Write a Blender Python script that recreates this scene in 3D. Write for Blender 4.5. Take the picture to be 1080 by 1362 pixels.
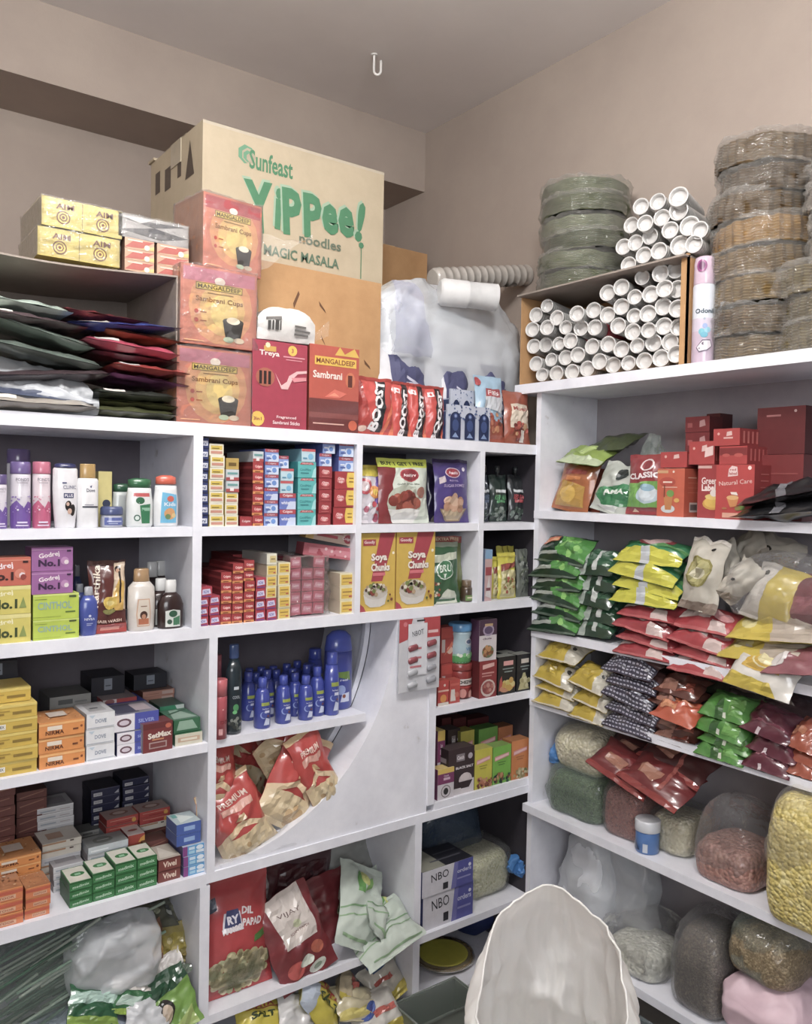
import bpy, math, random
from mathutils import Vector, noise
from mathutils.geometry import tessellate_polygon
C = bpy.context.scene.collection
for o in list(bpy.data.objects): bpy.data.objects.remove(o)
random.seed(7)
R_ = math.radians
# ---------------------------------------------------------------- camera (world: x along the far-left unit, y along the other unit, z up)
H_CAM = 1.55
AX = ((0.8033642936537136, 0.0016240518065775882, -0.5954856624117824),
      (-0.5951806044117474, 0.0343103931481891, -0.8028591688796259),
      (0.01912746230781173, 0.9994099055831627, 0.028530348892310993))
cam = bpy.data.cameras.new('camera'); co = bpy.data.objects.new('camera', cam); C.objects.link(co)
from mathutils import Matrix
m = Matrix(AX).to_4x4(); m.translation = (0, 0, H_CAM); co.matrix_world = m
cam.sensor_fit = 'VERTICAL'; cam.sensor_height = 36.0; cam.lens = 36.0 * 1100 / 1362; cam.clip_start = 0.05
bpy.context.scene.camera = co
# ---------------------------------------------------------------- world, lamps, exposure
sc = bpy.context.scene
sc.view_settings.view_transform = 'Standard'; sc.view_settings.look = 'None'
sc.view_settings.gamma = 1; sc.view_settings.exposure = 0.1
w = bpy.data.worlds.new('world'); sc.world = w; w.use_nodes = True
w.node_tree.nodes['Background'].inputs[0].default_value = (0.80, 0.88, 1.0, 1)
w.node_tree.nodes['Background'].inputs[1].default_value = .22
def area(name, loc, target, sx, sy, power, col):
    l = bpy.data.lights.new(name, 'AREA'); l.shape = 'RECTANGLE'; l.size = sx; l.size_y = sy; l.energy = power; l.color = col
    o = bpy.data.objects.new(name, l); C.objects.link(o); o.location = loc
    o.rotation_euler = (Vector(target) - Vector(loc)).to_track_quat('-Z', 'Y').to_euler(); return o
for k in range(3):   # the fluorescent tube under the ceiling, in three lengths
    l = bpy.data.lights.new('tube_light', 'POINT'); l.energy = 31; l.color = (1.0, .985, .965); l.shadow_soft_size = .09
    o = bpy.data.objects.new('tube_light', l); C.objects.link(o); o.location = (.10 + .38 * k, .95 - .12 * k, 2.76)
area('front_fill_light', (-0.9, -1.7, 2.1), (1.3, 1.7, 0.9), 1.6, 1.0, 44, (0.95, 0.97, 1.0))  # added fill lamp behind the camera, brightens the shelf fronts
# ---------------------------------------------------------------- materials
def lin(h):
    h = h.lstrip('#'); r = []
    for i in (0, 2, 4):
        c = int(h[i:i+2], 16) / 255; r.append(c / 12.92 if c <= .04045 else ((c + .055) / 1.055) ** 2.4)
    return (*r, 1.0)
MATS = {}
def nd(nt, t, **k):
    n = nt.nodes.new(t)
    for a, b in k.items():
        if a.startswith('i_'): n.inputs[int(a[2:]) if a[2:].isdigit() else a[2:]].default_value = b
        else: setattr(n, a, b)
    return n
def bump(nt, bs, scale, strength, dist=.002, detail=3, tex='ShaderNodeTexNoise', out=0):
    tc = nd(nt, 'ShaderNodeTexCoord'); n = nd(nt, tex); n.inputs['Scale'].default_value = scale
    if tex == 'ShaderNodeTexNoise': n.inputs['Detail'].default_value = detail
    b = nd(nt, 'ShaderNodeBump'); b.inputs['Strength'].default_value = strength; b.inputs['Distance'].default_value = dist
    nt.links.new(tc.outputs['Object'], n.inputs['Vector']); nt.links.new(n.outputs[out], b.inputs['Height']); nt.links.new(b.outputs[0], bs.inputs['Normal'])
    return n, tc
def mat_print(key, rough, bscale=0, bstr=0, coat=0, metal=0, trans=0):
    """printed card / film / plastic: its colour is the colour attribute of the mesh, broken up by a fine noise"""
    if key in MATS: return MATS[key]
    m = bpy.data.materials.new(key); m.use_nodes = True; nt = m.node_tree; bs = nt.nodes['Principled BSDF']
    at = nd(nt, 'ShaderNodeAttribute', attribute_name='Col')
    tc = nd(nt, 'ShaderNodeTexCoord'); n = nd(nt, 'ShaderNodeTexNoise'); n.inputs['Scale'].default_value = 45
    mp = nd(nt, 'ShaderNodeMapRange'); mp.inputs[3].default_value = .86; mp.inputs[4].default_value = 1.1
    mx = nd(nt, 'ShaderNodeMix', data_type='RGBA', blend_type='MULTIPLY'); mx.inputs[0].default_value = 1
    nt.links.new(tc.outputs['Object'], n.inputs['Vector']); nt.links.new(n.outputs[0], mp.inputs[0])
    nt.links.new(at.outputs['Color'], mx.inputs[6]); nt.links.new(mp.outputs[0], mx.inputs[7]); hs = nd(nt, 'ShaderNodeHueSaturation'); hs.inputs['Saturation'].default_value = .88; hs.inputs['Value'].default_value = .86
    nt.links.new(mx.outputs[2], hs.inputs['Color']); nt.links.new(hs.outputs[0], bs.inputs['Base Color'])
    bs.inputs['Roughness'].default_value = rough; bs.inputs['Metallic'].default_value = metal; bs.inputs['Coat Weight'].default_value = coat
    bs.inputs['Coat Roughness'].default_value = .08
    if bstr: bump(nt, bs, bscale, bstr)
    MATS[key] = m; return m
def mat_film(key, tint, clear, rough=.12, bscale=38, milky=.35):
    """thin crumpled plastic film"""
    if key in MATS: return MATS[key]
    m = bpy.data.materials.new(key); m.use_nodes = True; nt = m.node_tree; nt.nodes.remove(nt.nodes['Principled BSDF'])
    out = nt.nodes['Material Output']
    tr = nd(nt, 'ShaderNodeBsdfTransparent'); tr.inputs[0].default_value = (1, 1, 1, 1)
    df = nd(nt, 'ShaderNodeBsdfPrincipled'); df.inputs['Base Color'].default_value = lin(tint); df.inputs['Roughness'].default_value = .6
    gl = nd(nt, 'ShaderNodeBsdfGlossy'); gl.inputs['Roughness'].default_value = rough; gl.inputs['Color'].default_value = (.95, .95, .95, 1)
    bump(nt, gl, bscale, .8, .011, 2); b = [x for x in nt.nodes if x.type == 'BUMP'][0]
    fr = nd(nt, 'ShaderNodeFresnel'); fr.inputs['IOR'].default_value = 1.5; nt.links.new(b.outputs[0], fr.inputs['Normal'])
    lw = nd(nt, 'ShaderNodeLayerWeight'); lw.inputs['Blend'].default_value = .35
    mp = nd(nt, 'ShaderNodeMapRange'); mp.inputs[3].default_value = 1 - clear; mp.inputs[4].default_value = min(1, 1 - clear + milky)
    mg = nd(nt, 'ShaderNodeMath', operation='MULTIPLY'); mg.inputs[1].default_value = .5; mg.use_clamp = True
    m1 = nd(nt, 'ShaderNodeMixShader'); mx = nd(nt, 'ShaderNodeMixShader')
    nt.links.new(lw.outputs['Facing'], mp.inputs[0]); nt.links.new(mp.outputs[0], m1.inputs[0]); nt.links.new(tr.outputs[0], m1.inputs[1]); nt.links.new(df.outputs[0], m1.inputs[2])
    nt.links.new(fr.outputs[0], mg.inputs[0]); nt.links.new(mg.outputs[0], mx.inputs[0]); nt.links.new(m1.outputs[0], mx.inputs[1]); nt.links.new(gl.outputs[0], mx.inputs[2]); nt.links.new(mx.outputs[0], out.inputs[0])
    MATS[key] = m; return m
def mat_surface(key, c1, c2, scale, rough=.6, bstr=.1, bscale=60, dist=.002, stain=None, detail=6):
    if key in MATS: return MATS[key]
    m = bpy.data.materials.new(key); m.use_nodes = True; nt = m.node_tree; bs = nt.nodes['Principled BSDF']
    n, tc = bump(nt, bs, bscale, bstr, dist)
    n2 = nd(nt, 'ShaderNodeTexNoise'); n2.inputs['Scale'].default_value = scale; n2.inputs['Detail'].default_value = detail; n2.inputs['Roughness'].default_value = .65
    cr = nd(nt, 'ShaderNodeValToRGB'); cr.color_ramp.elements[0].position = .35; cr.color_ramp.elements[1].position = .65
    cr.color_ramp.elements[0].color = lin(c1); cr.color_ramp.elements[1].color = lin(c2)
    if stain: e = cr.color_ramp.elements.new(.27); e.color = lin(stain)
    nt.links.new(tc.outputs['Object'], n2.inputs['Vector']); nt.links.new(n2.outputs[0], cr.inputs[0]); nt.links.new(cr.outputs[0], bs.inputs['Base Color'])
    bs.inputs['Roughness'].default_value = rough; MATS[key] = m; return m
def mat_grain(key, c1, c2, c3, scale, dist=.004):
    """a heap of grains or pulses: one cell of the Voronoi pattern is one grain"""
    if key in MATS: return MATS[key]
    m = bpy.data.materials.new(key); m.use_nodes = True; nt = m.node_tree; bs = nt.nodes['Principled BSDF']
    v, tc = bump(nt, bs, scale, 1.0, dist, tex='ShaderNodeTexVoronoi')
    for l in list(nt.links):
        if l.to_socket.name == 'Height': nt.links.remove(l)
    inv = nd(nt, 'ShaderNodeMath', operation='SUBTRACT'); inv.inputs[0].default_value = 1
    b = [x for x in nt.nodes if x.type == 'BUMP'][0]
    nt.links.new(v.outputs['Distance'], inv.inputs[1]); nt.links.new(inv.outputs[0], b.inputs['Height'])
    sp = nd(nt, 'ShaderNodeSeparateColor'); cr = nd(nt, 'ShaderNodeValToRGB')
    cr.color_ramp.elements[0].color = lin(c1); cr.color_ramp.elements[1].color = lin(c3); e = cr.color_ramp.elements.new(.5); e.color = lin(c2)
    nt.links.new(v.outputs['Color'], sp.inputs[0]); nt.links.new(sp.outputs[0], cr.inputs[0])
    nt.links.new(cr.outputs[0], bs.inputs['Base Color']); bs.inputs['Roughness'].default_value = .4
    bs.inputs['Coat Weight'].default_value = .35; bs.inputs['Coat Roughness'].default_value = .15
    MATS[key] = m; return m
CARD = mat_print('printed_card', .5, coat=.12)
GLOSS = mat_print('glossy_plastic', .28, coat=.5)
POUCH = mat_print('laminated_pouch', .3, 26, .55, coat=.6)
WRAP = mat_print('shrink_wrapped_card', .35, 55, .6, coat=.9)
CLOTH = mat_print('matt_plastic', .6, 30, .4)
SHELF = mat_surface('white_shelf_laminate', 'd9dae2', 'e6e7ee', 9, .45, .05, 80, stain='b9b6b8')
BACKM = mat_surface('grey_back_board', '625c63', '6e686f', 6, .7, .1, 60); DARKM = mat_surface('dark_side_board', '2e2b32', '38343b', 6, .7, .1, 60); BACKR = mat_surface('shade_toned_back_board', '98949a', 'a4a0a4', 6, .7, .1, 60)  # BACKR: the side unit's back board, shelf shadow put into its colour
WALL = mat_surface('beige_wall_paint', '9e9188', 'a6998f', 3, .85, .12, 120)
CEIL = mat_surface('ceiling_paint', 'dcd6d4', 'e2dcda', 2, .85, .1, 90)
FLOORM = mat_surface('floor_tiles', '8f8a84', '9c968f', 6, .4, .02)
BROWN = mat_surface('corrugated_card', 'a9835c', 'b58f66', 12, .8, .15, 200)
KRAFT = mat_surface('pale_carton_card', 'b5a78f', 'bdaf97', 12, .8, .15, 200)
GREYCARD = mat_surface('grey_carton_card', '8a8078', '978c83', 10, .85, .1, 150)
# ---------------------------------------------------------------- text glyphs as flat polygons
TXT = {}
def text_polys(s, bold):
    k = (s, bold)
    if k in TXT: return TXT[k]
    cu = bpy.data.curves.new('glyphs', 'FONT'); cu.body = s; cu.resolution_u = 2; cu.offset = .022 * bold
    ob = bpy.data.objects.new('glyphs', cu); me = bpy.data.meshes.new_from_object(ob)
    vs = [(v.co.x, v.co.y) for v in me.vertices]; me.calc_loop_triangles(); fs = [tuple(t.vertices) for t in me.loop_triangles]
    x0 = min(v[0] for v in vs); x1 = max(v[0] for v in vs); y0 = min(v[1] for v in vs); y1 = max(v[1] for v in vs)
    vs = [((a - x0) / (x1 - x0) - .5, (b - y0) / (y1 - y0) - .5) for a, b in vs]
    bpy.data.objects.remove(ob); bpy.data.curves.remove(cu); bpy.data.meshes.remove(me)
    TXT[k] = (vs, fs); return TXT[k]
def clip(poly, ax, val, keep):
    out = []
    for i, a in enumerate(poly):
        b = poly[i - 1]; da = (a[ax] - val) * keep; db = (b[ax] - val) * keep
        if (da >= 0) != (db >= 0):
            t = db / (db - da); out.append((b[0] + (a[0] - b[0]) * t, b[1] + (a[1] - b[1]) * t))
        if da >= 0: out.append(a)
    return out
def area2(p): return abs(sum(p[i-1][0] * p[i][1] - p[i][0] * p[i-1][1] for i in range(len(p))))
def dice(poly, nu, nv):
    res = [poly]
    for ax, n in ((0, nu), (1, nv)):
        if not n: continue
        nxt = []
        for p in res:
            lo = min(q[ax] for q in p); hi = max(q[ax] for q in p); a = int(math.floor(lo * n + 1e-6)); b = int(math.ceil(hi * n - 1e-6))
            if b - a <= 1: nxt.append(p); continue
            for i in range(a, b):
                q = clip(clip(p, ax, i / n, 1), ax, (i + 1) / n, -1)
                if len(q) > 2 and area2(q) > 1e-9: nxt.append(q)
        res = nxt
    return res
def cutdiag(polys, nu, nv):
    out = []
    for p in polys:
        cu = math.floor(sum(q[0] for q in p) / len(p) * nu); cv = math.floor(sum(q[1] for q in p) / len(p) * nv)
        g = [(q[0] * nu - cu, q[1] * nv - cv) for q in p]; h = [(a, b - a) for a, b in g]
        for k in (1, -1):
            c = clip(h, 1, 0, k)
            if len(c) > 2 and area2(c) > 1e-6: out.append([((a + cu) / nu, (b + a + cv) / nv) for a, b in c])
    return out
class B:
    """collects faces with a colour and a material slot, and links them as ONE mesh"""
    def __init__(s): s.v = []; s.f = []; s.c = []; s.m = []; s.s = []
    def face(s, pts, col, m=0, sm=False):
        i = len(s.v); s.v += [tuple(p) for p in pts]; s.f.append(tuple(range(i, i + len(pts)))); s.c.append(col if len(col) == 4 else lin(col)); s.m.append(m); s.s.append(sm)
    def box(s, x0, x1, y0, y1, z0, z1, col, m=0, cols=None):
        """cols: front, back, left, right, top, bottom"""
        c = cols or [col] * 6; i = len(s.v)
        s.v += [(x0, y0, z0), (x1, y0, z0), (x1, y1, z0), (x0, y1, z0), (x0, y0, z1), (x1, y0, z1), (x1, y1, z1), (x0, y1, z1)]
        for f, k in (((0, 1, 5, 4), 0), ((2, 3, 7, 6), 1), ((3, 0, 4, 7), 2), ((1, 2, 6, 5), 3), ((4, 5, 6, 7), 4), ((3, 2, 1, 0), 5)):
            s.f.append(tuple(i + j for j in f)); s.c.append(lin(c[k])); s.m.append(m); s.s.append(False)
    def grid(s, fn, nu, nv, col, m=0, sm=True, closeu=False):
        i = len(s.v); nn = nu if closeu else nu + 1
        for b in range(nv + 1):
            for a in range(nn): s.v.append(tuple(fn(a / nu, b / nv)))
        for b in range(nv):
            for a in range(nu):
                a2 = (a + 1) % nn; s.f.append((i + b * nn + a, i + b * nn + a2, i + (b + 1) * nn + a2, i + (b + 1) * nn + a))
                cc = col((a + .5) / nu, (b + .5) / nv) if callable(col) else col
                s.c.append(lin(cc)); s.m.append(m); s.s.append(sm)
    def split(s, n):
        """cuts the last n four-sided faces along their first diagonal"""
        k = len(s.f) - n; F, Cc, M, S = s.f[k:], s.c[k:], s.m[k:], s.s[k:]; del s.f[k:], s.c[k:], s.m[k:], s.s[k:]
        for f, c, m, g in zip(F, Cc, M, S):
            for t in ((f[0], f[1], f[2]), (f[0], f[2], f[3])): s.f.append(t); s.c.append(c); s.m.append(m); s.s.append(g)
    def lathe(s, prof, col, n=20, sx=1, sy=1, m=0, caps=True, off=(0, 0, 0), sm=True):
        """prof: (r, z) or (r, z, colour of the band above)"""
        i = len(s.v); cc = col
        for p in prof:
            for k in range(n):
                a = 2 * math.pi * k / n; s.v.append((off[0] + p[0] * math.cos(a) * sx, off[1] + p[0] * math.sin(a) * sy, off[2] + p[1]))
        for j in range(len(prof) - 1):
            if len(prof[j]) > 2: cc = prof[j][2]
            for k in range(n):
                k2 = (k + 1) % n; s.f.append((i + j * n + k, i + j * n + k2, i + (j + 1) * n + k2, i + (j + 1) * n + k)); s.c.append(lin(cc)); s.m.append(m); s.s.append(sm)
        if caps:
            s.f.append(tuple(i + k for k in reversed(range(n)))); s.c.append(lin(col)); s.m.append(m); s.s.append(False)
            j = len(prof) - 1; s.f.append(tuple(i + j * n + k for k in range(n))); s.c.append(lin(cc)); s.m.append(m); s.s.append(False)
    def tube(s, pts, r, col, n=8, m=0):
        pts = [Vector(p) for p in pts]; i = len(s.v)
        for k, p in enumerate(pts):
            d = (pts[min(k + 1, len(pts) - 1)] - pts[max(k - 1, 0)]).normalized(); u = d.orthogonal().normalized(); w_ = d.cross(u)
            if k and (u.dot(lu) < 0.3): u = (lu - d * lu.dot(d)).normalized(); w_ = d.cross(u)
            lu = u
            rr = r[k] if isinstance(r, (list, tuple)) else r
            for a in range(n): t = 2 * math.pi * a / n; s.v.append(tuple(p + u * (rr * math.cos(t)) + w_ * (rr * math.sin(t))))
        for k in range(len(pts) - 1):
            for a in range(n):
                b = (a + 1) % n; s.f.append((i + k * n + a, i + k * n + b, i + (k + 1) * n + b, i + (k + 1) * n + a)); s.c.append(lin(col)); s.m.append(m); s.s.append(True)
        for k in (0, len(pts) - 1): s.f.append(tuple(i + k * n + a for a in range(n))); s.c.append(lin(col)); s.m.append(m); s.s.append(False)
    def art(s, items, mp, W, Hh, nu=0, nv=0, o0=.0005, m=0, do=.00009, diag=False):
        """flat printing laid over a surface: mp(u, v, lift) gives the point, W x Hh its size in metres"""
        k = 0
        for it in items:
            t = it[0]; k += 1; o = o0 + do * min(k, 45); polys = []
            if t == 'r': _, a, b, c, d, col = it; polys = [[(a, b), (c, b), (c, d), (a, d)]]
            elif t == 'c':
                col = it[4]; rr = it[5] if len(it) > 5 else 1; n = 14 if it[3] > .06 else 7
                polys = [[(it[1] + it[3] * math.cos(6.2832 * q / n), it[2] + it[3] * rr * math.sin(6.2832 * q / n) * W / Hh) for q in range(n)]]
            elif t == 'p':
                col = it[2]; p = it[1]
                polys = [[p[q] for q in tri] for tri in tessellate_polygon([[Vector((x, y, 0)) for x, y in p]])]
            elif t == 't':
                _, st, u, v, ww, hh, col = it[:7]; rot = R_(it[7]) if len(it) > 7 else 0; bold = it[8] if len(it) > 8 else 1
                vs, fs = text_polys(st, bold); cr, sr = math.cos(rot), math.sin(rot); q = []
                for a, b in vs:
                    X = a * ww * W; Y = b * hh * Hh; q.append((u + (X * cr - Y * sr) / W, v + (X * sr + Y * cr) / Hh))
                polys = [[q[j] for j in f] for f in fs]
            cl = lin(col)
            for p in polys:
                p = [(min(max(a, 0), 1), min(max(b, 0), 1)) for a, b in p]
                for d in (cutdiag(dice(p, nu, nv), nu, nv) if diag else dice(p, nu, nv) if nu or nv else [p]):
                    s.face([mp(a, b, o) for a, b in d], cl, m)
    def mesh(s, name, mats):
        me = bpy.data.meshes.new(name); me.from_pydata(s.v, [], s.f)
        for mt in mats: me.materials.append(mt)
        me.polygons.foreach_set('material_index', s.m); me.polygons.foreach_set('use_smooth', s.s)
        ca = me.color_attributes.new('Col', 'FLOAT_COLOR', 'CORNER'); buf = []
        for f, c in zip(s.f, s.c): buf += list(c) * len(f)
        ca.data.foreach_set('color', buf); me.update(); return me
    def build(s, name, mats, parent=None, loc=(0, 0, 0), rot=(0, 0, 0)):
        return link(name, s.mesh(name, mats if isinstance(mats, (list, tuple)) else [mats]), parent, loc, rot)
def link(name, me, parent=None, loc=(0, 0, 0), rot=(0, 0, 0)):
    o = bpy.data.objects.new(name, me); C.objects.link(o); o.parent = parent; o.location = loc; o.rotation_euler = rot; return o
def tag(o, label, cat, group=None, kind=None):
    o['label'] = label; o['category'] = cat
    if group: o['group'] = group
    if kind: o['kind'] = kind
    return o
def struct(name, b, m):
    o = b.build(name, m) ; o['kind'] = 'structure'; return o
def copy_tree(root, loc, rot):
    r = root.copy(); C.objects.link(r); r.location = loc; r.rotation_euler = rot
    for ch in root.children:
        c = ch.copy(); C.objects.link(c); c.parent = r
        for g in ch.children: d = g.copy(); C.objects.link(d); d.parent = c
    return r
# ---------------------------------------------------------------- the two shelf units: s runs along the unit to the viewer's right, z up, set = depth behind the front edge
YF, XF = 1.853, 1.875
def ray(px, py):
    c = (px - 540, -(py - 681), -1100); return [sum(AX[i][j] * c[j] for j in range(3)) for i in range(3)]
class Unit:
    def __init__(s, ax): s.ax = ax; s.rz = 0 if ax == 1 else -math.pi / 2
    def at(s, px, py, st=0):
        d = ray(px, py); k = ((YF if s.ax == 1 else XF) + st) / d[s.ax]
        return (d[0] * k if s.ax == 1 else -d[1] * k), H_CAM + d[2] * k
    def w(s, S, st, z): return (S, YF + st, z) if s.ax == 1 else (XF + st, -S, z)
LU, RU = Unit(1), Unit(0)
ORD = ['lowest', 'second', 'third', 'fourth', 'fifth', 'sixth', 'seventh', 'eighth', 'ninth', 'tenth', 'eleventh', 'twelfth']
def nth(i, n): return 'top' if i == n - 1 and n > 1 else ORD[i]
# ================================================================ THE ROOM
ZC, ZB, YB, YW, XW = 3.05, 2.805, 2.81, 3.10, 2.15
b = B(); b.box(-1.8, XW + .2, -2.6, YW + .2, -.1, 0, '8f8a84'); struct('floor', b, FLOORM)
b = B(); b.box(-1.8, XW + .2, -2.6, YW + .2, ZC, ZC + .1, 'bbb3b0'); struct('ceiling', b, CEIL)
b = B(); b.box(XW, XW + .12, -2.6, YW + .2, 0, ZC, 'b5a89f'); struct('wall_right', b, WALL)
b = B(); b.box(-1.8, XW, YW, YW + .12, 0, ZC, 'b5a89f'); struct('wall_back', b, WALL)
b = B(); b.box(-1.8, XW, YB, YW, ZB, ZC, 'b5a89f'); struct('trim_beam', b, WALL)
b = B(); b.box(-1.92, -1.8, -2.6, YW + .2, 0, ZC, 'b5a89f'); struct('wall_left', b, WALL)
b = B(); b.box(-1.8, -.9, -2.72, -2.6, 0, ZC, 'b5a89f'); b.box(1.6, XW, -2.72, -2.6, 0, ZC, 'b5a89f'); b.box(-.9, 1.6, -2.72, -2.6, 2.6, ZC, 'b5a89f'); struct('wall_front', b, WALL)
# white hook in the ceiling
hk = B(); pts = [(0, 0, 0)] + [(0, 0, -.03)] + [(.012 - .012 * math.cos(a), 0, -.055 - .014 * math.sin(a)) for a in [k * math.pi / 8 for k in range(9)]] + [(.024, 0, -.03), (.024, 0, -.02)]
hk.tube(pts, .0045, 'efece8', 8); hk.lathe([(.012, -.004), (.012, 0)], 'efece8', 14)
tag(hk.build('ceiling_hook', GLOSS, loc=(1.62, 2.42, ZC), rot=(0, 0, R_(-35))), 'small white hook hanging from the grey ceiling', 'hook')
# ================================================================ SHELF UNITS (boards of the fixed joinery)
T = .022
def board(unit, name, s0, s1, z0, z1, d0, d1, label, cat='shelf', group=None):
    o = B(); hx = abs(s1 - s0) / 2; o.box(-hx, hx, 0, d1 - d0, 0, z1 - z0, 'dfe0e8')
    ob = o.build(name, SHELF, loc=unit.w((s0 + s1) / 2, d0, z0), rot=(0, 0, unit.rz))
    return tag(ob, label, cat, group)
DL, DR = .37, .272
SL = [1.694, 1.450, 1.212, .932, .615, .262]
X0 = .02
# one unit per thing: the shelving carcass is a thing whose boards are its parts
def carcass(name, label, unit, boards):
    root = bpy.data.objects.new(name, None); C.objects.link(root); tag(root, label, 'shelving')
    for nm, s0, s1, z0, z1, d0, d1 in boards:
        o = B(); o.box(-(s1 - s0) / 2, (s1 - s0) / 2, 0, d1 - d0, 0, z1 - z0, 'dfe0e8')
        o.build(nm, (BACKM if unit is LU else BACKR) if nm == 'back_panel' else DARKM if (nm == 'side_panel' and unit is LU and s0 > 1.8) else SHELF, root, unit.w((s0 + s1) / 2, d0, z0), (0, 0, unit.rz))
    return root
f = -.002
left = carcass('shelf_unit', 'white laminate shelf unit along the far wall with small cubbies and a curved niche', LU, [
    ('top_board', X0, 1.90, 1.694 - .03, 1.694, f, 1.24),
    ('shelf', X0, .752, 1.45 - T, 1.45, 0, DL), ('shelf', .775, 1.207, 1.45 - T, 1.45, 0, DL), ('shelf', 1.225, 1.645, 1.45 - T, 1.45, 0, DL), ('shelf', 1.664, 1.893, 1.45 - T, 1.45, 0, DL),
    ('shelf', X0, 1.893, 1.212 - .028, 1.212, f, DL),
    ('divider', .752, .775, 1.212, 1.664, f, DL), ('divider', 1.207, 1.225, 1.212, 1.664, f, DL), ('divider', 1.645, 1.664, 1.212, 1.664, f, DL), ('side_panel', 1.893, 1.915, 0, 1.664, f, DL),
    ('divider', .797, .818, .615, 1.184, f, DL), ('divider', 1.470, 1.495, .635, 1.184, f, DL),
    ('shelf', X0, .797, .932 - T, .932, 0, DL), ('shelf', X0, .797, .615 - .03, .615, f, DL), ('shelf', X0, .781, .25 - T, .25, 0, DL),
    ('shelf', .818, 1.265, .93 - T, .93, 0.02, DL), ('shelf', .797, 1.893, .615 - .025, .615 , f, DL),
    ('divider', .781, .806, 0, .585, f, DL), ('divider', 1.428, 1.452, 0, .59, f, DL),
    ('shelf', .806, 1.428, .262 - T, .262, 0, DL), ('shelf', 1.452, 1.893, .255 - T, .255, 0, DL),
    ('shelf', 1.495, 1.893, .915 - T, .915, 0, DL), ('shelf', 1.495, 1.893, .637 - T, .637, 0, DL),
    ('shelf', X0, 1.893, .03, .05, 0, DL), ('side_panel', X0 - .02, X0, 0, 1.664, f, DL),
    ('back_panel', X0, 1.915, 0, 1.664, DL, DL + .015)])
# curved niche: a front panel with a quarter-round cut and a curved wall behind it
CXn, CZn, RX, RZ = .818, 1.19, .535, .565
def arc(t, r=1.0): a = t * math.pi / 2; return (CXn + RX * r * math.cos(a), CZn - RZ * r * math.sin(a))
o = B(); N = 28
for k in range(N):
    a, c = arc(k / N), arc((k + 1) / N)
    def edge(t): return (1.470, 1.184 - (1.184 - .615) * min(1, t / .5)) if t <= .5 else (1.470 - (1.470 - .818) * (t - .5) / .5, .615)
    e0, e1 = edge(k / N), edge((k + 1) / N)
    for y, fl in ((YF + .003, 0), (YF + .018, 1)):
        p = [(a[0], y, a[1]), (c[0], y, c[1]), (e1[0], y, e1[1]), (e0[0], y, e0[1])]
        o.face(p if fl else p[::-1], 'dfe0e8')
    o.face([(a[0], YF + .003, a[1]), (a[0], YF + .018, a[1]), (c[0], YF + .018, c[1]), (c[0], YF + .003, c[1])], 'dfe0e8')
o.build('curved_panel', SHELF, left)
o = B()
for r, y0, y1 in ((1.0, YF + .018, YF + .13), (.965, YF + .13, YF + .145), (.985, YF + .145, YF + DL)):
    for k in range(N):
        a, c = arc(k / N, r), arc((k + 1) / N, r); a2, c2 = arc(k / N, r + .03), arc((k + 1) / N, r + .03)
        o.face([(a[0], y0, a[1]), (a[0], y1, a[1]), (c[0], y1, c[1]), (c[0], y0, c[1])], 'dfe0e8', 0, True)
        o.face([(a[0], y0, a[1]), (c[0], y0, c[1]), (c2[0], y0, c2[1]), (a2[0], y0, a2[1])], 'dfe0e8')
o.build('curved_wall', SHELF, left)
ZR = [1.886, 1.488, 1.115, .895, .561, .195]
sR0, sR1 = -1.852, -.30
rb = [('top_board', -1.93, sR1, ZR[0] - .03, ZR[0], -.02, DR)]
for z in ZR[1:]: rb.append(('shelf', sR0 + .0, sR1, z - .024, z, 0 if z > .6 else -.02, DR))
rb += [('side_panel', sR0 - .002, sR0 + .018, 0, ZR[0] - .03, 0.004, DR), ('back_panel', sR0, sR1, 0, ZR[0] - .03, DR - .006, DR), ('side_panel', sR1, sR1 + .02, 0, ZR[0], 0, DR)]
carcass('shelf_unit', 'white laminate shelf unit along the side wall holding packets and grain bags', RU, rb)
# ================================================================ MAKERS
def facemaps(w, d, h):
    x0, x1 = -w / 2, w / 2
    return {'front': (lambda u, v, o: (x0 + u * w, -o, v * h), w, h), 'right': (lambda u, v, o: (x1 + o, u * d, v * h), d, h),
            'left': (lambda u, v, o: (x0 - o, d - u * d, v * h), d, h), 'top': (lambda u, v, o: (x0 + u * w, v * d, h + o), w, d)}
CACHE = {}
def box_mesh(key, name, w, d, h, cols, arts, mat):
    k = (key, round(w, 4), round(d, 4), round(h, 4))
    if k not in CACHE:
        b = B(); b.box(-w / 2, w / 2, 0, d, 0, h, cols[0], 0, cols if len(cols) == 6 else None)
        fm = facemaps(w, d, h)
        for fc, items in arts.items(): b.art(items, fm[fc][0], fm[fc][1], fm[fc][2])
        CACHE[k] = b.mesh(name, [mat])
    return CACHE[k]
# a style: (colours front/back/left/right/top/bottom, {face: printing}, material)
def sty(front, side=None, top=None, art=(), sart=(), tart=(), mat=None):
    side = side or front; top = top or front; a = {}
    if art: a['front'] = list(art)
    if sart: a['left'] = list(sart); a['right'] = list(sart)
    if tart: a['top'] = list(tart)
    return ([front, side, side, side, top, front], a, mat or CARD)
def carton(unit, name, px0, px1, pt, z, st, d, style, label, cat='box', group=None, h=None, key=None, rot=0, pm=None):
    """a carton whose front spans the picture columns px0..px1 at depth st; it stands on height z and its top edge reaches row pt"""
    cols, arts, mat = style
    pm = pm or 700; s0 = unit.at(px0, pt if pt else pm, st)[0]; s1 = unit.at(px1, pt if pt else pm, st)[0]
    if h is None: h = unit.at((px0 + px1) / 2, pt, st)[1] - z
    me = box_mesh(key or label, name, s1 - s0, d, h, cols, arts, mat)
    return tag(link(name, me, None, unit.w((s0 + s1) / 2, st, z), (0, 0, unit.rz + R_(rot))), label, cat, group)
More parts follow.
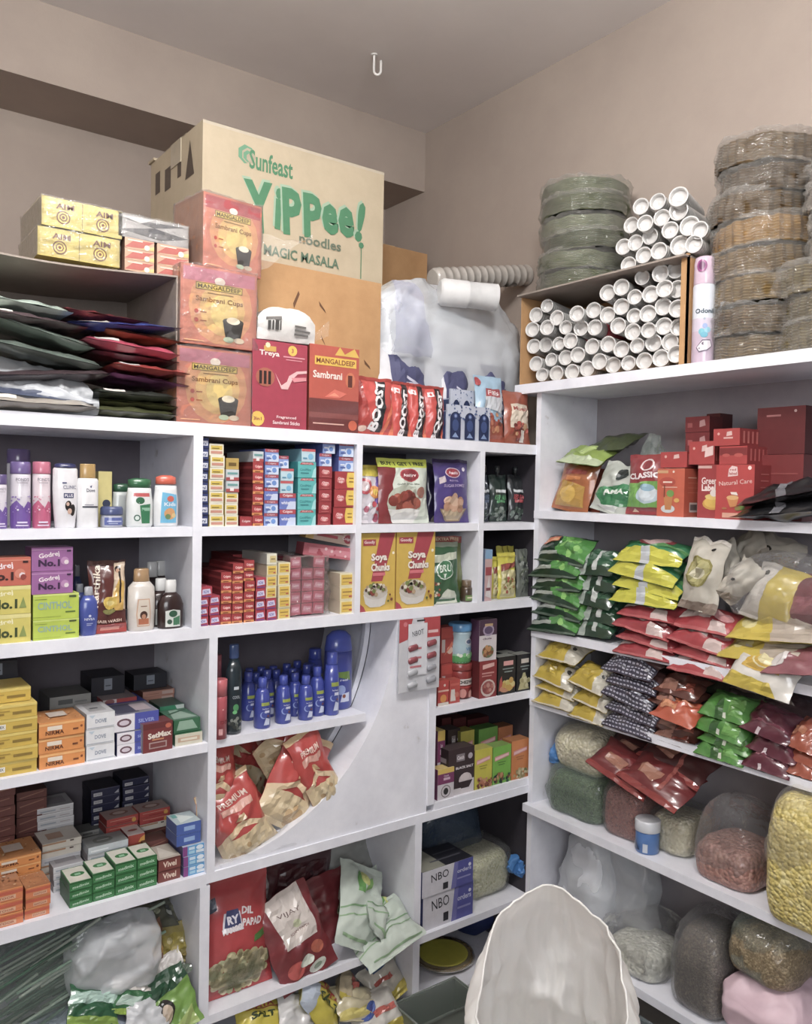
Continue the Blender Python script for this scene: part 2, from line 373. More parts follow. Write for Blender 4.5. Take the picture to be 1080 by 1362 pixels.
def stack(unit, name, px0, px1, pt, z, st, d, n, styles, lab, cat='box', group=None, key='', jit=.004, start=0):
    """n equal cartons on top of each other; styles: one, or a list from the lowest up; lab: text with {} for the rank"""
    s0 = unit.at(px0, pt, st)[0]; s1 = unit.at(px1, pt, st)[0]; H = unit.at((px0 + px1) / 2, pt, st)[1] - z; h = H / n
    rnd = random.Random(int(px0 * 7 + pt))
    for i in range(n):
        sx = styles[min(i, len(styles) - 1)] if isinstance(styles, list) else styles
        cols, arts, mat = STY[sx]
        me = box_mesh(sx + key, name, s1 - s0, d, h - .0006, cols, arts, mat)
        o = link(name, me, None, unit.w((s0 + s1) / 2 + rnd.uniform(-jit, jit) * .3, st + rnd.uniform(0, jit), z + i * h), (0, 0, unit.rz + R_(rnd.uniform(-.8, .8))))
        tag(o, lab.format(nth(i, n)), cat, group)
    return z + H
def pouch_fn(w, h, t, seed, crimp=.06, wr=.006, botheavy=.0, pinch=.05, stand=0, ep=.6, gp=.55):
    sd = seed * 7.31
    def F(u, v, side=1, o=0):
        vv = (v - crimp) / (1 - 2 * crimp)
        g = 0 if vv <= 0 or vv >= 1 else (math.sin(math.pi * (vv ** (1 - .45 * botheavy)))) ** gp
        if stand and v < .5: g = max(g, (1 - .5 * (v / .5)) * stand)
        e = max(0, 4 * u * (1 - u)) ** ep
        x = (u - .5) * w * (1 - pinch * g)
        n = noise.noise((u * 5 + sd, v * 6, side * 2.0)) * wr + noise.noise((u * 13 + sd, v * 15, side * 3.0)) * wr * .45
        y = -side * (t / 2 * g * e + .0006) - n * (.35 + g * e) * (1 if e > 0 else 0)
        if v < crimp or v > 1 - crimp: y += .0012 * math.sin(v * 240)
        x += noise.noise((v * 4 + sd, 1.7, 0)) * wr * .8
        return Vector((x, y - side * o, v * h + noise.noise((u * 4 + sd, v * 3, 5)) * wr * .6 * min(1, v * 5)))
    return F
def pouch_mesh(key, name, w, h, t, col, art, seed, mat, back=None, nu=14, nv=18, **kw):
    k = (key, round(w, 3), round(h, 3), round(t, 3), seed)
    if k not in CACHE:
        F = pouch_fn(w, h, t, seed, **kw); b = B()
        b.grid(lambda u, v: F(u, v, 1), nu, nv, col); b.split(nu * nv); b.grid(lambda u, v: F(1 - u, v, -1), nu, nv, back or col)
        tab = [[F(i / nu, j / nv, 1) for i in range(nu + 1)] for j in range(nv + 1)]
        def flat(u, v, o):   # lies exactly on the facets of the pouch
            x = min(u * nu, nu - 1e-6); y = min(v * nv, nv - 1e-6); i, j = int(x), int(y); x -= i; y -= j
            A, Bq, Cq, Dq = tab[j][i], tab[j][i + 1], tab[j + 1][i + 1], tab[j + 1][i]
            p = A + (Bq - A) * x + (Cq - Bq) * y if x >= y else A + (Dq - A) * y + (Cq - Dq) * x
            return Vector((p.x, p.y - o, p.z))
        b.art(art, flat, w, h, nu, nv, o0=.0014, diag=True, do=.00005)
        CACHE[k] = b.mesh(name, [mat])
    return CACHE[k]
def eul(rx, ry, rz): return (R_(rx), R_(ry), R_(rz))
def pouch(unit, name, px0, px1, pt, z, st, t, col, art, label, cat='packet', group=None, seed=1, mat=None, lean=-6, roll=0, turn=0, h=None, key=None, **kw):
    """a pouch standing up, its back edge leaning"""
    s0 = unit.at(px0, pt, st)[0]; s1 = unit.at(px1, pt, st)[0]
    if h is None: h = unit.at((px0 + px1) / 2, pt, st)[1] - z
    me = pouch_mesh(key or label, name, s1 - s0, h, t, col, art, seed, mat or POUCH, **kw)
    return tag(link(name, me, None, unit.w((s0 + s1) / 2, st + t / 2, z + .001), (R_(lean), R_(roll), unit.rz + R_(turn))), label, cat, group)
def lying(unit, name, S, st, z, w, h, t, col, art, label, cat='packet', group=None, seed=1, mat=None, tilt=0, roll=0, turn=0, key=None, **kw):
    """a packet lying on its back: bottom edge to the viewer at depth st, w along the shelf, h into it"""
    me = pouch_mesh(key or label, name, w, h, t, col, art, seed, mat or POUCH, **kw)
    return tag(link(name, me, None, unit.w(S, st, z + t / 2 + .002), (R_(-90 + tilt), R_(roll), unit.rz + R_(turn))), label, cat, group)
def lathe_obj(name, prof, col, mat, parent=None, art=None, n=22, sx=1, sy=1, loc=(0, 0, 0), rot=(0, 0, 0), span=1.35, nu=10, caps=True):
    """a turned body; art is laid on its front half, u across span radians either way"""
    b = B(); b.lathe(prof, col, n, sx, sy, caps=caps); zs = [p[1] for p in prof]; H = zs[-1]
    def rad(z):
        for a, c in zip(prof, prof[1:]):
            if a[1] <= z <= c[1] and c[1] > a[1]: return a[0] + (c[0] - a[0]) * (z - a[1]) / (c[1] - a[1])
        return prof[-1][0]
    if art:
        rm = max(p[0] for p in prof)
        def mp(u, v, o):
            a = (u - .5) * 2 * span; r = rad(v * H) + o + .0004; return (r * math.sin(a) * sx, -r * math.cos(a) * sy, v * H)
        b.art(art, mp, rm * 2 * span * sx, H, nu, 16)
    return b.build(name, mat, parent, loc, rot)
def thing(name, label, cat, loc=(0, 0, 0), rot=(0, 0, 0), group=None):
    o = bpy.data.objects.new(name, None); C.objects.link(o); o.location = loc; o.rotation_euler = rot; o.empty_display_size = .02
    return tag(o, label, cat, group)
def bottle(unit, name, pc, pw, pt, z, st, prof, cap, label, col, capcol, art=(), cat='bottle', group=None, sy=1.0, mat=None, capn=20, turn=0, yaw=0, capart=None):
    """prof and cap: (radius share of half width, height share); the bottle is centred on column pc, pw columns wide, its top at row pt"""
    s = unit.at(pc, pt, st)[0]; hw = (unit.at(pc + pw / 2, pt, st)[0] - unit.at(pc - pw / 2, pt, st)[0]) / 2; H = unit.at(pc, pt, st)[1] - z
    if unit.ax == 1: hw *= 1 / 1.12 if sy > .8 else 1
    root = thing(name, label, cat, unit.w(s, st + hw * sy, z), (0, 0, unit.rz + R_(turn)), group)
    lathe_obj('bottle_body', [(r * hw, k * H) + ((c,) if c else ()) for r, k, c in [(p + (None,))[:3] for p in prof]], col, mat or GLOSS, root, art, sx=1, sy=sy)
    if cap: lathe_obj('cap', [(r * hw, k * H) for r, k in cap], capcol, GLOSS, root, capart, n=capn, sx=1, sy=sy, caps=True) if cap[0][1] == 0 else _cap(cap, hw, H, sy, capcol, root)
    return root
def _cap(cap, hw, H, sy, col, root):
    b = B(); b.lathe([(r * hw, k * H) for r, k in cap], col, 20, 1, max(sy, .6)); return b.build('cap', GLOSS, root)
def copy_at(root, unit, S, st, z, label, turn=0, group=None, scale=None):
    r = copy_tree(root, unit.w(S, st, z), (0, 0, unit.rz + R_(turn))); r['label'] = label
    if group: r['group'] = group
    if scale: r.scale = scale
    return r
# printing helpers
def dots(u0, v0, u1, v1, n, r, cols, seed=1, ratio=1):
    q = random.Random(seed); return [('c', q.uniform(u0, u1), q.uniform(v0, v1), r * q.uniform(.7, 1.2), q.choice(cols), ratio) for _ in range(n)]
def heap(u, v, ru, rv, n, r, cols, seed=1):
    q = random.Random(seed); out = []
    for _ in range(n):
        a = q.uniform(0, 6.28); k = q.random() ** .5; out.append(('c', u + ru * k * math.cos(a), v + rv * k * math.sin(a), r * q.uniform(.75, 1.2), q.choice(cols)))
    return out
def lines(u0, u1, v0, v1, n, col, seed=1, th=.3):
    q = random.Random(seed); out = []; dv = (v1 - v0) / n
    for i in range(n):
        a = v0 + dv * i; e = u1 - (u1 - u0) * q.uniform(0, .35); out.append(('r', u0, a, e, a + dv * th, col))
    return out
def T(s, u, v, w, h, c, rot=0, bold=1): return ('t', s, u, v, w, h, c, rot, bold)
# crumpled film sheet or sleeve around things
def crumple(fn, amp, freq, seed, fold=.8):
    def G(u, v):
        p = Vector(fn(u, v)); q = p * freq + Vector((seed * 3.7, seed, 0)); n = noise.noise_vector(q) + noise.noise_vector(q * 2.6) * .4
        a = (1 - min(1, abs(noise.noise(q * .9 + Vector((9, 0, 0)))) * 2.4)) ** 3; c = (1 - min(1, abs(noise.noise(q * 1.7 + Vector((0, 9, 0)))) * 2.4)) ** 3   # sharp creases
        return p + Vector(n) * amp + Vector((math.sin(seed + 1) * .5, math.cos(seed) * .5 - .6, .4)) * (a * 1.1 + c * .6) * amp * fold
    return G
def film_box(name, parent, w, d, h, mat, seed=1, grow=.006, amp=.005, freq=30, nu=28, nv=14):
    """loose wrap round a box-like bundle: a closed sleeve and a top"""
    def side(u, v):
        a = u * 4; k = int(a) % 4; t = a - int(a); W = w / 2 + grow; D = d + 2 * grow
        c = [(-W, -grow), (W, -grow), (W, d + grow), (-W, d + grow)]; p, q = c[k], c[(k + 1) % 4]
        return (p[0] + (q[0] - p[0]) * t, p[1] + (q[1] - p[1]) * t, .002 + v * (h + grow))
    b = B(); b.grid(crumple(side, amp, freq, seed), nu * 2, nv, 'ffffff', 0, True, closeu=True)
    W = w / 2 + grow
    b.grid(crumple(lambda u, v: (-W + u * 2 * W, -grow + v * (d + 2 * grow), h + grow), amp, freq, seed), nu // 2, nu // 2, 'ffffff')
    return b.build(name, mat, parent)
def blob(name, mat, parent, w, d, h, seed, amp=.01, freq=14, p=.55, nu=64, nv=44, col='ffffff', top=None, loc=(0, 0, 0), flat=True, bt=.35, tp=.6):
    """soft rounded sack: superellipse plan, heaped top; top(u, z share) may pull the upper part in"""
    def fn(u, v):
        a = 2 * math.pi * u; f = math.pi * (v - .5); cu, su = math.cos(a), math.sin(a)
        X = abs(cu) ** p * (1 if cu > 0 else -1); Y = abs(su) ** p * (1 if su > 0 else -1)
        cz = max(0, math.cos(f)) ** (bt if v < .5 else tp); z = (math.sin(f) * .5 + .5) if v > .5 else .5 - .5 * abs(math.sin(f)) ** .75
        k = top(z) if top else 1
        return (X * w / 2 * cz * k, Y * d / 2 * cz * k + d / 2, z * h)
    g = crumple(fn, amp, freq, seed)
    def G(u, v):
        q = g(u, v); q.z = max(q.z, .001) if flat else q.z; return q
    b = B(); b.grid(G, nu, nv, col, 0, True, closeu=True); return b.build(name, mat, parent, loc)
FILM = mat_film('clear_film', 'ffffff', .96, .1, 40, .12)
FILMW = mat_film('milky_film', 'e9edf2', .62, .25, 22, .3)
FILMD = mat_film('crinkled_cellophane', 'f4f1ea', .94, .07, 60, .16)
FILMG = mat_film('greenish_film', 'cfe3d8', .92, .12, 24, .15)
# ================================================================ PRINTED STYLES of the small cartons
STY = {}
def S_(k, *a, **q): STY[k] = sty(*a, **q)
W_, K_ = 'ece9ea', '23222a'
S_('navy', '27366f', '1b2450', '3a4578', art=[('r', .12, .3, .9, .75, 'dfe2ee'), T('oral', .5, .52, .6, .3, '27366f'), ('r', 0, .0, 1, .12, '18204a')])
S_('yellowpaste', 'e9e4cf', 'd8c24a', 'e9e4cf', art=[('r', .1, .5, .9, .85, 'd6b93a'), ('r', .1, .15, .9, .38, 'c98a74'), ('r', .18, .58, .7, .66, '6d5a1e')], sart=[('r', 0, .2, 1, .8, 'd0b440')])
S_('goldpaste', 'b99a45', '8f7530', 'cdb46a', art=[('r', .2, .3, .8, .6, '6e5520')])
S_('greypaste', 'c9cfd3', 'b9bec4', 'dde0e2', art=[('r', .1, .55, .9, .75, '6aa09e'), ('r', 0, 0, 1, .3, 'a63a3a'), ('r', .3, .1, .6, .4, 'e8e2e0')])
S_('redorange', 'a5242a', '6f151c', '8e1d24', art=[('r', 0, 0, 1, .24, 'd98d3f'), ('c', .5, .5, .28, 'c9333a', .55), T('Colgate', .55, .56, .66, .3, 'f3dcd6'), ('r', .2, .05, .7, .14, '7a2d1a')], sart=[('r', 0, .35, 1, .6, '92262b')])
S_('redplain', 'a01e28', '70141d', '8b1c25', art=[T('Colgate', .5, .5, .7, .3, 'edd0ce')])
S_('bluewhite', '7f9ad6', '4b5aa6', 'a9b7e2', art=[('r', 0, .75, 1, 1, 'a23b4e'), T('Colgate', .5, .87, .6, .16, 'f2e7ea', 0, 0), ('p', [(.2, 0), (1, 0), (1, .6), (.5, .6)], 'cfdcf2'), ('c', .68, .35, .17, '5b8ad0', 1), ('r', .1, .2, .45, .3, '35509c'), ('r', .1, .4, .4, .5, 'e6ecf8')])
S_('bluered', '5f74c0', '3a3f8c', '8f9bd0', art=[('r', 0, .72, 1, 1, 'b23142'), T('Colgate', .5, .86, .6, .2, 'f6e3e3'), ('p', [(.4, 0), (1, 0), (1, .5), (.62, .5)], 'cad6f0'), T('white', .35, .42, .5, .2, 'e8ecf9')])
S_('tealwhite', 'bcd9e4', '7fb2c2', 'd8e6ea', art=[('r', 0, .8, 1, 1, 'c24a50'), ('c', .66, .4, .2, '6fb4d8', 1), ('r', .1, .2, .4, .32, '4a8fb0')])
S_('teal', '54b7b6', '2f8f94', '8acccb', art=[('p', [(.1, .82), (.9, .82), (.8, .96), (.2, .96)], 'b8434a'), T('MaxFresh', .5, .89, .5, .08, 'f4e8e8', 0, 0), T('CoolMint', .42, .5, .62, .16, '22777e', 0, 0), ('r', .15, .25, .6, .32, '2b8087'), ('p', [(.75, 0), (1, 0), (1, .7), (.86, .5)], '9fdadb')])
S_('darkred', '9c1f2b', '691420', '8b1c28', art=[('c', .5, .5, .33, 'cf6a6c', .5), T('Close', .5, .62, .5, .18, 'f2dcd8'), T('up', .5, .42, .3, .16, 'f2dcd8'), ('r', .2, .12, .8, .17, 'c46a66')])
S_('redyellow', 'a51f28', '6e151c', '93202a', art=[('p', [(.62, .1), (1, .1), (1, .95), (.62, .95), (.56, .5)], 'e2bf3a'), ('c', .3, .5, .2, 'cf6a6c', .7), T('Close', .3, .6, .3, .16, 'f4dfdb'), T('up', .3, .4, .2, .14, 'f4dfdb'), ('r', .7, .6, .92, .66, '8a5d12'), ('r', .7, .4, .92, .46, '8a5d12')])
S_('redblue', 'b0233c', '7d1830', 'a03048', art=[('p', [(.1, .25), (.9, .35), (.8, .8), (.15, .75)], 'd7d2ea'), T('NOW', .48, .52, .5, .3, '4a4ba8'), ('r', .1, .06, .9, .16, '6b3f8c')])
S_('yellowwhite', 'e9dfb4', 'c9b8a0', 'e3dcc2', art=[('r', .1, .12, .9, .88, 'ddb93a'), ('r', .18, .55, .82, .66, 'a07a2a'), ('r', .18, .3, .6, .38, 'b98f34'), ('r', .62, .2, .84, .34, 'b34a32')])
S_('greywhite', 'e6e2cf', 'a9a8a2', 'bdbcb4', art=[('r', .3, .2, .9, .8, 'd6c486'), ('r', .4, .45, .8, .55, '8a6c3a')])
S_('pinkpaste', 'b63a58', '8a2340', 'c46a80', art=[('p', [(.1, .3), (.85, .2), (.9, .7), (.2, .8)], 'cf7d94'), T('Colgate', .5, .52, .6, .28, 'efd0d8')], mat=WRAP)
# soaps
S_('yellowsoap', 'cfae33', 'b59327', 'dcc25a', art=[('r', 0, .82, 1, 1, 'e0c860'), ('r', .08, .3, .4, .46, '9a7b1e'), ('r', .55, .3, .9, .5, '8f7420'), ('r', .3, .55, .5, .62, 'a98a26')])
S_('yellowsoaplabel', 'cfae33', 'b59327', 'dcc25a', art=[('r', 0, .82, 1, 1, 'e0c860'), ('r', .1, .3, .42, .68, 'e8e6dc'), T('MEDIMIX', .26, .5, .28, .2, '5f6060'), ('r', .55, .3, .9, .5, '8f7420')])
S_('orangesoap', 'e08a2b', 'b3651c', 'c98440', art=[('r', 0, .78, 1, .92, 'f0b264'), ('r', .18, .45, .5, .72, 'e9dccb'), T('NIRMA', .34, .3, .4, .26, '6a3310'), ('r', .74, .3, .86, .42, '7a3d12'), ('c', .93, .5, .03, '8b4513')], tart=dots(.05, .1, .95, .9, 26, .02, ['6e3a1a', 'e8c89a', '8a4a22'], 3) + [('r', .3, .3, .7, .7, 'd5c7ba')])
S_('whitesoap', 'e7e9ec', 'd3d6da', 'c9cacd', art=[('r', .03, .06, .97, .12, 'b5bbc4'), T('DOVE', .5, .5, .4, .26, '8f9aae'), ('p', [(.08, .9), (.3, .9), (.2, .7)], 'bfd0dc')], tart=[('r', .2, .2, .8, .8, 'a9a9ab'), ('r', .3, .4, .6, .5, '5e6064')])
S_('bluesoap', '3a46a8', '252a62', '8b8b98', art=[('r', .0, 0, .46, 1, 'eceaf0'), ('c', .23, .5, .16, '6b4b58', .6), ('c', .23, .5, .11, 'd8cdd8', .5), T('SILVER', .72, .5, .36, .22, '9fb0e8')], tart=[('r', .1, .1, .6, .9, '4a4a60'), ('r', .55, .2, .9, .8, 'b9aab0')])
S_('redsoap', 'b33a38', '8a2a2c', '9a8b8b', art=[('r', 0, 0, .4, 1, 'e6d9d6'), ('c', .2, .5, .14, '9c6060', .6)])
S_('greenwhite', '2f8a63', '1d5a42', '55776a', art=[('p', [(.55, 0), (1, 0), (1, 1), (.62, 1), (.7, .5)], 'c8d6d0'), ('r', .1, .3, .45, .5, '7ac0a0')])
S_('peach', 'c58a76', '6e4038', '8d6a5e', art=[('r', .6, .2, .95, .8, 'd5b5aa'), ('r', .1, .4, .5, .5, 'a46a58')])
S_('greysoap', 'a6a7a4', '7a7a78', '6d6e6c', art=[('r', .2, .3, .55, .7, '6c6e6e'), ('r', .6, .35, .9, .5, '8a8b8a')])
S_('blacksoap', '2a2a34', '1b1b22', '33333c', art=[('r', .38, .3, .62, .9, '8b93a0'), ('r', .42, .5, .58, .56, '444a58')])
S_('brownsoap', '6e3c36', '44231f', '52302b', art=[('p', [(.1, .2), (.9, .7), (.9, .8), (.1, .35)], '9a6a58')])
S_('blacknavy', '262848', '17182a', '24242f', art=[('r', .08, .1, .38, .55, 'c9c9ce'), T('ACTIVE', .23, .33, .24, .2, '44444c', 0, 0), ('p', [(.8, .1), (.96, .1), (.96, .6)], 'b7b7c0'), ('r', .0, .9, 1, 1, '50506a')])
S_('whitebar', 'd9dadd', '9a9698', 'a8a6aa', art=[('r', .0, .84, 1, 1, 'eff0f2'), ('r', .08, .25, .5, .5, 'a9b2bc'), ('r', .62, .3, .9, .42, 'b1a6a6')], tart=[('r', .15, .2, .85, .8, '8e8a8e')])
S_('creambar', 'e3ddd0', '8f6f6c', 'cfc8bd', art=[('r', 0, .72, .6, .95, 'b78a62'), ('r', .7, .7, .8, .9, '5d4a44')], tart=[('r', .2, .25, .6, .7, 'b08a6e')])
S_('greybar', 'c5cdd2', '9aa1a8', '8b908f', art=[('r', .06, .3, .5, .5, 'e8edf0'), ('r', .0, .0, 1, .08, '99a4ac')], tart=[('c', .45, .5, .25, '6d726e', .8), ('r', .3, .45, .6, .52, 'a8aca8')])
S_('redbar', 'b8372f', '8c241f', 'a98f88', art=[('r', .1, .62, .9, .7, 'e0a08a'), ('r', .3, .2, .9, .3, '8c1f1c'), ('c', .86, .3, .07, 'e0a83a')], tart=[('c', .5, .5, .3, '8a5d52', .6), ('c', .5, .5, .2, 'c9b0a6', .6)])
S_('redorangebar', 'b8402f', '8c241f', 'd8cdc8', art=[('p', [(.6, 0), (1, 0), (1, .8), (.75, .5)], 'e8a83c')], tart=[('c', .5, .5, .3, '9a4a44', .5)])
S_('greenbar', '2f7a3f', '1f5a30', '2f7a3f', art=[T('medimix', .5, .5, .74, .34, 'bfe0c4', 4), ('r', .0, .92, 1, 1, '1b5228'), ('r', .06, .16, .94, .22, '60a870')], tart=[('r', .04, .04, .96, .96, 'd6d3c6'), ('c', .55, .5, .32, '2d7a3c', .7), ('r', .42, .42, .68, .55, '8fbf9a')])
S_('vivel', '7d3a33', '5c2826', 'b9aea0', art=[T('Vivel', .5, .5, .6, .5, 'efd9c6'), ('r', .0, .9, 1, 1, '5d2724')], tart=[('p', [(.1, .1), (.9, .1), (.4, .9)], 'd3ccc0')])
S_('bluepink', '4aa0d8', '5e5a86', 'b9c4d2', art=[('r', 0, 0, .2, 1, '8a3f8a'), ('r', .26, .55, .52, .85, 'cfe6f4'), ('r', .26, .15, .52, .45, 'a3d4ee'), ('c', .74, .68, .16, 'e4eff6', .6), ('r', .58, .12, .92, .42, 'dfeaf2')])
S_('bluetop', '3156a8', '4a5f9a', 'b8c8cc', art=[('r', .3, .3, .75, .7, '8fb0de')], tart=[('p', [(.2, .1), (.9, .4), (.3, .9)], 'dfe8e4'), ('r', .1, .6, .3, .9, '6ab0a8')])
S_('orangepack', 'd9722a', 'b9581f', 'b07040', art=[('r', 0, .55, 1, .8, 'c2481c'), ('r', .3, .12, .86, .45, 'd9a884'), T('SANTOOR', .58, .28, .5, .18, 'a34a22'), ('r', 0, .92, 1, 1, 'e8943f')], tart=dots(.05, .1, .95, .9, 22, .03, ['6a3a20', 'e6c49a', 'd3c3b4', '8c4c26'], 5), mat=WRAP)
S_('aim', 'c4b04e', 'a2915a', 'cfc078', art=[('r', .49, 0, .5, 1, '8c7c38')] + [x for q in (.26, .75) for x in (T('AIM', q + .02, .74, .22, .2, '6a3a22'), ('c', q, .36, .085, '6a3a22'), ('c', q, .36, .07, 'c4b04e'), ('c', q, .36, .052, '6a3a22'), ('c', q, .36, .038, 'c4b04e'), ('c', q, .36, .02, '6a3a22'))], mat=WRAP)
S_('matchpink', 'c9a083', 'a57a68', 'bfa49a', art=[('p', [(0, .1), (.6, .2), (1, .9), (.3, .8)], 'b5564a'), ('p', [(.5, .1), (1, .1), (1, .5)], 'd9b36a'), ('r', .1, .75, .6, .85, 'e4d3c4'), ('c', .75, .3, .09, 'e8dccb')], mat=WRAP)
S_('silver', 'a8a4a2', '8d8988', 'b3afad', art=[('p', [(0, .3), (.6, .1), (1, .4), (.5, .6)], '4d4c50'), ('p', [(.1, .8), (.5, .6), (.95, .9)], '5d5c60'), ('p', [(0, .9), (.3, .7), (.5, .95)], 'd0cdca')], tart=[('p', [(0, .2), (1, .5), (.9, .8), (.1, .5)], '56555a')], mat=WRAP)
# ================================================================ TOP OF THE FAR UNIT
zt = 1.694
# big tan carton
s0, z1 = LU.at(270, 160, .40); s1, _ = LU.at(511, 228, .40); zbx = 2.02
wd, hh = s1 - s0, LU.at(390, 194, .40)[1] - zbx
g, lg = '4a8a62', '6aa27e'
yb = [('r', 0, .985, 1, 1, 'cabda6'), ('c', .215, .885, .045, lg), ('c', .227, .88, .037, 'b5a78f'), ('c', .225, .877, .028, lg), ('c', .235, .872, .021, 'b5a78f'), T('Sunfeast', .345, .868, .23, .10, g)]
for ch, u, v, ww, h_, r in (('Y', .285, .63, .15, .27, 4), ('i', .385, .645, .035, .22, -2), ('P', .46, .645, .105, .25, 3), ('P', .575, .65, .105, .24, 3), ('e', .675, .655, .095, .17, 3), ('e', .77, .66, .095, .17, 2), ('!', .855, .68, .045, .23, -8)):
    yb.append(T(ch, u - .010, v + .012, ww, h_, 'a3c0a4', r, 2)); yb.append(T(ch, u, v, ww, h_, g, r, 2))
yb += [T('noodles', .62, .515, .24, .055, '6d7c68'), T('MAGIC MASALA', .52, .415, .42, .055, '5f7d66'), ('r', .86, .36, .865, .54, g), ('c', .862, .55, .016, g)]
b = B(); b.box(-wd / 2, wd / 2, 0, .42, 0, hh, 'b5a78f', 0, ['b5a78f'] * 6); fm = facemaps(wd, .42, hh)
b.art(yb, *fm['front'], m=1); b.art([('r', .1, .8, .2, .92, '5a4c40'), ('r', .3, .78, .42, .9, '5a4c40'), ('r', .55, .8, .62, .93, '5a4c40'), ('p', [(.7, .76), (.86, .76), (.78, .95)], '5a4c40')], *fm['left'], m=1)
by = thing('cardboard_carton', 'big tan noodle carton with green lettering, the highest box on the far unit', 'carton', LU.w((s0 + s1) / 2, .40, zbx))
b.build('carton_body', [KRAFT, CARD], by)
b = B(); b.box(-wd / 2, wd / 2, -.002, .0, 0, .0, '000000') if 0 else b.box(-wd / 2 - .001, wd / 2 + .001, .12, .30, hh, hh + .0015, 'c4b79e'); b.box(-wd/2 - .003, -wd/2, .16, .24, hh - .07, hh + .001, 'c4b79e'); b.build('packing_tape', GLOSS, by)
b = B(); b.box(-wd / 2 - .006, -wd / 2 + .03, .38, .43, hh, hh + .008, 'b5a78f'); b.build('torn_flap', KRAFT, by)
# brown carton behind to the right, and the box it and the big carton rest on
s2 = LU.at(505, 300, .62)[0]; s3 = LU.at(615, 320, .62)[0]
b = B(); b.box(-(s3 - s2) / 2 - .06, (s3 - s2) / 2, 0, .36, 0, LU.at(560, 308, .62)[1] - zt, 'a9835c'); b.box((s3 - s2) / 2 - .001, (s3 - s2) / 2 + .001, 0, .36, 0, .3, '8a6844')
bc = thing('cardboard_carton', 'plain brown carton standing behind the tan noodle carton', 'carton', LU.w((s2 + s3) / 2, .84, zt)); b.build('carton_body', BROWN, bc)
b = B(); b.box(-.03, .03, -.001, .36, 0, .002, 'c0a27a'); b.build('packing_tape', GLOSS, bc, loc=(0, 0, LU.at(560, 308, .62)[1] - zt))
b = B(); b.box(-.36, .30, 0, .40, 0, zbx - zt - .001, 'a9835c'); bl = thing('cardboard_carton', 'low brown carton underneath the tan noodle carton, mostly hidden', 'carton', LU.w(1.30, .42, zt)); b.build('carton_body', BROWN, bl)
# brown corrugated carton in front
s0, z1 = LU.at(340, 352, .16); s1 = LU.at(507, 380, .16)[0]; wd = s1 - s0; hz = LU.at(430, 362, .16)[1] - zt
bb = thing('cardboard_carton', 'scuffed brown carton behind the sambrani boxes, staple tears in its front', 'carton', LU.w((s0 + s1) / 2, .16, zt))
b = B(); b.box(-wd / 2, wd / 2, 0, .23, 0, hz, 'a9835c')
for u, v, du, dv in ((.28, .78, .04, .08), (.48, .82, .05, -.05), (.5, .62, .03, -.05), (.86, .5, .05, -.04)):
    b.art([('p', [(u, v), (u + du, v + dv), (u + du + .01, v + dv - .02), (u + .008, v - .03)], '6b4426')], *facemaps(wd, .23, hz)['front'], m=1)
b.build('carton_body', [BROWN, CARD], bb)
b = B(); b.box(-wd / 2, wd / 2, -.0015, 0, hz * .30, hz * .30 + .022, 'd9d2c4'); b.box(-wd / 2, wd / 2, .08, .13, hz, hz + .001, 'b99a70'); b.build('packing_tape', GLOSS, bb)
# grey open carton lying on its side, full of flat packets
sR = LU.at(236, 450, .03)[0]; sL = .06; zT = LU.at(190, 361, .03)[1]; D = .36
gc = thing('cardboard_carton', 'open grey carton lying on its side, stuffed with flat clothing packets', 'carton', LU.w((sL + sR) / 2, .03, zt)); hw = (sR - sL) / 2; h = zT - zt
b = B()
def lid(u, v, o=0): return (-hw + u * 2 * hw, v * D, h + .012 * (1 - u) - .022 * math.sin(math.pi * min(1, u * 1.02)) + o)
b.grid(lambda u, v: lid(u, v, .004), 16, 4, '7d746c'); b.grid(lambda u, v: lid(u, v), 16, 4, '7d746c')
for u in range(16): b.face([lid(u / 16, 0), lid((u + 1) / 16, 0), lid((u + 1) / 16, 0, .004), lid(u / 16, 0, .004)], 'a89a8a')
b.build('carton_lid', GREYCARD, gc)
b = B(); b.box(hw - .004, hw, 0, D, 0, h, '7d746c'); b.box(-hw, -hw + .004, 0, D, 0, h, '7d746c'); b.box(-hw, hw, D - .004, D, 0, h, '5d554f'); b.box(-hw, hw, .02, D, 0, .003, '7d746c'); b.build('carton_walls', GREYCARD, gc)
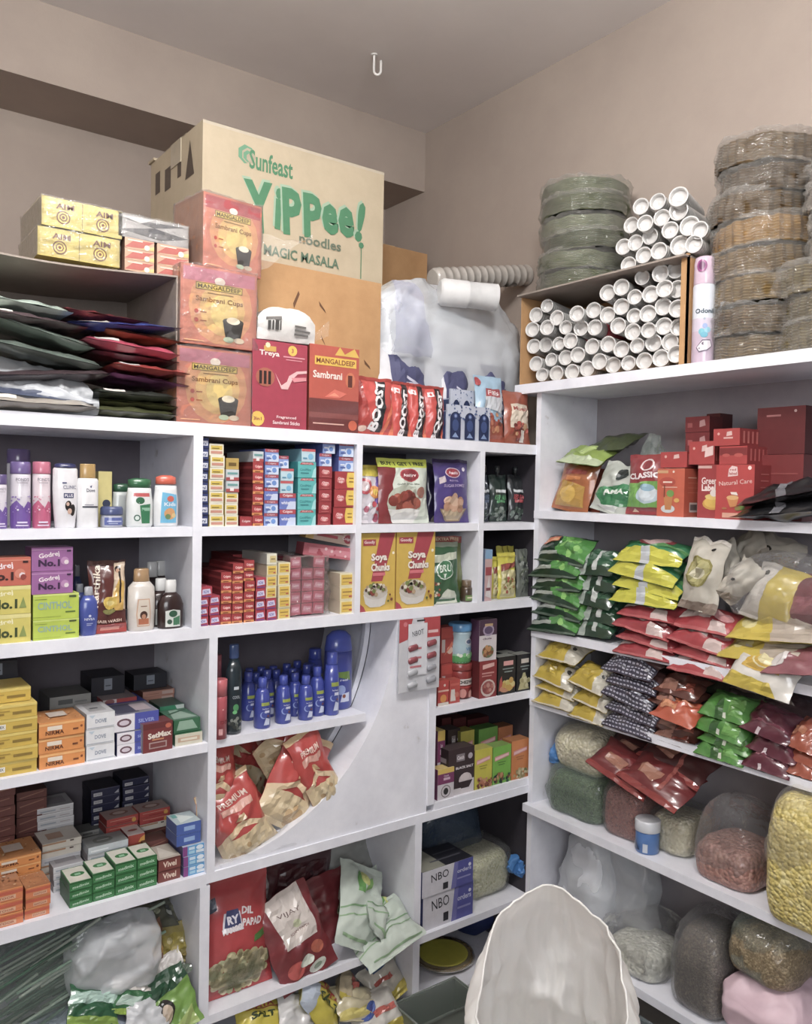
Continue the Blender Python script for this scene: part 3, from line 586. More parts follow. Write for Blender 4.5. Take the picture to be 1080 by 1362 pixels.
FLAT = [  # px0, px1, row of the middle, thickness, colour, back tilt, roll, look
 (-40, 130, 548, .030, 'a39c92', 0, 0, 'clear packet of beige cloth lying lowest on the shelf edge'), (128, 236, 545, .022, '55583a', 0, 0, 'olive green packet lowest beside the clear packet'), (130, 238, 533, .018, '62643f', 0, 1, 'second olive green packet from the shelf'),
 (128, 236, 521, .022, '343a33', 0, 0, 'black packet on the olive green packets'), (-40, 124, 522, .030, '4a5268', 0, 3, 'clear packet with dark navy cloth near the shelf edge'),
 (150, 252, 500, .014, '8e4a7e', 0, 5, 'glossy violet packet poking out under the red one'), (150, 254, 486, .016, 'a8322c', 0, 2, 'thin red packet above the violet packet'),
 (-30, 150, 490, .020, '4a3c40', 3, -6, 'dark maroon packet above the navy one'), (125, 240, 468, .012, '6a2a3c', 0, 2, 'dark wine packet under the pink packet'), (114, 240, 454, .022, 'b83a58', 0, 4, 'shiny pink packet in the middle of the carton'),
 (-30, 140, 460, .024, '66726a', 4, 8, 'grey green clear packet slanting down across the pile'), (140, 240, 440, .014, 'a04a26', 0, 3, 'orange brown packet under the blue one'), (90, 242, 422, .012, '2b3f92', 0, -4, 'bright blue packet sticking out of the carton'),
 (-30, 130, 430, .022, '7c8a80', 6, 12, 'sage grey packet with a curled corner'), (85, 200, 412, .010, '8a3038', 0, 2, 'narrow dark red packet over the blue one'), (-40, 118, 412, .016, '5a474c', 0, 3, 'dark plum packet near the top of the pile'),
 (-40, 97, 393, .020, 'b9ccc0', 0, 4, 'pale green and white packet topmost in the carton')]
for i, (a, c, row, t, col, tl, rl, lk) in enumerate(FLAT):
    st = -.02 + .012 * (i % 3); A, z = LU.at(a, row, st); Cc, _ = LU.at(c, row, st)
    zz = max(zt + .001, z - t / 2 - .001)
    lying(LU, 'clothing_packet', (A + Cc) / 2, st, zz, Cc - A, .24, t, col, [('r', .1, .02, .35, .2, 'e0dcd4')] if i % 3 == 0 else [], lk, 'packet', 'flat packets in the grey open carton', seed=i + 1, mat=POUCH if i not in (0, 4) else GLOSS, tilt=tl * .3, roll=rl, wr=.006, key='flat%d' % i, crimp=.0, pinch=0, ep=.15, gp=.15)
for i, (a, c, row, hgt, lab) in enumerate(((-40, 128, 460, .085, 'loose clear bag holding dark cloth, spilling over the shelf edge'), (-30, 140, 506, .05, 'clear bag with a black logo and a red dot at the front edge'))):
    st = -.03 - .012 * i; A, z = LU.at(a, row, st); Cc, _ = LU.at(c, row, st); wv = Cc - A
    b = B(); sd = i + 3
    def fn(u, v, wv=wv, hgt=hgt, sd=sd): return ((u - .5) * wv, .04 * math.sin(v * 3.1) * -1 + .05 - .06 * u * (1 - v) + .06, v * hgt + .04 * (1 - u) * v - .003)
    b.grid(crumple(fn, .012, 12, sd), 34, 14, 'ffffff')
    tag(b.build('plastic_bag', FILMW, loc=LU.w((A + Cc) / 2, st, zt + .006)), lab, 'plastic bag')
# bundles on the grey carton
zc = zT + .0065
for i, (a, c, t, bt, key, lab) in enumerate(((50, 159, 297, 0, 'aim', 'lower yellow bundle of matchboxes wrapped in film on the grey carton'), (55, 162, 250, 1, 'aim', 'upper yellow bundle of matchboxes wrapped in film'))):
    s0 = LU.at(a, 330, .07)[0]; s1 = LU.at(c, 330, .07)[0]; h = .062; cols, arts, mat = STY[key]
    me = box_mesh(key, 'matchbox_bundle', s1 - s0, .2, h, cols, arts, mat); o = thing('matchbox_bundle', lab, 'matchboxes', LU.w((s0 + s1) / 2, .07, zc + .002 + i * (h + .004)), (0, 0, R_(-1 + i)), 'yellow matchbox bundles')
    link('wrapped_boxes', me, o); film_box('wrapping', o, s1 - s0, .2, h, FILM, i + 2, .001, .0022, 60)
q = 0
for r in range(3):
    for cidx, (a, c) in enumerate(((166, 205), (209, 251))):
        s0 = LU.at(a, 330, .07)[0]; s1 = LU.at(c, 330, .07)[0]; h = .0245; cols, arts, mat = STY['matchpink']
        me = box_mesh('matchpink%d' % cidx, 'match_packet', s1 - s0, .15, h, cols, arts, mat)
        tag(link('match_packet', me, None, LU.w((s0 + s1) / 2, .07, zc + .001 + r * (h + .0006))), 'small pink and gold match packet, %s of the column %s' % (nth(r, 3), ('next to the yellow bundles', 'next to the orange gift box')[cidx]), 'box', 'pink and gold match packets'); q += 1
s0 = LU.at(158, 280, .07)[0]; s1 = LU.at(251, 280, .07)[0]; cols, arts, mat = STY['silver']
o = thing('matchbox_bundle', 'silver grey bundle in crinkled film on top of the pink match packets', 'box', LU.w((s0 + s1) / 2, .07, zc + .076), (0, 0, 0)); link('wrapped_boxes', box_mesh('silver', 'x', s1 - s0, .16, .052, cols, arts, mat), o); film_box('wrapping', o, s1 - s0, .16, .052, FILMD, 5, .001, .003, 50)
# the three wrapped incense-cup boxes
def cupbox(a, c, t, bot, st, z, lab, rot=0, seed=1, top='b8697a', tail=False):
    s0, _ = LU.at(a, (t + bot) / 2, st); s1 = LU.at(c, (t + bot) / 2, st)[0]; w = s1 - s0; h = LU.at((a + c) / 2, t, st)[1] - LU.at((a + c) / 2, bot, st)[1]; d = .15
    o = thing('incense_cup_box', lab, 'box', LU.w((s0 + s1) / 2, st, z), (0, 0, R_(rot)), 'film wrapped incense cup boxes')
    base = 'c46a4e'; art = [('p', [(.03, .03), (.97, .03), (.97, .97), (.03, .97)], 'c56f52'), ('c', .52, .5, .42, 'cf8f5a', 1.1), ('c', .54, .48, .30, 'd6ab62', 1.1), ('c', .56, .45, .18, 'dcbf6c', 1.2), ('r', .03, .8, .97, .97, top), ('c', .5, .83, .07, 'e8d9c8', .7),
        ('r', .19, .7, .8, .79, '6d5a2a'), ('r', .2, .71, .79, .78, 'cdb04a'), T('MANGALDEEP', .495, .745, .56, .055, '55421c'), ('r', .34, .66, .68, .672, '8c6a3c'), T('Sambrani Cups', .5, .575, .62, .085, '8a5a26'), ('c', .2, .42, .028, 'b5402f'), ('c', .2, .31, .028, 'b5402f'), ('r', .25, .41, .33, .425, 'a05a30'), ('r', .25, .30, .33, .315, 'a05a30'),
        ('p', [(.54, .34), (.82, .34), (.78, .12), (.58, .12)], '33312f'), ('c', .68, .34, .14, '45423e', .3), ('c', .68, .35, .09, 'e9dcc0', .5), ('c', .62, .1, .07, 'a9b69a', .5), ('c', .76, .1, .07, 'c4b29a', .5), ('r', .05, .04, .3, .055, 'e0a070')]
    link('gift_carton', box_mesh('cup' + top, 'x', w, d, h, [base, base, 'b0714a', 'b0714a', 'b06a5c', base], {'front': art, 'left': [('r', .06, .05, .94, .95, 'b9784c')], 'top': [('r', .1, .1, .9, .9, 'b87a70')]}, WRAP), o)
    film_box('wrapping', o, w, d, h, FILM, seed, .0015, .004, 34)
    if tail:
        b = B(); b.grid(crumple(lambda u, v: (w / 2 + u * .15, .0 + .1 * v * (1 - u), .02 + u * .12 * (1 - v) + v * (h - .05 - u * .04)), .012, 16, 9), 16, 16, 'ffffff'); b.build('loose_wrapping_end', FILMD, o)
    return h
h1 = cupbox(235, 334, 463, 563, .012, zt, 'lowest of three film wrapped incense cup boxes in a column', 0, 1)
h2 = cupbox(240, 341, 358, 462, .016, zt + h1 + .008, 'middle one of three film wrapped incense cup boxes in a column', -1, 2)
cupbox(268, 350, 270, 368, .06, zt + h1 + h2 + .016, 'topmost incense cup box, redder, loose film trailing from it', 6, 3, 'a83a40', True)
# crimson and orange sambrani boxes
carton(LU, 'incense_box', 336, 409, 455, zt, .012, .13, sty('a3203f', '8a1a34', '98203a', art=[('r', .2, .88, .42, .94, 'c99a3a'), ('c', .27, .95, .045, 'e8d9b0'), T('Treya', .3, .85, .36, .075, 'f2e3dc'), ('c', .72, .915, .085, 'e3b93a'), T('3', .72, .915, .04, .05, 'a3203f'), ('r', .55, .83, .95, .845, 'd98a96'), ('r', .6, .8, .9, .81, 'd98a96'),
    ('c', .23, .58, .17, 'a8583e', .9), ('r', .12, .5, .17, .65, '2e1c1c'), ('r', .2, .5, .25, .65, '2e1c1c'), ('r', .28, .5, .33, .65, '2e1c1c'), ('p', [(.4, .64), (.52, .5), (.62, .55), (.66, .62), (.8, .68), (.99, .7), (.99, .67), (.82, .65), (.72, .58), (.64, .46), (.52, .46)], 'e6b4b4'), ('p', [(.7, .6), (.98, .62), (.98, .58), (.75, .55)], 'd9848c'),
    ('c', .1, .1, .12, 'e3b93a', 1), T('3in1', .1, .1, .14, .04, '8a1a34'), T('Fragranced', .62, .13, .36, .04, 'f0d8d8'), T('Sambrani Sticks', .62, .07, .5, .04, 'f0d8d8')], tart=[]), 'crimson box of fragranced sambrani sticks between the cup boxes and the orange box', 'box')
carton(LU, 'incense_box', 412, 478, 461, zt, .012, .15, sty('b9452e', '8c3424', 'b0512c', art=[('r', 0, 0, 1, .38, '6e2c2a'), ('r', 0, .16, 1, .22, '86403a'), ('p', [(.5, .9), (.6, 1), (.7, .92), (.9, 1), (1, .9)], 'd9b03a'), ('r', .1, .77, .94, .87, 'e0b52e'), T('MANGALDEEP', .52, .82, .78, .06, '7a2a18'), T('Sambrani', .36, .66, .58, .085, 'f4e6dc'), ('c', .82, .62, .1, 'c9683c', 1.4), ('r', .77, .54, .86, .68, '5c2018'), ('p', [(.3, .4), (.5, .5), (.75, .46), (.6, .4)], 'd9604a'), ('p', [(.38, .42), (.5, .46), (.6, .42)], 'e88a6a'), ('r', .08, .085, .7, .1, 'e0b0a0'), ('c', .88, .09, .09, 'c9542a', 1)], mat=WRAP), 'orange and maroon sambrani incense box beside the crimson box', 'box')
# white wrapped brick lying on the crimson box
s0 = LU.at(343, 430, .02)[0]; s1 = LU.at(418, 430, .02)[0]; zt4 = LU.at(372, 455, .012)[1] + .004; w = s1 - s0; h = LU.at(380, 410, .02)[1] - zt4
o = thing('wrapped_packet', 'white film wrapped packet with a barcode lying on the crimson box', 'packet', LU.w((s0 + s1) / 2, .02, zt4), (0, 0, R_(-3)))
def brick(u, v, side=1):
    q = abs(2 * u - 1) ** 4; r_ = 1 - .38 * q * v; return (-w / 2 + u * w, -.010 * (1 - q) * math.sin(math.pi * v), v * h * r_)
b = B(); b.grid(crumple(lambda u, v: brick(u, v), .002, 40, 3), 20, 10, 'dddad6'); b.grid(crumple(lambda u, v: (brick(u, 1)[0], v * .1, brick(u, 1)[2]), .002, 40, 3), 20, 8, 'dddad6'); b.box(-w / 2, w / 2, .001, .1, 0, h * .58, 'dddad6')
b.art([('r', .12, .62, .38, .72, '6a6764'), ('r', .15, .3, .2, .58, '4a4846'), ('r', .22, .3, .25, .58, '4a4846'), ('r', .27, .3, .33, .58, '4a4846'), ('r', .35, .3, .37, .58, '4a4846'), ('r', .6, .2, .85, .26, '6a6764'), ('r', .6, .32, .88, .38, '6a6764'), ('r', .6, .44, .8, .5, '6a6764')], lambda u, v, q: (-w / 2 + u * w, brick(u, v)[1] - .004 - q, v * h * (1 - .38 * abs(2 * u - 1) ** 4 * v)), w, h)
b.build('packet_body', WRAP, o)
b = B(); b.grid(crumple(lambda u, v: (w / 2 - .01 + u * .05, .0, h * (.1 + .45 * v * (.5 + .5 * u) + .25 * u)), .005, 25, 2), 12, 8, 'ffffff'); b.build('loose_wrapping_end', FILMD, o)
# ---------------------------------------------------------------- packs and bags on the far unit's top, toward the corner
RB = ('c03326', 'd8442c')
boost = [('p', [(0, 0), (.5, 0), (.2, .5), (.1, .95), (0, .95)], 'a82a20'), ('p', [(.35, .05), (.62, .05), (.78, .95), (.5, .95)], '2a2a30'), ('p', [(.6, .0), (1, 0), (1, .7)], 'dd6a3a'), ('p', [(.7, 0), (.85, 0), (1, .3), (1, .5)], 'b02a20'),
         T('BOOST', .50, .52, 1.22, .19, 'e9e6e6', 76, 2), ('r', 0, .94, 1, 1, 'a8271d'), ('c', .1, .1, .12, 'd9b9a8', .6)]
pouch(LU, 'drink_powder_pouch', 481, 529, 501, zt, .015, .035, 'c5352a', boost, 'widest red malt drink pouch, next to the orange incense box', seed=3, lean=-5)
sb = [('p', [(.3, 0), (.8, 0), (.8, 1), (.5, 1)], '33282c'), T('BOOST', .56, .42, 2.1, .12, 'e6dfe0', 80, 2), ('r', .1, .78, .38, .87, 'e7dfe0'), ('c', .24, .825, .06, 'c5352a'), ('p', [(.8, 0), (1, 0), (1, .5)], 'dd6a3a'), ('r', 0, .95, 1, 1, '9c241b')]
for i, (a, c, t, lb) in enumerate(((527, 551, 507, 'narrow red malt drink pouch right behind the widest one'), (549, 572, 510, 'middle narrow red malt drink pouch'), (571, 597, 513, 'red malt drink pouch standing against the arched blue packs'))):
    pouch(LU, 'drink_powder_pouch', a, c, t, zt, .02, .03, 'c5352a', sb, lb, seed=5 + i, lean=-4, key='sb%d' % i)
# arched gift packs with blue bottles
def arched(a, c, t, st, n, lab):
    s0 = LU.at(a, t, st)[0]; s1 = LU.at(c, t, st)[0]; w = s1 - s0; h = LU.at((a + c) / 2, t, st)[1] - zt; o = thing('deodorant_gift_pack', lab, 'gift pack', LU.w((s0 + s1) / 2, st, zt)); b = B()
    b.box(-w / 2, w / 2, .006, .05, 0, h * .8, '22345e'); b.build('pack_back', CARD, o); b = B(); b.box(-w/2, w/2, 0, .05, h * .8, h * .82, 'aab3cb'); cw = w / n
    its = [('r', 0, 0, 1, 1, 'c3c9d8')] + dots(0, .55, 1, 1, 60, .018, ['4a5e92', '5d70a0'], 2)
    fr = B(); fr.box(-w / 2, w / 2, .0, .006, 0, h, 'b4bccf'); fr.art(its, lambda u, v, q: (-w / 2 + u * w, -q, v * h), w, h)
    for k in range(n):
        u = (k + .5) / n; r = .36 / n; pts = [(u - r, .03), (u + r, .03), (u + r, .6)] + [(u + r * math.cos(q * math.pi / 8), .6 + .2 * math.sin(q * math.pi / 8)) for q in range(1, 8)] + [(u - r, .6)]
        fr.art([('p', pts, '1c2b55'), ('c', u, .42, r * .62, '33497e', 1.4), ('c', u, .68, r * .4, '3c5288', 1), ('p', [(u - r * .6, .08), (u + r * .6, .08), (u, .22)], '7e96bf'), ('c', u, .68, r * .22, '8b9cc4')], lambda u_, v, q: (-w / 2 + u_ * w, -q - .0046, v * h), w, h)
    fr.build('arched_front', CARD, o); b.build('top_flap', CARD, o)
arched(595, 652, 540, .012, 3, 'patterned pale pack with three arched windows showing navy bottles')
arched(599, 640, 519, .075, 3, 'second arched pack standing behind the first')
pouch(LU, 'cereal_pouch', 640, 677, 499, zt, .02, .03, '9fbfd6', [('r', 0, 0, 1, .3, 'a34b33')] + heap(.5, .28, .4, .18, 30, .06, ['a8452e', 'b86a4a', '7d3a26', 'c98a5e'], 2) + [('p', [(.2, .5), (.9, .45), (.95, .72), (.3, .75)], 'c8ccd2'), ('r', .3, .68, .85, .8, 'a33036'), T('Fills', .57, .74, .4, .07, 'f3e6e6'), ('c', .08, .9, .12, 'b03a40')], 'pale blue cereal pouch with a red name patch', seed=9)
pouch(LU, 'cereal_pouch', 678, 712, 520, zt, .01, .035, '9c4a30', [('p', [(.15, .3), (.9, .3), (.85, .75), (.2, .75)], 'd7c8b4'), T('Muesli', .52, .66, .55, .08, 'a03028')] + heap(.5, .25, .4, .17, 30, .07, ['a03c30', 'b5503e', '6e2a22', 'c79a70'], 4) + [('r', .55, .03, .7, .25, 'd8cfc6')], 'brown and cream cereal pouch at the corner end', seed=10)
# tissue packs in a big milky bag
def tissue(a, c, t, bt, st, lab, sd, bz):
    s0 = LU.at(a, t, st)[0]; s1 = LU.at(c, t, st)[0]; h = LU.at(a, t, st)[1] - bz
    o = tag(pouch_mesh_obj(s1 - s0, h, .09, sd, lab), lab, 'tissue pack'); o.location = LU.w((s0 + s1) / 2, st + .05, bz); o.rotation_euler = (R_(-3), 0, R_(2 * (sd - 12)))
def pouch_mesh_obj(w, h, t, sd, key):
    art = [('r', .28, .02, .96, .92, '4a4c74'), T('wow', .62, .45, .6, .22, 'cfd0e0', 78), ('r', .3, .1, .45, .3, '6e7196'), ('c', .15, .2, .03, '4a4c74')]
    me = pouch_mesh(key, 'tissue_pack', w, h, t, 'dcdde2', art, sd, CLOTH, crimp=.03); return link('tissue_pack', me)
tissue(506, 582, 455, 530, .12, 'white tissue pack with a big navy panel behind the malt drink pouches', 11, zt)
tissue(580, 640, 472, 530, .12, 'middle tissue pack with a navy panel, behind the arched packs', 12, zt)
tissue(636, 690, 470, 530, .13, 'tissue pack with a navy panel nearest the corner', 13, zt)
b = B(); s0 = LU.at(503, 430, .17)[0]; s1 = LU.at(706, 430, .17)[0]; hz = LU.at(600, 385, .17)[1]; lz = LU.at(600, 468, .14)[1]
o = thing('plastic_bag', 'large milky plastic bag of white packs heaped above the tissue packs', 'plastic bag', LU.w((s0 + s1) / 2, .16, zt))
bw = s1 - s0
for k, (fx, fw, fz, fh) in enumerate(((-.29, .40, .0, .97), (.03, .42, 0, .90), (.30, .36, 0, .84))):
    blob('packed_roll', mat_surface('milky_plastic', 'd3d6dc', 'dde0e4', 8, .3, .3, 30, .004), o, bw * fw, .17, (hz - zt) * fh, 3 + k, .018, 9, loc=(bw * fx, .03, 0))
blob('bag_film', FILMW, o, bw * 1.04, .25, (hz - zt) * 1.06, 21, .02, 11)
b = B(); b.grid(crumple(lambda u, v: (-bw / 2 + .02 + u * bw * .25 * (1 - .5 * v), -.025 - .02 * math.sin(v * 3), lz - zt - .03 + v * (hz - lz) * 1.05), .012, 14, 4), 14, 10, 'ffffff'); b.build('bluish_layer', mat_film('blue_film', '9096c4', .8, .2, 20, .2), o)
# white roll of cups on top and clear sleeve of printed cups
def roll(name, px0, py0, px1, py1, st, r, col, mat, label, cat, art=None, st1=None, film=None, ridges=0, ringc='c8c8c6'):
    A = LU.w(*(lambda q: (q[0], st, q[1]))(LU.at(px0, py0, st))); st1 = st if st1 is None else st1; E_ = LU.w(*(lambda q: (q[0], st1, q[1]))(LU.at(px1, py1, st1)))
    d = Vector(E_) - Vector(A); L = d.length; prof = [(r * .8, 0), (r * .82, .0), (r, .01)]
    n = ridges or 2
    for k in range(1, n + 1): prof += [(r * 1.0, L * k / n - .004), (r * 1.05 if ridges else r, L * k / n - .002)] + ([(r * .96, L * k / n)] if k < n else [(r * 1.0, L), (r * .9, L), (r * .84, L - .012)])
    b = B(); b.lathe(prof, col, 26); b.lathe([(r * .84, L - .0121), (r * .3, L - .02), (.001, L - .018)], ringc, 26, caps=False)
    if art:
        def mp(u, v, o): a = (u - .5) * 2.4; return ((r + .002 + o) * math.sin(a), -(r + .002 + o) * math.cos(a), v * L)
        b.art(art, mp, r * 2.4, L, 10, 6)
    ob = b.build(name, mat, None, A, d.to_track_quat('Z', 'Y').to_euler()); return tag(ob, label, cat)
roll('cup_sleeve', 584, 388, 660, 396, .17, .042, 'dcdcdc', CLOTH, 'fat white roll of plates or cups lying on the milky bag', 'cup sleeve', st1=.09)
roll('cup_sleeve', 575, 371, 700, 366, .33, .036, 'b9b2aa', WRAP, 'clear wrapped sleeve of printed paper cups with black round emblems, behind the white roll', 'cup sleeve', art=[('c', .5, .32, .3, '35332f', 1), ('c', .5, .32, .16, 'c9c4bc', 1), ('c', .5, .32, .07, '35332f', 1), ('c', .5, .8, .3, '35332f', 1), ('c', .5, .8, .16, 'c9c4bc', 1), ('c', .5, .8, .07, '35332f'), ('c', .35, .06, .15, '5a564f')], ridges=14)
# ================================================================ CUBBY ROW 1, FIRST: shampoos and talc (shelf z 1.450)
z1 = 1.450
talc = [(.93, 0), (1, .02), (1, .80), (.96, .815)]; tcap = [(1.0, .815), (1.02, .83), (1.0, .985), (.9, 1.0)]
def talcart(c1, c2): return [('r', 0, 0, 1, .22, c1), ('p', [(0, .2), (1, .2), (1, .45), (.7, .5), (.55, .38), (.3, .52), (0, .4)], c1)] + dots(.1, .3, .9, .6, 26, .035, [c1, c2, 'e6e0ea'], 4) + [T("POND'S", .5, .9, .42, .06, '8a8692'), ('r', .34, .83, .66, .845, 'b0a8b4'), ('r', .34, .1, .66, .13, 'd9cfe6'), ('r', .3, .05, .7, .07, 'd9cfe6')]
bottle(LU, 'talc_bottle', 28, 35, 597, z1, .12, talc, tcap, 'tall white talc bottle with a purple cap standing behind the purple one', 'd5d3d8', '5b4a7c', [], 'talc bottle')
bottle(LU, 'talc_bottle', 2, 20, 631, z1, .02, talc, tcap, 'short purple floral talc bottle cut off by the picture edge', 'd9d4de', '57467a', talcart('6a4a9c', '8f76bc'), 'talc bottle')
bottle(LU, 'talc_bottle', 30, 31, 614, z1, .02, talc, tcap, 'purple butterfly talc bottle with a purple cap', 'd9d4de', '6a5690', talcart('6d4aa0', '9077c0'), 'talc bottle', group=None)
bottle(LU, 'talc_bottle', 58, 27, 614, z1, .02, talc, tcap, 'pink floral talc bottle with a pink cap', 'e2d3da', 'c0637e', talcart('c04f78', 'dc8ea8'), 'talc bottle')
shp = [(.72, 0), (.8, .02), (.94, .3), (1, .6), (.98, .9), (.9, .93)]
bottle(LU, 'shampoo_bottle', 89, 34, 616, z1, .015, shp, [(.9, .93), (.92, .94), (.8, .985), (.5, 1.0)], 'white flat shampoo bottle with navy lettering and a navy cap', 'e3e2e6', '2c3160', [T('CLINIC', .6, .68, .4, .06, '8c8ca0'), ('r', .42, .5, .72, .58, '39406f'), T('PLUS', .57, .54, .24, .05, 'e3e2e6'), ('c', .56, .37, .1, '2a2626', 1.6), ('c', .7, .3, .1, '2a2626', 1.8), ('c', .6, .28, .07, 'c9a694', 1.3), ('c', .54, .4, .05, 'c9a694', 1.3), ('r', .38, .74, .5, .76, '39406f')], 'bottle', sy=.5)
bottle(LU, 'shampoo_bottle', 119, 29, 617, z1, .015, [(.95, 0), (1, .02), (1, .74), (.86, .775)], [(.72, .775), (.74, .79), (.72, .99), (.68, 1.0)], 'white shampoo bottle with a tall gold cap', 'e6e6e9', 'b08d4e', [T('Dove', .56, .76, .3, .07, '6d6d7c'), ('p', [(.52, .84), (.6, .86), (.56, .8)], '39406f'), ('r', .35, .46, .66, .475, '8a8a98'), ('r', .28, .41, .86, .44, '2f3346')], 'bottle', sy=.6)
carton(LU, 'lotion_box', 131, 149, 627, z1, .06, .04, sty('cfc27a', 'ad9f5c', 'd6ca86', art=[('c', .6, .42, .3, '2e3550', 1.0), ('r', .2, .2, .8, .22, '9a8f54'), ('r', .2, .12, .7, .14, '9a8f54')]), 'pale yellow lotion box half hidden behind the small blue jar', 'box')
bottle(LU, 'jelly_jar', 153, 33, 674, z1, .012, [(.85, 0), (.97, .06), (1, .3), (.93, .55), (.9, .6)], [(.98, .6), (1, .64), (1, .9), (.9, 1.0)], 'small squat petroleum jelly jar with a blue lid', 'b9bcc8', '43507e', [('r', .15, .2, .85, .8, '4a5a9c'), ('r', .25, .45, .75, .55, 'b9c0dc'), ('r', .3, .3, .6, .36, 'b9c0dc')], 'jar')
hwp = [(.9, 0), (1, .06), (1, .5), (.9, .7), (.86, .8)]
hwa = lambda c, k: [('p', [(.25, .12), (.75, .12), (.78, .9), (.25, .9)], c)] + k
da = [('r', .26, .78, .76, .87, 'c04848'), ('c', .46, .68, .12, '2f6a48', .8), ('p', [(.5, .1), (.74, .1), (.76, .6), (.45, .56)], '2f7a52'), ('r', .5, .42, .74, .5, '8fc0a4'), ('c', .38, .24, .09, '3f6a5a', 1), ('c', .38, .24, .06, 'd9e6de', 1)]
bottle(LU, 'hand_wash_bottle', 189, 36, 636, z1, .012, hwp, [(.7, .8), (.86, .83), (.86, .97), (.4, 1.0)], 'white hand wash refill with a green cap and a green label', 'dfe3e2', '2f6b44', hwa('dfe3e2', da), 'bottle', sy=.55)
bottle(LU, 'hand_wash_bottle', 164, 26, 643, z1, .07, hwp, [(.7, .8), (.86, .83), (.86, .97), (.4, 1.0)], 'second white hand wash bottle with a green cap, behind the first', 'bfc4c2', '2f5a40', [], 'bottle', sy=.55)
bottle(LU, 'hand_wash_bottle', 224, 33, 632, z1, .012, hwp, [(.74, .82), (.84, .84), (.8, .96), (.4, 1.0)], 'white hand wash bottle with an orange cap and a sky blue label', 'e2e4e6', 'cf4f2c', [('p', [(.28, .1), (.78, .1), (.82, .78), (.32, .84)], '5fb2d8'), ('c', .58, .68, .11, 'c9503a', .8), T('Kids', .57, .55, .36, .09, 'e8eef4'), ('c', .56, .32, .17, 'd69a5c', 1), ('c', .5, .25, .08, '6a8a5a', 1), ('c', .68, .28, .07, 'e0c080')], 'bottle', sy=.55, turn=0)
# wrap film over the hand washes
# ================================================================ ROW 2, FIRST: soaps (shelf z 1.212)
z2 = 1.212
def soapart(c2, tx, dark): return [('r', 0, .88, 1, .93, c2), T('Godrej', .42, .66, .5, .26, 'f2e6ea', 8), T('No.1', .42, .34, .52, .3, dark, 0, 2), ('c', .8, .42, .1, c2, 1), ('c', .84, .36, .06, 'e4d6da', 1), ('r', .85, .8, .95, .88, dark)]
zz = z2
for i, (t, st_, lb) in enumerate(((818, sty('d3c658', 'a99c3c', 'd8cf7c', art=[('r', 0, .86, 1, 1, 'dfd687'), T('Godrej', .42, .7, .5, .2, 'efeac0', 8), T('No.1', .5, .36, .5, .34, '3c4a22', 0, 2), ('p', [(.78, .2), (.86, .6), (.92, .2)], '8a9a4c')]), 'lowest lemon yellow soap box at the picture edge'), (780, None, 'second lemon yellow soap box, under the orange one'), (742, sty('c0563c', '8f3b28', 'c9765c', art=soapart('d07a60', '', '3c1a1a') + [('c', .86, .3, .06, '8f2f24')]), 'orange red soap box on the lemon yellow ones'))):
    ls = st_ or ls; o = carton(LU, 'soap_box', -32, 41, t, zz, .012, .06, ls, lb, 'soap box', 'large soap boxes'); zz = LU.at(4, t, .012)[1] + .0006
zz = z2
cin = sty('b7cc3a', '8c9c2c', 'c5d65a', art=[('r', 0, .93, 1, 1, 'cfe070'), T('CINTHOL', .47, .55, .74, .3, '8fb0a4'), ('r', .04, .8, .3, .82, '5f7a2a'), ('r', .78, .84, .94, .92, '4a5a2a'), ('r', .7, .24, .92, .3, '5f7a2a'), ('r', 0, .1, .6, .12, '93a830')])
pur = sty('9c5f9c', '6d3f70', 'a878a8', art=soapart('b985b5', '', '3a1c44'))
for i, (a, c, t, s_, lb) in enumerate(((44, 105, 824, cin, 'lower lime green soap box'), (44, 105, 790, cin, 'upper lime green soap box under the purple ones'), (42, 97, 760, pur, 'lower purple soap box'), (42, 97, 728, pur, 'upper purple soap box, topmost of its pile'))):
    carton(LU, 'soap_box', a, c, t, zz, .012 + .002 * i, .06, s_, lb, 'soap box', 'large soap boxes'); zz = LU.at((a + c) / 2, t, .012)[1] + .0006
bp = [(.7, 0), (.8, .04), (1, .45), (.9, .68), (.5, .82)]; bcap = [(.4, .82), (.44, .83), (.42, .98), (.34, 1)]
bottle(LU, 'lotion_bottle', 120, 27, 781, z2, .012, bp, bcap, 'blue lotion bottle with a grey cap beside the lime soaps', '2f449c', 'a9acb4', [T('NIVEA', .5, .42, .4, .06, 'd9def0'), ('c', .5, .5, .05, 'd9def0'), ('r', .38, .3, .62, .32, 'a9b4dc'), ('r', .38, .26, .56, .28, 'a9b4dc')], 'bottle', sy=.6)
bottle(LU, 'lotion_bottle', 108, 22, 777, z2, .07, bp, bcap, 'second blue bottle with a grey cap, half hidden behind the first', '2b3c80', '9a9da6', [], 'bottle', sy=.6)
bottle(LU, 'lotion_bottle', 104, 14, 752, z2, .14, bp, bcap, 'dim blue bottle deep behind the soap boxes', '2b3c70', '8a8d96', [], 'bottle', sy=.6)
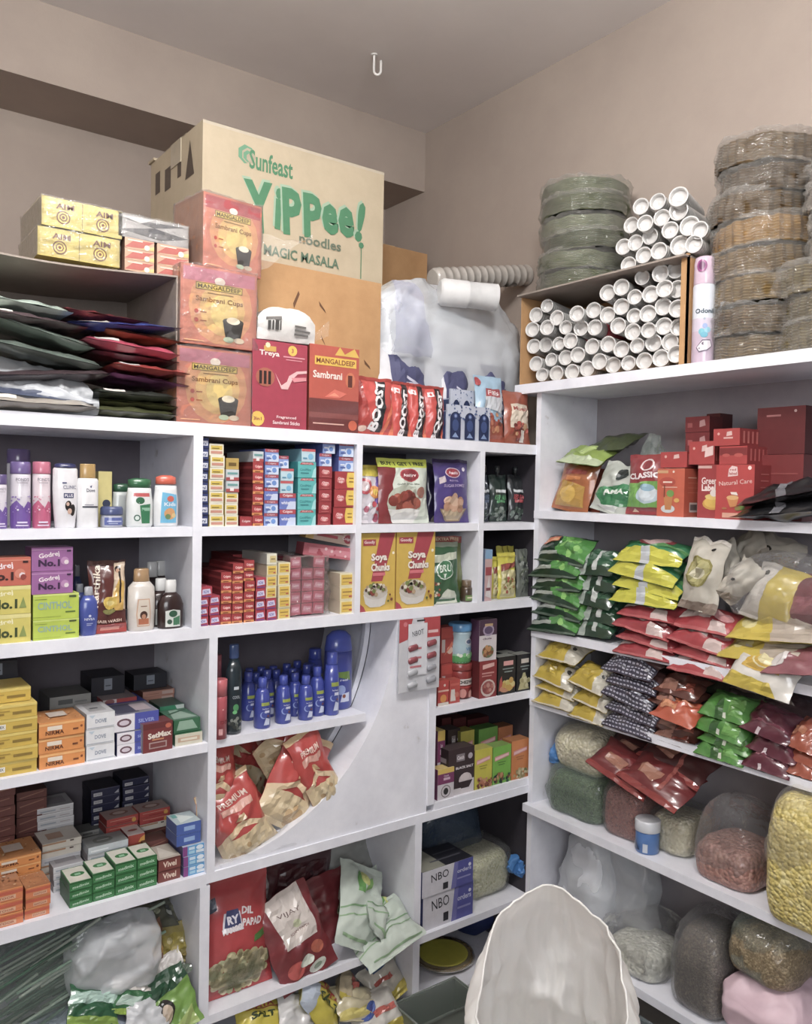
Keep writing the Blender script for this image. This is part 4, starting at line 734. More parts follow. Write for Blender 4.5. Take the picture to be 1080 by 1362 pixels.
pouch(LU, 'hair_powder_pouch', 121, 172, 747, z2, .012, .03, '5a2420', [('r', 0, .93, 1, 1, '3a1816'), ('p', [(.55, .4), (.98, .3), (.98, .97), (.7, .97)], 'cfb9a0'), ('c', .78, .88, .085, '2a1a18', 1.1), ('c', .78, .86, .055, 'c79a7c', 1.2), ('p', [(.6, .55), (.8, .75), (.95, .7), (.9, .3), (.65, .3)], 'cfa545'), ('p', [(.8, .85), (.86, .85), (.84, .42), (.78, .4)], '2a1a18'),
    T('Karthika', .17, .65, 1.15, .09, 'e6d8c6', 84, 1), ('c', .52, .42, .2, 'd1b03a', .9), ('c', .52, .42, .12, 'e0cc7a', .6), ('c', .5, .3, .18, '8c8a4a', .4), ('r', .0, .0, 1, .12, '9c2c26'), T('HAIR WASH', .5, .16, .7, .04, 'e3c9b8'), ('r', .3, .04, .8, .08, 'cf8a7a')], 'brown herbal hair wash pouch with a woman in yellow', seed=21, lean=-5)
bottle(LU, 'lotion_bottle', 192, 37, 757, z2, .012, [(.85, 0), (.95, .04), (1, .4), (.95, .7), (.6, .79)], [(.56, .79), (.58, .8), (.54, .98), (.45, 1)], 'cream lotion bottle with a brown gold cap', 'd6d0c8', 'a5835a', [('p', [(.33, .1), (.67, .1), (.7, .35), (.66, .66), (.34, .66), (.3, .35)], 'c9a184'), ('p', [(.35, .12), (.65, .12), (.67, .35), (.63, .64), (.37, .64), (.33, .35)], 'd9cdbd'), ('c', .5, .33, .1, '4a2c24', 1.1), ('c', .5, .3, .06, 'c08a6a', 1.2), ('r', .36, .14, .64, .26, 'b5643c'), ('r', .42, .5, .58, .52, '8a6a54')], 'bottle', sy=.62)
abp = [(.95, 0), (1, .03), (1, .5), (.75, .66), (.42, .74)]; acp = [(.42, .74), (.44, .75), (.42, .99), (.36, 1)]
aar = [('p', [(.28, .06), (.72, .06), (.72, .5), (.5, .54), (.28, .5)], 'd5dad4'), ('c', .5, .42, .12, '2e5c44', .8), ('p', [(.5, .1), (.7, .1), (.7, .36), (.5, .3)], '3f7a58'), ('c', .4, .2, .07, '3f5a4a', 1)]
ab = bottle(LU, 'antiseptic_bottle', 231, 34, 772, z2, .012, abp, acp, 'front brown antiseptic bottle with a white cap', '2c1614', 'dcdcda', aar, 'bottle', sy=.6, group='brown antiseptic bottles')
for px, st, lb in ((218, .05, 'brown antiseptic bottle standing just behind the front one'), (206, .14, 'brown antiseptic bottle deep in the cubby behind the cream bottle'), (217, .16, 'tall looking brown antiseptic bottle deep beside the partition')):
    s = LU.at(px, 770, st)[0]; copy_at(ab, LU, s, st + .02, z2, lb, scale=None if st < .1 else (1, 1, 1.28))
# ================================================================ ROW 1, SECOND: toothpaste (z 1.450)
GP = 'toothpaste cartons in the upper cubby'
def tp(px0, px1, pt, n, styles, what, z=z1, st=.01, d=.15, g=GP, start=None): return stack(LU, 'toothpaste_box', px0, px1, pt, z, st, d, n, styles, ('%s toothpaste box, {} of %s' if n > 1 else '%s toothpaste box, %s') % what, 'box', g, key='%d' % px0)
tp(264.5, 278, 582, 8, 'navy', ('narrow navy', 'the stack against the first post'))
tp(280, 299, 590, 7, 'yellowpaste', ('white and gold', 'the stack beside the navy stack'))
tp(301, 318, 609, 6, ['yellowpaste', 'yellowpaste', 'yellowpaste', 'greypaste', 'greypaste', 'goldpaste'], ('small mixed', 'the short stack before the red row'))
tp(320, 336, 687, 1, 'redplain', ('plain red', 'a lone one lying low on the shelf before the dark gap'))
tp(337, 351, 600, 7, ['redorange'] * 6 + ['greypaste'], ('red and orange', 'the stack right of the lone low red box'))
for k in range(5): 
    s = LU.at(327, 650, .1)[0]; me = box_mesh('redplain', 'toothpaste_box', .032, .15, .036, *STY['redplain'][:2], STY['redplain'][2]); tag(link('toothpaste_box', me, None, LU.w(s + .004, .1, z1 + .001 + k * .0366)), 'dark red toothpaste box deep behind the lone low red box, %s of five' % nth(k, 5), 'box', GP)
tp(353, 371, 597, 6, ['bluewhite', 'bluewhite', 'bluered', 'bluewhite', 'bluewhite', 'bluewhite'], ('blue and white', 'the stack beside the red and orange one'))
tp(372.5, 394, 656, 2, 'bluered', ('wide blue and red', 'the low pair beside the teal stack'))
zq = LU.at(383, 656, .01)[1]; tp(374, 391, 623, 2, 'tealwhite', ('pale teal', 'the pair resting on the wide blue boxes'), z=zq); zq2 = LU.at(383, 623, .01)[1]; tp(371, 384, 606, 1, 'bluewhite', ('small blue', 'alone on top of the pale teal pair'), z=zq2)
zq = tp(397, 421, 614, 4, 'teal', ('teal gel', 'the wide teal stack')); tp(402, 420, 597, 1, 'tealwhite', ('pale blue', 'set on top of the wide teal stack'), z=zq)
zq = tp(425, 442, 620, 5, 'darkred', ('dark red', 'the stack beside the teal one')); zq = tp(426, 442, 603, 1, 'bluewhite', ('violet blue', 'directly above the dark red stack'), z=zq); tp(430, 446, 586, 1, 'bluewhite', ('blue', 'crowning the dark red stack, under the board'), z=zq)
zq = tp(445.5, 472, 627, 3, 'redyellow', ('red with a yellow flash', 'the wide stack by the second post')); tp(452, 471, 588, 2, 'bluewhite', ('pale blue', 'the pair above the yellow flashed boxes'), z=zq)
# ROW 2, SECOND (z 1.212)
G2 = 'toothpaste cartons in the lower cubby'
def t2(px0, px1, pt, n, styles, what, z=z2, st=.01, d=.14): return stack(LU, 'toothpaste_box', px0, px1, pt, z, st, d, n, styles, ('%s toothpaste box, {} of %s' if n > 1 else '%s toothpaste box, %s') % what, 'box', G2, key='b%d' % px0)
zq = t2(264.5, 278, 795, 3, 'redblue', ('red and violet', 'the first column of the lower cubby')); t2(268, 283, 780, 1, 'redblue', ('red and violet', 'shifted a little on top of the first low column'), z=zq)
t2(279.5, 293, 792, 3, 'redblue', ('red and violet', 'the second column of the lower cubby'))
t2(295, 309, 761, 5, 'redorange', ('red and orange', 'the third column of the lower cubby')); t2(310, 324, 749, 6, 'redorange', ('red and orange', 'the fourth column of the lower cubby')); t2(325.5, 339, 745, 6, 'redorange', ('red and orange', 'the fifth column of the lower cubby'))
t2(341, 354, 768, 4, 'redblue', ('violet and red', 'the sixth column of the lower cubby'))
t2(355.5, 369, 736, 6, ['redblue', 'redblue', 'yellowwhite', 'yellowwhite', 'yellowwhite', 'greywhite'], ('mixed violet and yellow', 'the seventh column of the lower cubby')); t2(371, 387, 748, 5, 'yellowwhite', ('yellow and white', 'the eighth column of the lower cubby'))
t2(453, 472, 762, 3, 'yellowwhite', ('yellow and white', 'the column by the second post'))
for k in range(4):
    s = LU.at(290 + 14 * k, 760, .16)[0]; me = box_mesh('greyback', 'toothpaste_box', .036, .14, .03, *STY[('redplain', 'redplain', 'darkred', 'greywhite')[k]][:2], CARD)
    for j in range(4 + (k > 1)): tag(link('toothpaste_box', me, None, LU.w(s, .16, z2 + .001 + j * .031)), 'dim toothpaste box at the back of the lower cubby, %s of pile %s' % (nth(j, 5), ORD[k + 1]), 'box', G2)
# shrink wrapped pink bundle and two long boxes across its top
o = thing('toothpaste_bundle', 'crinkled film bundle of small pink toothpaste boxes', 'bundle', LU.w(LU.at(411, 780, .02)[0], .02, z2)); bwid = LU.at(436, 780, .02)[0] - LU.at(390, 780, .02)[0]
for r in range(5):
    for k in range(3):
        if r == 4 and k == 1: continue
        c_, a_, m_ = STY['pinkpaste']; w = bwid / 3.2; link('bundled_box', box_mesh('pinkpaste', 'x', w, .12, .029, c_, a_, m_), o, ((k - 1) * w * 1.05, .01, .004 + r * .0305), (0, R_((k - 1) * 3), R_((k - 1) * -4)))
film_box('wrapping', o, bwid, .12, .15, FILMD, 8, .004, .011, 26)
for i, (a, ta, c, tc, lb, key) in enumerate(((404, 748, 470, 752, 'long pink toothpaste box lying across the film bundle', 'pinkpaste'), (409, 730, 473, 742, 'long red and cream toothpaste box, uppermost across the film bundle', 'x'))):
    s0 = LU.at(a, 745, .03)[0]; s1 = LU.at(c, 745, .03)[0]; L = s1 - s0; stl = sty('b85a68', '93404e', 'c98a90', art=[('r', .1, .2, .9, .7, 'c87a86')] + dots(.1, .2, .9, .8, 10, .03, ['e0c0c4', 'a83a4c'], 3)) if i == 0 else sty('c9b0a0', 'c4a058', 'c99a92', art=[('r', 0, 0, .14, 1, 'd0ad62'), ('r', .2, .35, .6, .6, 'b3404c'), ('c', .8, .5, .08, 'a03040', 1), T('Colgate', .8, .5, .22, .3, 'e9dada'), ('r', .2, .75, .7, .85, 'a86a6a')])
    me = box_mesh(lb, 'toothpaste_box', L, .05, .032, *stl); rr = (8, 11)[i]
    tag(link('toothpaste_box', me, None, LU.w((s0 + s1) / 2, .03 + .004 * i, z2 + .150 + .040 * i), (0, R_(rr), R_(-6 - 3 * i))), lb, 'box', G2)
# ================================================================ ROW 1, THIRD: sweets mixes (z 1.450)
pouch(LU, 'lollipop_pouch', 480, 516, 618, z1, .03, .03, 'd8d2da', [('r', 0, .8, 1, 1, 'd9c63a'), ('p', [(.55, .3), (1, .4), (1, .85), (.7, .8)], '6b4f9e'), ('c', .25, .62, .26, 'c4364a', 1), ('c', .25, .62, .17, 'e6d3d6', 1), ('c', .6, .52, .2, 'd98a2e', 1), ('c', .6, .52, .1, 'e5c24a', 1)] + dots(.05, .0, .9, .35, 18, .09, ['c23b4c', 'ded6de', 'b85a74', 'f0eaf0'], 3), 'lollipop pouch with a yellow top beside the second post', seed=31, lean=-8)
pouch(LU, 'sweet_mix_pouch', 509, 576, 610, z1, .012, .035, '7f1e24', [('p', [(.32, 0), (1, 0), (1, 1), (.36, 1), (.24, .6)], 'd3dccf'), ('r', 0, .86, 1, 1, 'c3cf3c'), T('BUY 1 GET 1 FREE', .5, .92, .86, .06, '2f3a22', 0, 2), ('c', .58, .74, .2, 'b1293a', .55), ('c', .58, .74, .18, '8c1c2c', .5), T('Aashirv', .58, .74, .28, .05, 'f2e6e4'), T('Gulab Jamun Mix', .55, .6, .46, .035, '55624f'), ('r', .36, .55, .7, .56, '8a9684')] + [('c', .47, .3, .34, 'b8bfae', .9)] + heap(.47, .33, .27, .12, 26, .09, ['7c2a1e', '8e3426', '6a2018', 'a04a34'], 6) + [('p', [(.14, .22), (.8, .22), (.66, 0), (.26, 0)], 'e2e2de'), ('c', .82, .48, .09, 'a06a5a', 1)], 'big sweet ball mix pouch with a lime offer band', seed=33, lean=-5)
vio = [('r', .0, .95, 1, 1, '2a1a48'), ('c', .5, .79, .22, 'd9c8d4', .55), ('c', .5, .79, .19, '9c2438', .55), T('Aashi', .5, .79, .26, .05, 'f0e6e8'), ('p', [(.08, .7), (.25, .74), (.26, .64), (.1, .6)], 'cfc0c4'), T('ROYAL', .5, .66, .26, .03, 'b8a8cc'), T('SUGAR DOMES', .5, .58, .6, .045, 'b8a8cc'), ('p', [(.1, .22), (.9, .22), (.7, .02), (.3, .02)], '8d7a62'), ('p', [(.16, .2), (.84, .2), (.66, .04), (.34, .04)], 'b5a284')] + heap(.52, .3, .26, .1, 20, .1, ['b98a6c', 'a8775a', 'c49a7e', 'd0ac92'], 3) + [('c', .84, .84, .05, 'ded6e0')]
pouch(LU, 'sweet_mix_pouch', 584, 630, 611, z1, .015, .03, '43307a', vio, 'violet sweet mix pouch with a bowl of pale balls', seed=34, lean=-5)
pouch(LU, 'sweet_mix_pouch', 574, 600, 616, z1, .09, .03, '2a2048', [('p', [(.1, 0), (.8, 0), (.5, .3)], '8a8378')], 'dark violet pouch squeezed behind the two big sweet mix pouches', seed=35)
# ROW 1, FOURTH: spout pouches
for i, (a, c, col, band) in enumerate(((645, 655, '3c4450', '6a7a92'), (656, 679, '2c3d38', '5aa06a'), (681, 703, '34373a', 'b23a44'))):
    lab = ('grey blue drink spout pouch against the third post', 'green lettered drink spout pouch in the middle', 'red lettered drink spout pouch nearest the corner')[i]
    o = pouch(LU, 'spout_pouch', a, c, 632, z1, .06, .03, col, [('r', .2, .62, .8, .68, 'd5dadc'), T(('MINT', 'KEEP CALM', 'RED GRAPE')[i], .5, .52, .66, .1, band, 0, 2), ('r', .25, .4, .75, .46, band)] + heap(.5, .16, .4, .12, 26, .08, ['6a7a72', '46564c', '8a968e'], i + 1), lab, seed=36 + i, lean=-3)
    b = B(); H = LU.at(667, 632, .06)[1] - z1; b.lathe([(.006, 0), (.006, .012), (.009, .012), (.009, .03), (.006, .032)], '2a2d30', 12); b.build('spout_cap', GLOSS, o, (0, 0, H - .004))
# ROW 2, THIRD: soya boxes (z 1.212)
soy = sty('d2ae38', 'b8862c', 'c9a84a', art=[('p', [(.54, 1), (.98, 1), (.62, .38), (.30, .38)], 'a92d40'), ('p', [(0, 0), (.16, 0), (.1, .06), (0, .1)], 'a92d40'), ('r', .06, .84, .42, .92, 'a3283a'), T('Goodly', .24, .88, .3, .05, 'f2dfdf'), ('c', .93, .74, .035, 'f0ead8')] +
    [T(t_, u + .008, v - .006, w_, h_, '7d1c2a', 0, 4) for t_, u, v, w_, h_ in (('Soya', .52, .68, .46, .12), ('Chunks', .56, .56, .54, .1))] + [T('Soya', .52, .68, .46, .12, 'f3ece2', 0, 2), T('Chunks', .56, .56, .54, .1, 'f3ece2', 0, 2), ('r', .34, .45, .7, .49, 'd86a74'), ('p', [(.08, .22), (.78, .22), (.7, .08), (.55, .05), (.28, .05), (.14, .1)], 'd6d2cc'), ('c', .43, .25, .35, 'c9c2b8', .55)] + heap(.43, .28, .3, .07, 40, .045, ['8c3a2e', 'd6cbb6', 'b59c7c', '5a4436', 'e6dfd0', '7c8a4a'], 5) + [('c', .83, .2, .03, '7a3a2a'), ('c', .88, .14, .04, '8a4a3a'), ('c', .78, .12, .03, '5f6a3a')])
carton(LU, 'soya_box', 480.5, 526.5, 709, z2, .012, .09, soy, 'yellow and red soya chunks box touching the second post', 'box', 'soya chunks boxes', key='soy')
carton(LU, 'soya_box', 528, 579, 706, z2, .012, .09, soy, 'yellow and red soya chunks box beside the green coffee pouch', 'box', 'soya chunks boxes')
bru = [('r', 0, .92, 1, 1, '8f9c88'), ('p', [(0, .78), (.95, .84), (.92, .72), (0, .66)], 'c6cdb8'), ('c', .42, .55, .3, 'd3ddd0', .95), ('c', .42, .55, .27, '3f7a52', .95), T('BRU', .42, .57, .42, .12, 'e3ebe0', 0, 1), ('p', [(.36, .48), (.48, .48), (.42, .4)], 'e3ebe0'), ('p', [(.1, 0), (.9, 0), (.75, .2), (.5, .24), (.3, .16)], 'd0d6c6'), ('r', .1, .04, .8, .08, '3a6a48')] + dots(.0, .1, .25, .35, 12, .04, ['5a3a28', 'a84a34', 'd0c8b0'], 2)
pouch(LU, 'coffee_pouch', 580, 617, 722, z2, .012, .03, '35603f', bru, 'green coffee pouch with a round white ring', seed=40, lean=-5)
pouch(LU, 'coffee_pouch', 582, 620, 714, z2, .05, .02, '6e7a3a', [('r', 0, .9, 1, 1, '9a3a2e'), T('EXTRA FREE', .5, .955, .8, .05, 'e0c8a0')], 'coffee pouch with a red offer strip standing behind the green one', seed=41, lean=-4)
bottle(LU, 'small_jar', 626, 14, 772, z2, .02, [(.85, 0), (1, .05), (1, .62), (.8, .7)], [(.8, .7), (.82, .72), (.82, .97), (.7, 1)], 'tiny brown coffee jar with a green label by the third post', '4a3a28', '6e5a44', [('r', .2, .1, .8, .45, '6a8a4a'), ('r', .3, .24, .7, .34, 'd0c8a8')], 'jar')
# ROW 2, FOURTH
carton(LU, 'sachet_box', 645.5, 655, 731, z2, .012, .05, sty('c9a6a6', '7a8aa8', '9ab4cc', art=[('r', 0, .82, 1, 1, '7fa8cc'), ('r', .1, .5, .9, .66, 'a33a44'), ('p', [(.1, .1), (.9, .05), (.6, .5)], 'd8d2d2'), ('r', .2, .2, .8, .26, '8a4a54')]), 'slim pink and blue sachet box against the third post', 'box')
yel = [('p', [(.1, .02), (.9, .02), (.94, .6), (.1, .66)], 'c8bf8a')] + heap(.5, .3, .36, .24, 34, .06, ['a5422e', '8c8a4a', 'd6cf9e', 'b8a860', 'e0d8b0'], 7) + [('p', [(.1, .6), (.9, .7), (.9, .8), (.1, .74)], '8c3a2c'), ('r', 0, .9, 1, .93, 'b8ac2c')]
pouch(LU, 'masala_pouch', 667, 691, 736, z2, .012, .025, 'cfc534', yel, 'front yellow masala pouch with a picture of a dish', seed=43, lean=-4)
pouch(LU, 'masala_pouch', 657, 674, 741, z2, .03, .02, 'cfc534', yel, 'slightly shorter yellow masala pouch behind the front one', seed=44, lean=-4)
pouch(LU, 'masala_pouch', 666, 689, 727, z2, .055, .02, 'c9c03a', [('r', .3, .8, .36, 1, '8a8424'), ('r', .6, .8, .66, 1, '8a8424')], 'tallest yellow pouch at the back of the little cubby', seed=45, lean=-4)
pouch(LU, 'masala_pouch', 691, 707, 731, z2, .02, .02, '6a7068', heap(.5, .5, .4, .4, 40, .08, ['3c4440', '8a9088', '55604e'], 8), 'grey green net-like pouch nearest the corner', seed=46, lean=-4)
# ================================================================ CURVED NICHE: shampoo and oil bottles on the short shelf (z .93), bread packets below
z3 = .93
op = [(.9, 0), (1, .03), (1, .45), (.82, .72), (.5, .8)]; oc = [(.5, .8), (.56, .81), (.52, .985), (.42, 1)]
oart = [('r', .3, .58, .7, .66, '9aa844'), T('Real Beauty', .5, .5, .3, .04, 'd6dbf0'), ('c', .4, .35, .15, '8fa4dc', 1), ('c', .44, .36, .14, '2a3f9e', 1), ('r', .45, .4, .68, .46, 'd6dbf0'), ('p', [(.4, .1), (.66, .1), (.7, .24), (.5, .28)], 'c9d2ea'), ('c', .6, .32, .05, '8c4a3a')]
ob = bottle(LU, 'oil_bottle', 412, 20, 900, z3, .04, op, oc, 'front small blue coconut oil bottle', '22379c', '2a40a8', oart, 'bottle', group='blue coconut oil bottles'); ob['label'] = 'small blue coconut oil bottle, front row, third from the wide gap'
GB = 'blue coconut oil bottles'
base_h = LU.at(412, 900, .04)[1] - z3
OIL = [(354, .035, 903, 22, 'front row, beside the dark green bottle'), (382, .045, 900, 21, 'front row, second along'), (427, .06, 888, 20, 'front row, taller, second from the shelf end'),
 (335, .12, 895, 21, 'middle row, first along'), (345, .16, 896, 21, 'middle row, second along'), (360, .12, 892, 21, 'middle row, third along'), (372, .16, 892, 21, 'middle row, fourth along'), (397, .09, 896, 20, 'just behind the front row gap'), (394, .14, 890, 21, 'middle row, fifth along'), (413, .12, 885, 21, 'middle row, sixth along'),
 (352, .22, 888, 21, 'back row, first along'), (368, .24, 887, 21, 'back row, second along'), (386, .22, 884, 21, 'back row, third along'), (400, .24, 880, 22, 'back row, fourth along'), (336, .25, 890, 21, 'back row, behind the dark green bottle')]
for px, st, t, pw, wh in OIL:
    s, zt_ = LU.at(px, t, st); k = (zt_ - z3) / base_h; k = min(max(k, .8), 1.7); q = (st + .12) / .16
    copy_at(ob, LU, s, st + .02, z3, 'small blue coconut oil bottle, ' + wh, group=GB, scale=(1.05, 1.05, k))
for px, st, t, pw, lb in ((447, .045, 868, 20, 'tall slim blue oil bottle in front of the biggest one'), (425, .2, 864, 22, 'tall blue oil bottle at the back of the niche shelf'), (416, .17, 884, 20, 'medium blue oil bottle rising behind the front row')):
    bottle(LU, 'oil_bottle', px, pw, t, z3, st, [(.9, 0), (1, .02), (1, .5), (.78, .8)], [(.72, .8), (.76, .81), (.72, .985), (.6, 1)], lb, '22379c', '2a40a8', oart, 'bottle')
bottle(LU, 'oil_bottle', 459, 34, 840, z3, .08, [(.9, 0), (1, .03), (1, .6), (.97, .74)], [(.98, .74), (1, .76), (.86, .92), (.5, .985), (.1, 1)], 'biggest blue oil bottle with a domed cap, by the curved wall', '22379c', '2c46b4', [('p', [(.3, .58), (.7, .5), (.66, .66), (.3, .66)], '6a8a3c'), T('real', .5, .52, .22, .04, 'd6dbf0'), ('c', .42, .35, .12, '8fa4dc', 1), ('p', [(.4, .14), (.66, .14), (.66, .3), (.45, .28)], 'c9d2ea'), ('c', .5, .24, .05, '8c4a3a')], 'bottle', sy=.8)
bottle(LU, 'shampoo_bottle', 315, 21, 858, z3, .03, [(.9, 0), (1, .04), (1, .7), (.55, .84)], [(.5, .84), (.6, .85), (.58, .985), (.5, 1)], 'dark green hair oil bottle with a blue cap and stones on its label', '1d2c34', '35548c', [('c', .5, .36, .13, '4a9a5c', 1.2), ('c', .45, .3, .1, '6ac07a', .8)] + heap(.5, .14, .3, .08, 20, .07, ['3a3f3c', '8a908a', '5a605c'], 4) + [('r', .4, .6, .6, .64, 'c9d2d8'), T('COOL', .5, .5, .3, .04, 'a9b4bc')], 'bottle', sy=.7)
bottle(LU, 'aerosol_can', 297, 20, 905, z3, .012, [(1, 0), (1, .7), (.96, .72)], [(1.0, .72), (1.0, .99), (.95, 1)], 'pink red deodorant can at the front of the niche shelf', 'c04a56', 'cf6068', [('r', .3, .1, .5, .25, 'dca0a0'), T('EXIT', .62, .4, .5, .08, '8c1c2c', 0, 2), ('c', .5, .7, .04, 'e6a8a8')], 'can')
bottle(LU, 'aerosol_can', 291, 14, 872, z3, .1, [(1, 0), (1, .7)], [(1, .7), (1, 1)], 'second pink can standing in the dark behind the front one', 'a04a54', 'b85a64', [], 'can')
red = 'b52a22'; crm = 'dcc69c'
bread = lambda k: [('r', 0, .0, 1, .34, crm), ('p', [(0, .34), (.5, .5), (1, .34), (1, .28), (.5, .42), (0, .28)], 'dfc49c'), ('r', .2, .62, .8, .7, 'd6a090'), T('PREMIUM', .5, .76, .55, .07, 'e9cdbf'), ('p', [(.4, .5), (.6, .5), (.55, .58), (.45, .58)], 'd8b98c'), ('r', 0, .93, 1, 1, 'd8b98c')] + heap(.5, .16, .4, .12, 8 + k, .06, ['e6d3ac', 'c4a270'], k)
BR = [ # px, py of centre, w, h (m), t, st, lean, roll, turn, label
 (300, 1045, .10, .20, .05, .02, -6, 4, 0, 'bread packet standing upright against the post'), (335, 1050, .14, .18, .06, .12, -10, 30, 0, 'cream bread packet in the middle of the niche pile'), (345, 1010, .15, .19, .05, .14, -14, 62, 0, 'red topped bread packet leaning near the shelf above'),
 (398, 1000, .13, .20, .05, .05, -12, 60, 0, 'dark red bread packet at the top of the niche pile'), (408, 1045, .16, .25, .06, -.01, -10, 32, 0, 'large red banded bread packet slanting across the pile'), (432, 1032, .10, .22, .04, -.03, -8, -24, 0, 'bread packet with a red edge leaning on the curved wall'), (362, 1090, .13, .19, .05, .1, -18, 66, 0, 'cream bread packet deep behind the front ones'),
 (330, 1116, .15, .21, .07, -.02, -14, -22, 0, 'red bread packet lowest in the niche, tipped to one side'), (352, 1128, .10, .14, .05, .03, -14, 50, 0, 'crumpled clear end of a bread packet at the bottom')]
for i, (px, py, w, h, t, st, ln, rl, tn, lb) in enumerate(BR):
    s, z = LU.at(px, py, st); me = pouch_mesh(lb, 'bread_packet', w, h, t, red if i not in (1, 6, 8) else crm, bread(i) if i not in (1, 6, 8) else dots(.1, .1, .9, .9, 16, .05, ['e6d3ac', 'c4a270', 'b0302a'], i) + [('p', [(0, .7), (1, .8), (1, 1), (0, 1)], red)], 50 + i, POUCH, wr=.012)
    ro = R_(rl); cx_, cz_ = h / 2 * math.sin(ro), h / 2 * math.cos(ro)
    o = link('bread_packet', me, None, LU.w(s - cx_, st + .04, max(z - cz_ * .98, .617)), (R_(ln), ro, 0)); tag(o, lb, 'packet', 'red bread packets in the niche')
s0 = LU.at(285, 1100, .0)[0]; s1 = LU.at(345, 1100, 0)[0]
b = B(); b.grid(crumple(lambda u, v: (u * .25, .0 + .03 * v, v * .13 * (1 - .6 * u)), .012, 12, 6), 20, 12, 'ffffff'); tag(b.build('plastic_bag', FILM, loc=LU.w(s0 + .01, .0, .62)), 'loose clear wrapper lying over the lowest bread packet', 'plastic bag')
# hanging card of blister batteries or clips at the post, with a handwritten note
s0 = LU.at(530, 870, -.012)[0]; s1 = LU.at(584, 870, -.012)[0]; w = s1 - s0; ztp = LU.at(556, 822, -.012)[1]; zbt = LU.at(556, 918, -.012)[1]; h = ztp - zbt
o = thing('blister_card', 'red and white hanging card of small clips with a handwritten note on it', 'hanging card', LU.w((s0 + s1) / 2, -.014, zbt))
b = B(); b.box(-w / 2, w / 2, 0, .002, 0, h, 'cfd0d6'); b.art([('p', [(0, 1), (.32, 1), (.2, .72), (0, .68)], 'b5323a'), ('p', [(.58, 1), (1, 1), (1, .72), (.66, .72)], 'b5323a'), ('r', .7, .78, .95, .82, 'e4bcbc'), ('r', .42, .955, .62, .975, '2c2c30'), ('c', .14, .93, .05, 'd07078')], lambda u, v, q: (-w / 2 + u * w, -q, v * h), w, h); b.build('backing_card', CARD, o)
for r in range(4):
    for cidx in range(2):
        bl_ = B(); bl_.lathe([(.004, -.017), (.009, -.013), (.009, .013), (.004, .017)], ('8c3a44' if r > 1 else 'b4b6bc') if cidx == 0 or r > 1 else '9a9ca4', 10, 1, .6); x = bl_.build('blister', GLOSS, o, (w * (-.18 + .46 * cidx), -.004, h * (.09 + .17 * r + .04 * cidx)), (0, R_(80), 0))
b = B(); b.box(-w * .3, w * .16, -.004, -.003, h * .22, h * .93, 'dcdde3'); b.art([T('NBOT', .5, .82, .6, .1, '3a3a44', 8, 0), ('r', .1, .5, .7, .54, 'c06a74'), ('r', .1, .32, .7, .36, 'c06a74'), ('r', .1, .15, .7, .19, 'c06a74')], lambda u, v, q: (-w * .3 + u * w * .46, -.004 - q, h * (.22 + .71 * v)), w * .46, h * .7, o0=.0006); b.build('handwritten_note', CARD, o)
# ================================================================ NARROW COLUMN BY THE CORNER
z4 = .915
def jar(px, pw, t, z, st, lid, body, art, lab, waist=0):
    return bottle(LU, 'sauce_jar', px, pw, t, z, st, [(.92, 0), (1, .03), (1, .45), (1 - waist, .62), (1, .74), (.95, .8)], [(1.02, .8), (1.04, .82), (1.04, .97), (.96, 1)], lab, body, lid, art, 'jar')
jar(622, 27, 883, z4, .03, '8a2a26', '8c221e', [('r', 0, .5, 1, .72, 'ddd3ce'), T('SCHEZWAN', .5, .61, .7, .12, '2c2622', 0, 2), ('r', 0, .4, 1, .45, 'b5302a'), ('c', .35, .22, .12, 'd08a80', 1.2), ('c', .65, .16, .1, 'd9a094', 1.4), ('r', 0, .02, 1, .06, '4a1414')], 'dark red chutney jar below the blue lidded jar')
zq = LU.at(622, 883, .03)[1] + .001
jar(622, 26, 830, zq, .032, '4f9ad2', 'a9c2cc', [('r', 0, 0, 1, .26, '4f9a54'), ('r', 0, .24, 1, .3, '8cc0a0'), ('c', .6, .68, .17, 'c9cfd6', .6), ('c', .6, .68, .13, '4a5a7a', .5), T('VEG', .6, .46, .3, .1, '4a86b8')] + heap(.5, .26, .36, .05, 12, .06, ['dfe6d6', '7ac07a'], 2), 'mayonnaise jar with a sky blue lid stacked on the red jar', .1)
carton(LU, 'masala_box', 583, 597, 905, z4, .012, .03, sty('b92a24', '8c1f1a', 'b5402e', art=[('r', 0, .55, 1, .62, 'e0b0a0'), ('c', .5, .28, .3, 'd98c34', 1), ('r', 0, 0, 1, .12, 'd8cfc4'), ('c', .6, .8, .1, 'e8d0c8')]), 'low red box at the post end of the spice shelf', 'box')
carton(LU, 'masala_box', 598, 612, 904, z4, .016, .03, sty('b5362c', '8c1f1a', 'a84434', art=[('p', [(.1, .1), (.6, .1), (.5, .6), (.15, .6)], 'd8cfc8'), ('c', .7, .35, .2, 'c46a5a', 1), ('r', .1, .75, .9, .85, 'c9584a')]), 'second low red box next to the first, showing a plate', 'box')
zz_ = z4
for k, (t, lb) in enumerate(((882, 'lower tall red sauce box behind the low red boxes'), (834, 'upper red sauce box reaching nearly to the shelf above'))):
    carton(LU, 'sauce_box', 587, 605, t, zz_, .06, .04, sty('a5302a', '7c1f1c', 'a8322a', art=[('r', 0, .7, 1, .95, 'b9382c'), ('c', .65, .35, .22, 'd8b4a4', 1), ('r', .05, .3, .3, .66, 'b9aaa6'), ('p', [(.2, .2), (.9, .5), (.8, .6)], 'd06a4a')]), lb, 'box'); zz_ = LU.at(596, t, .06)[1] + .001
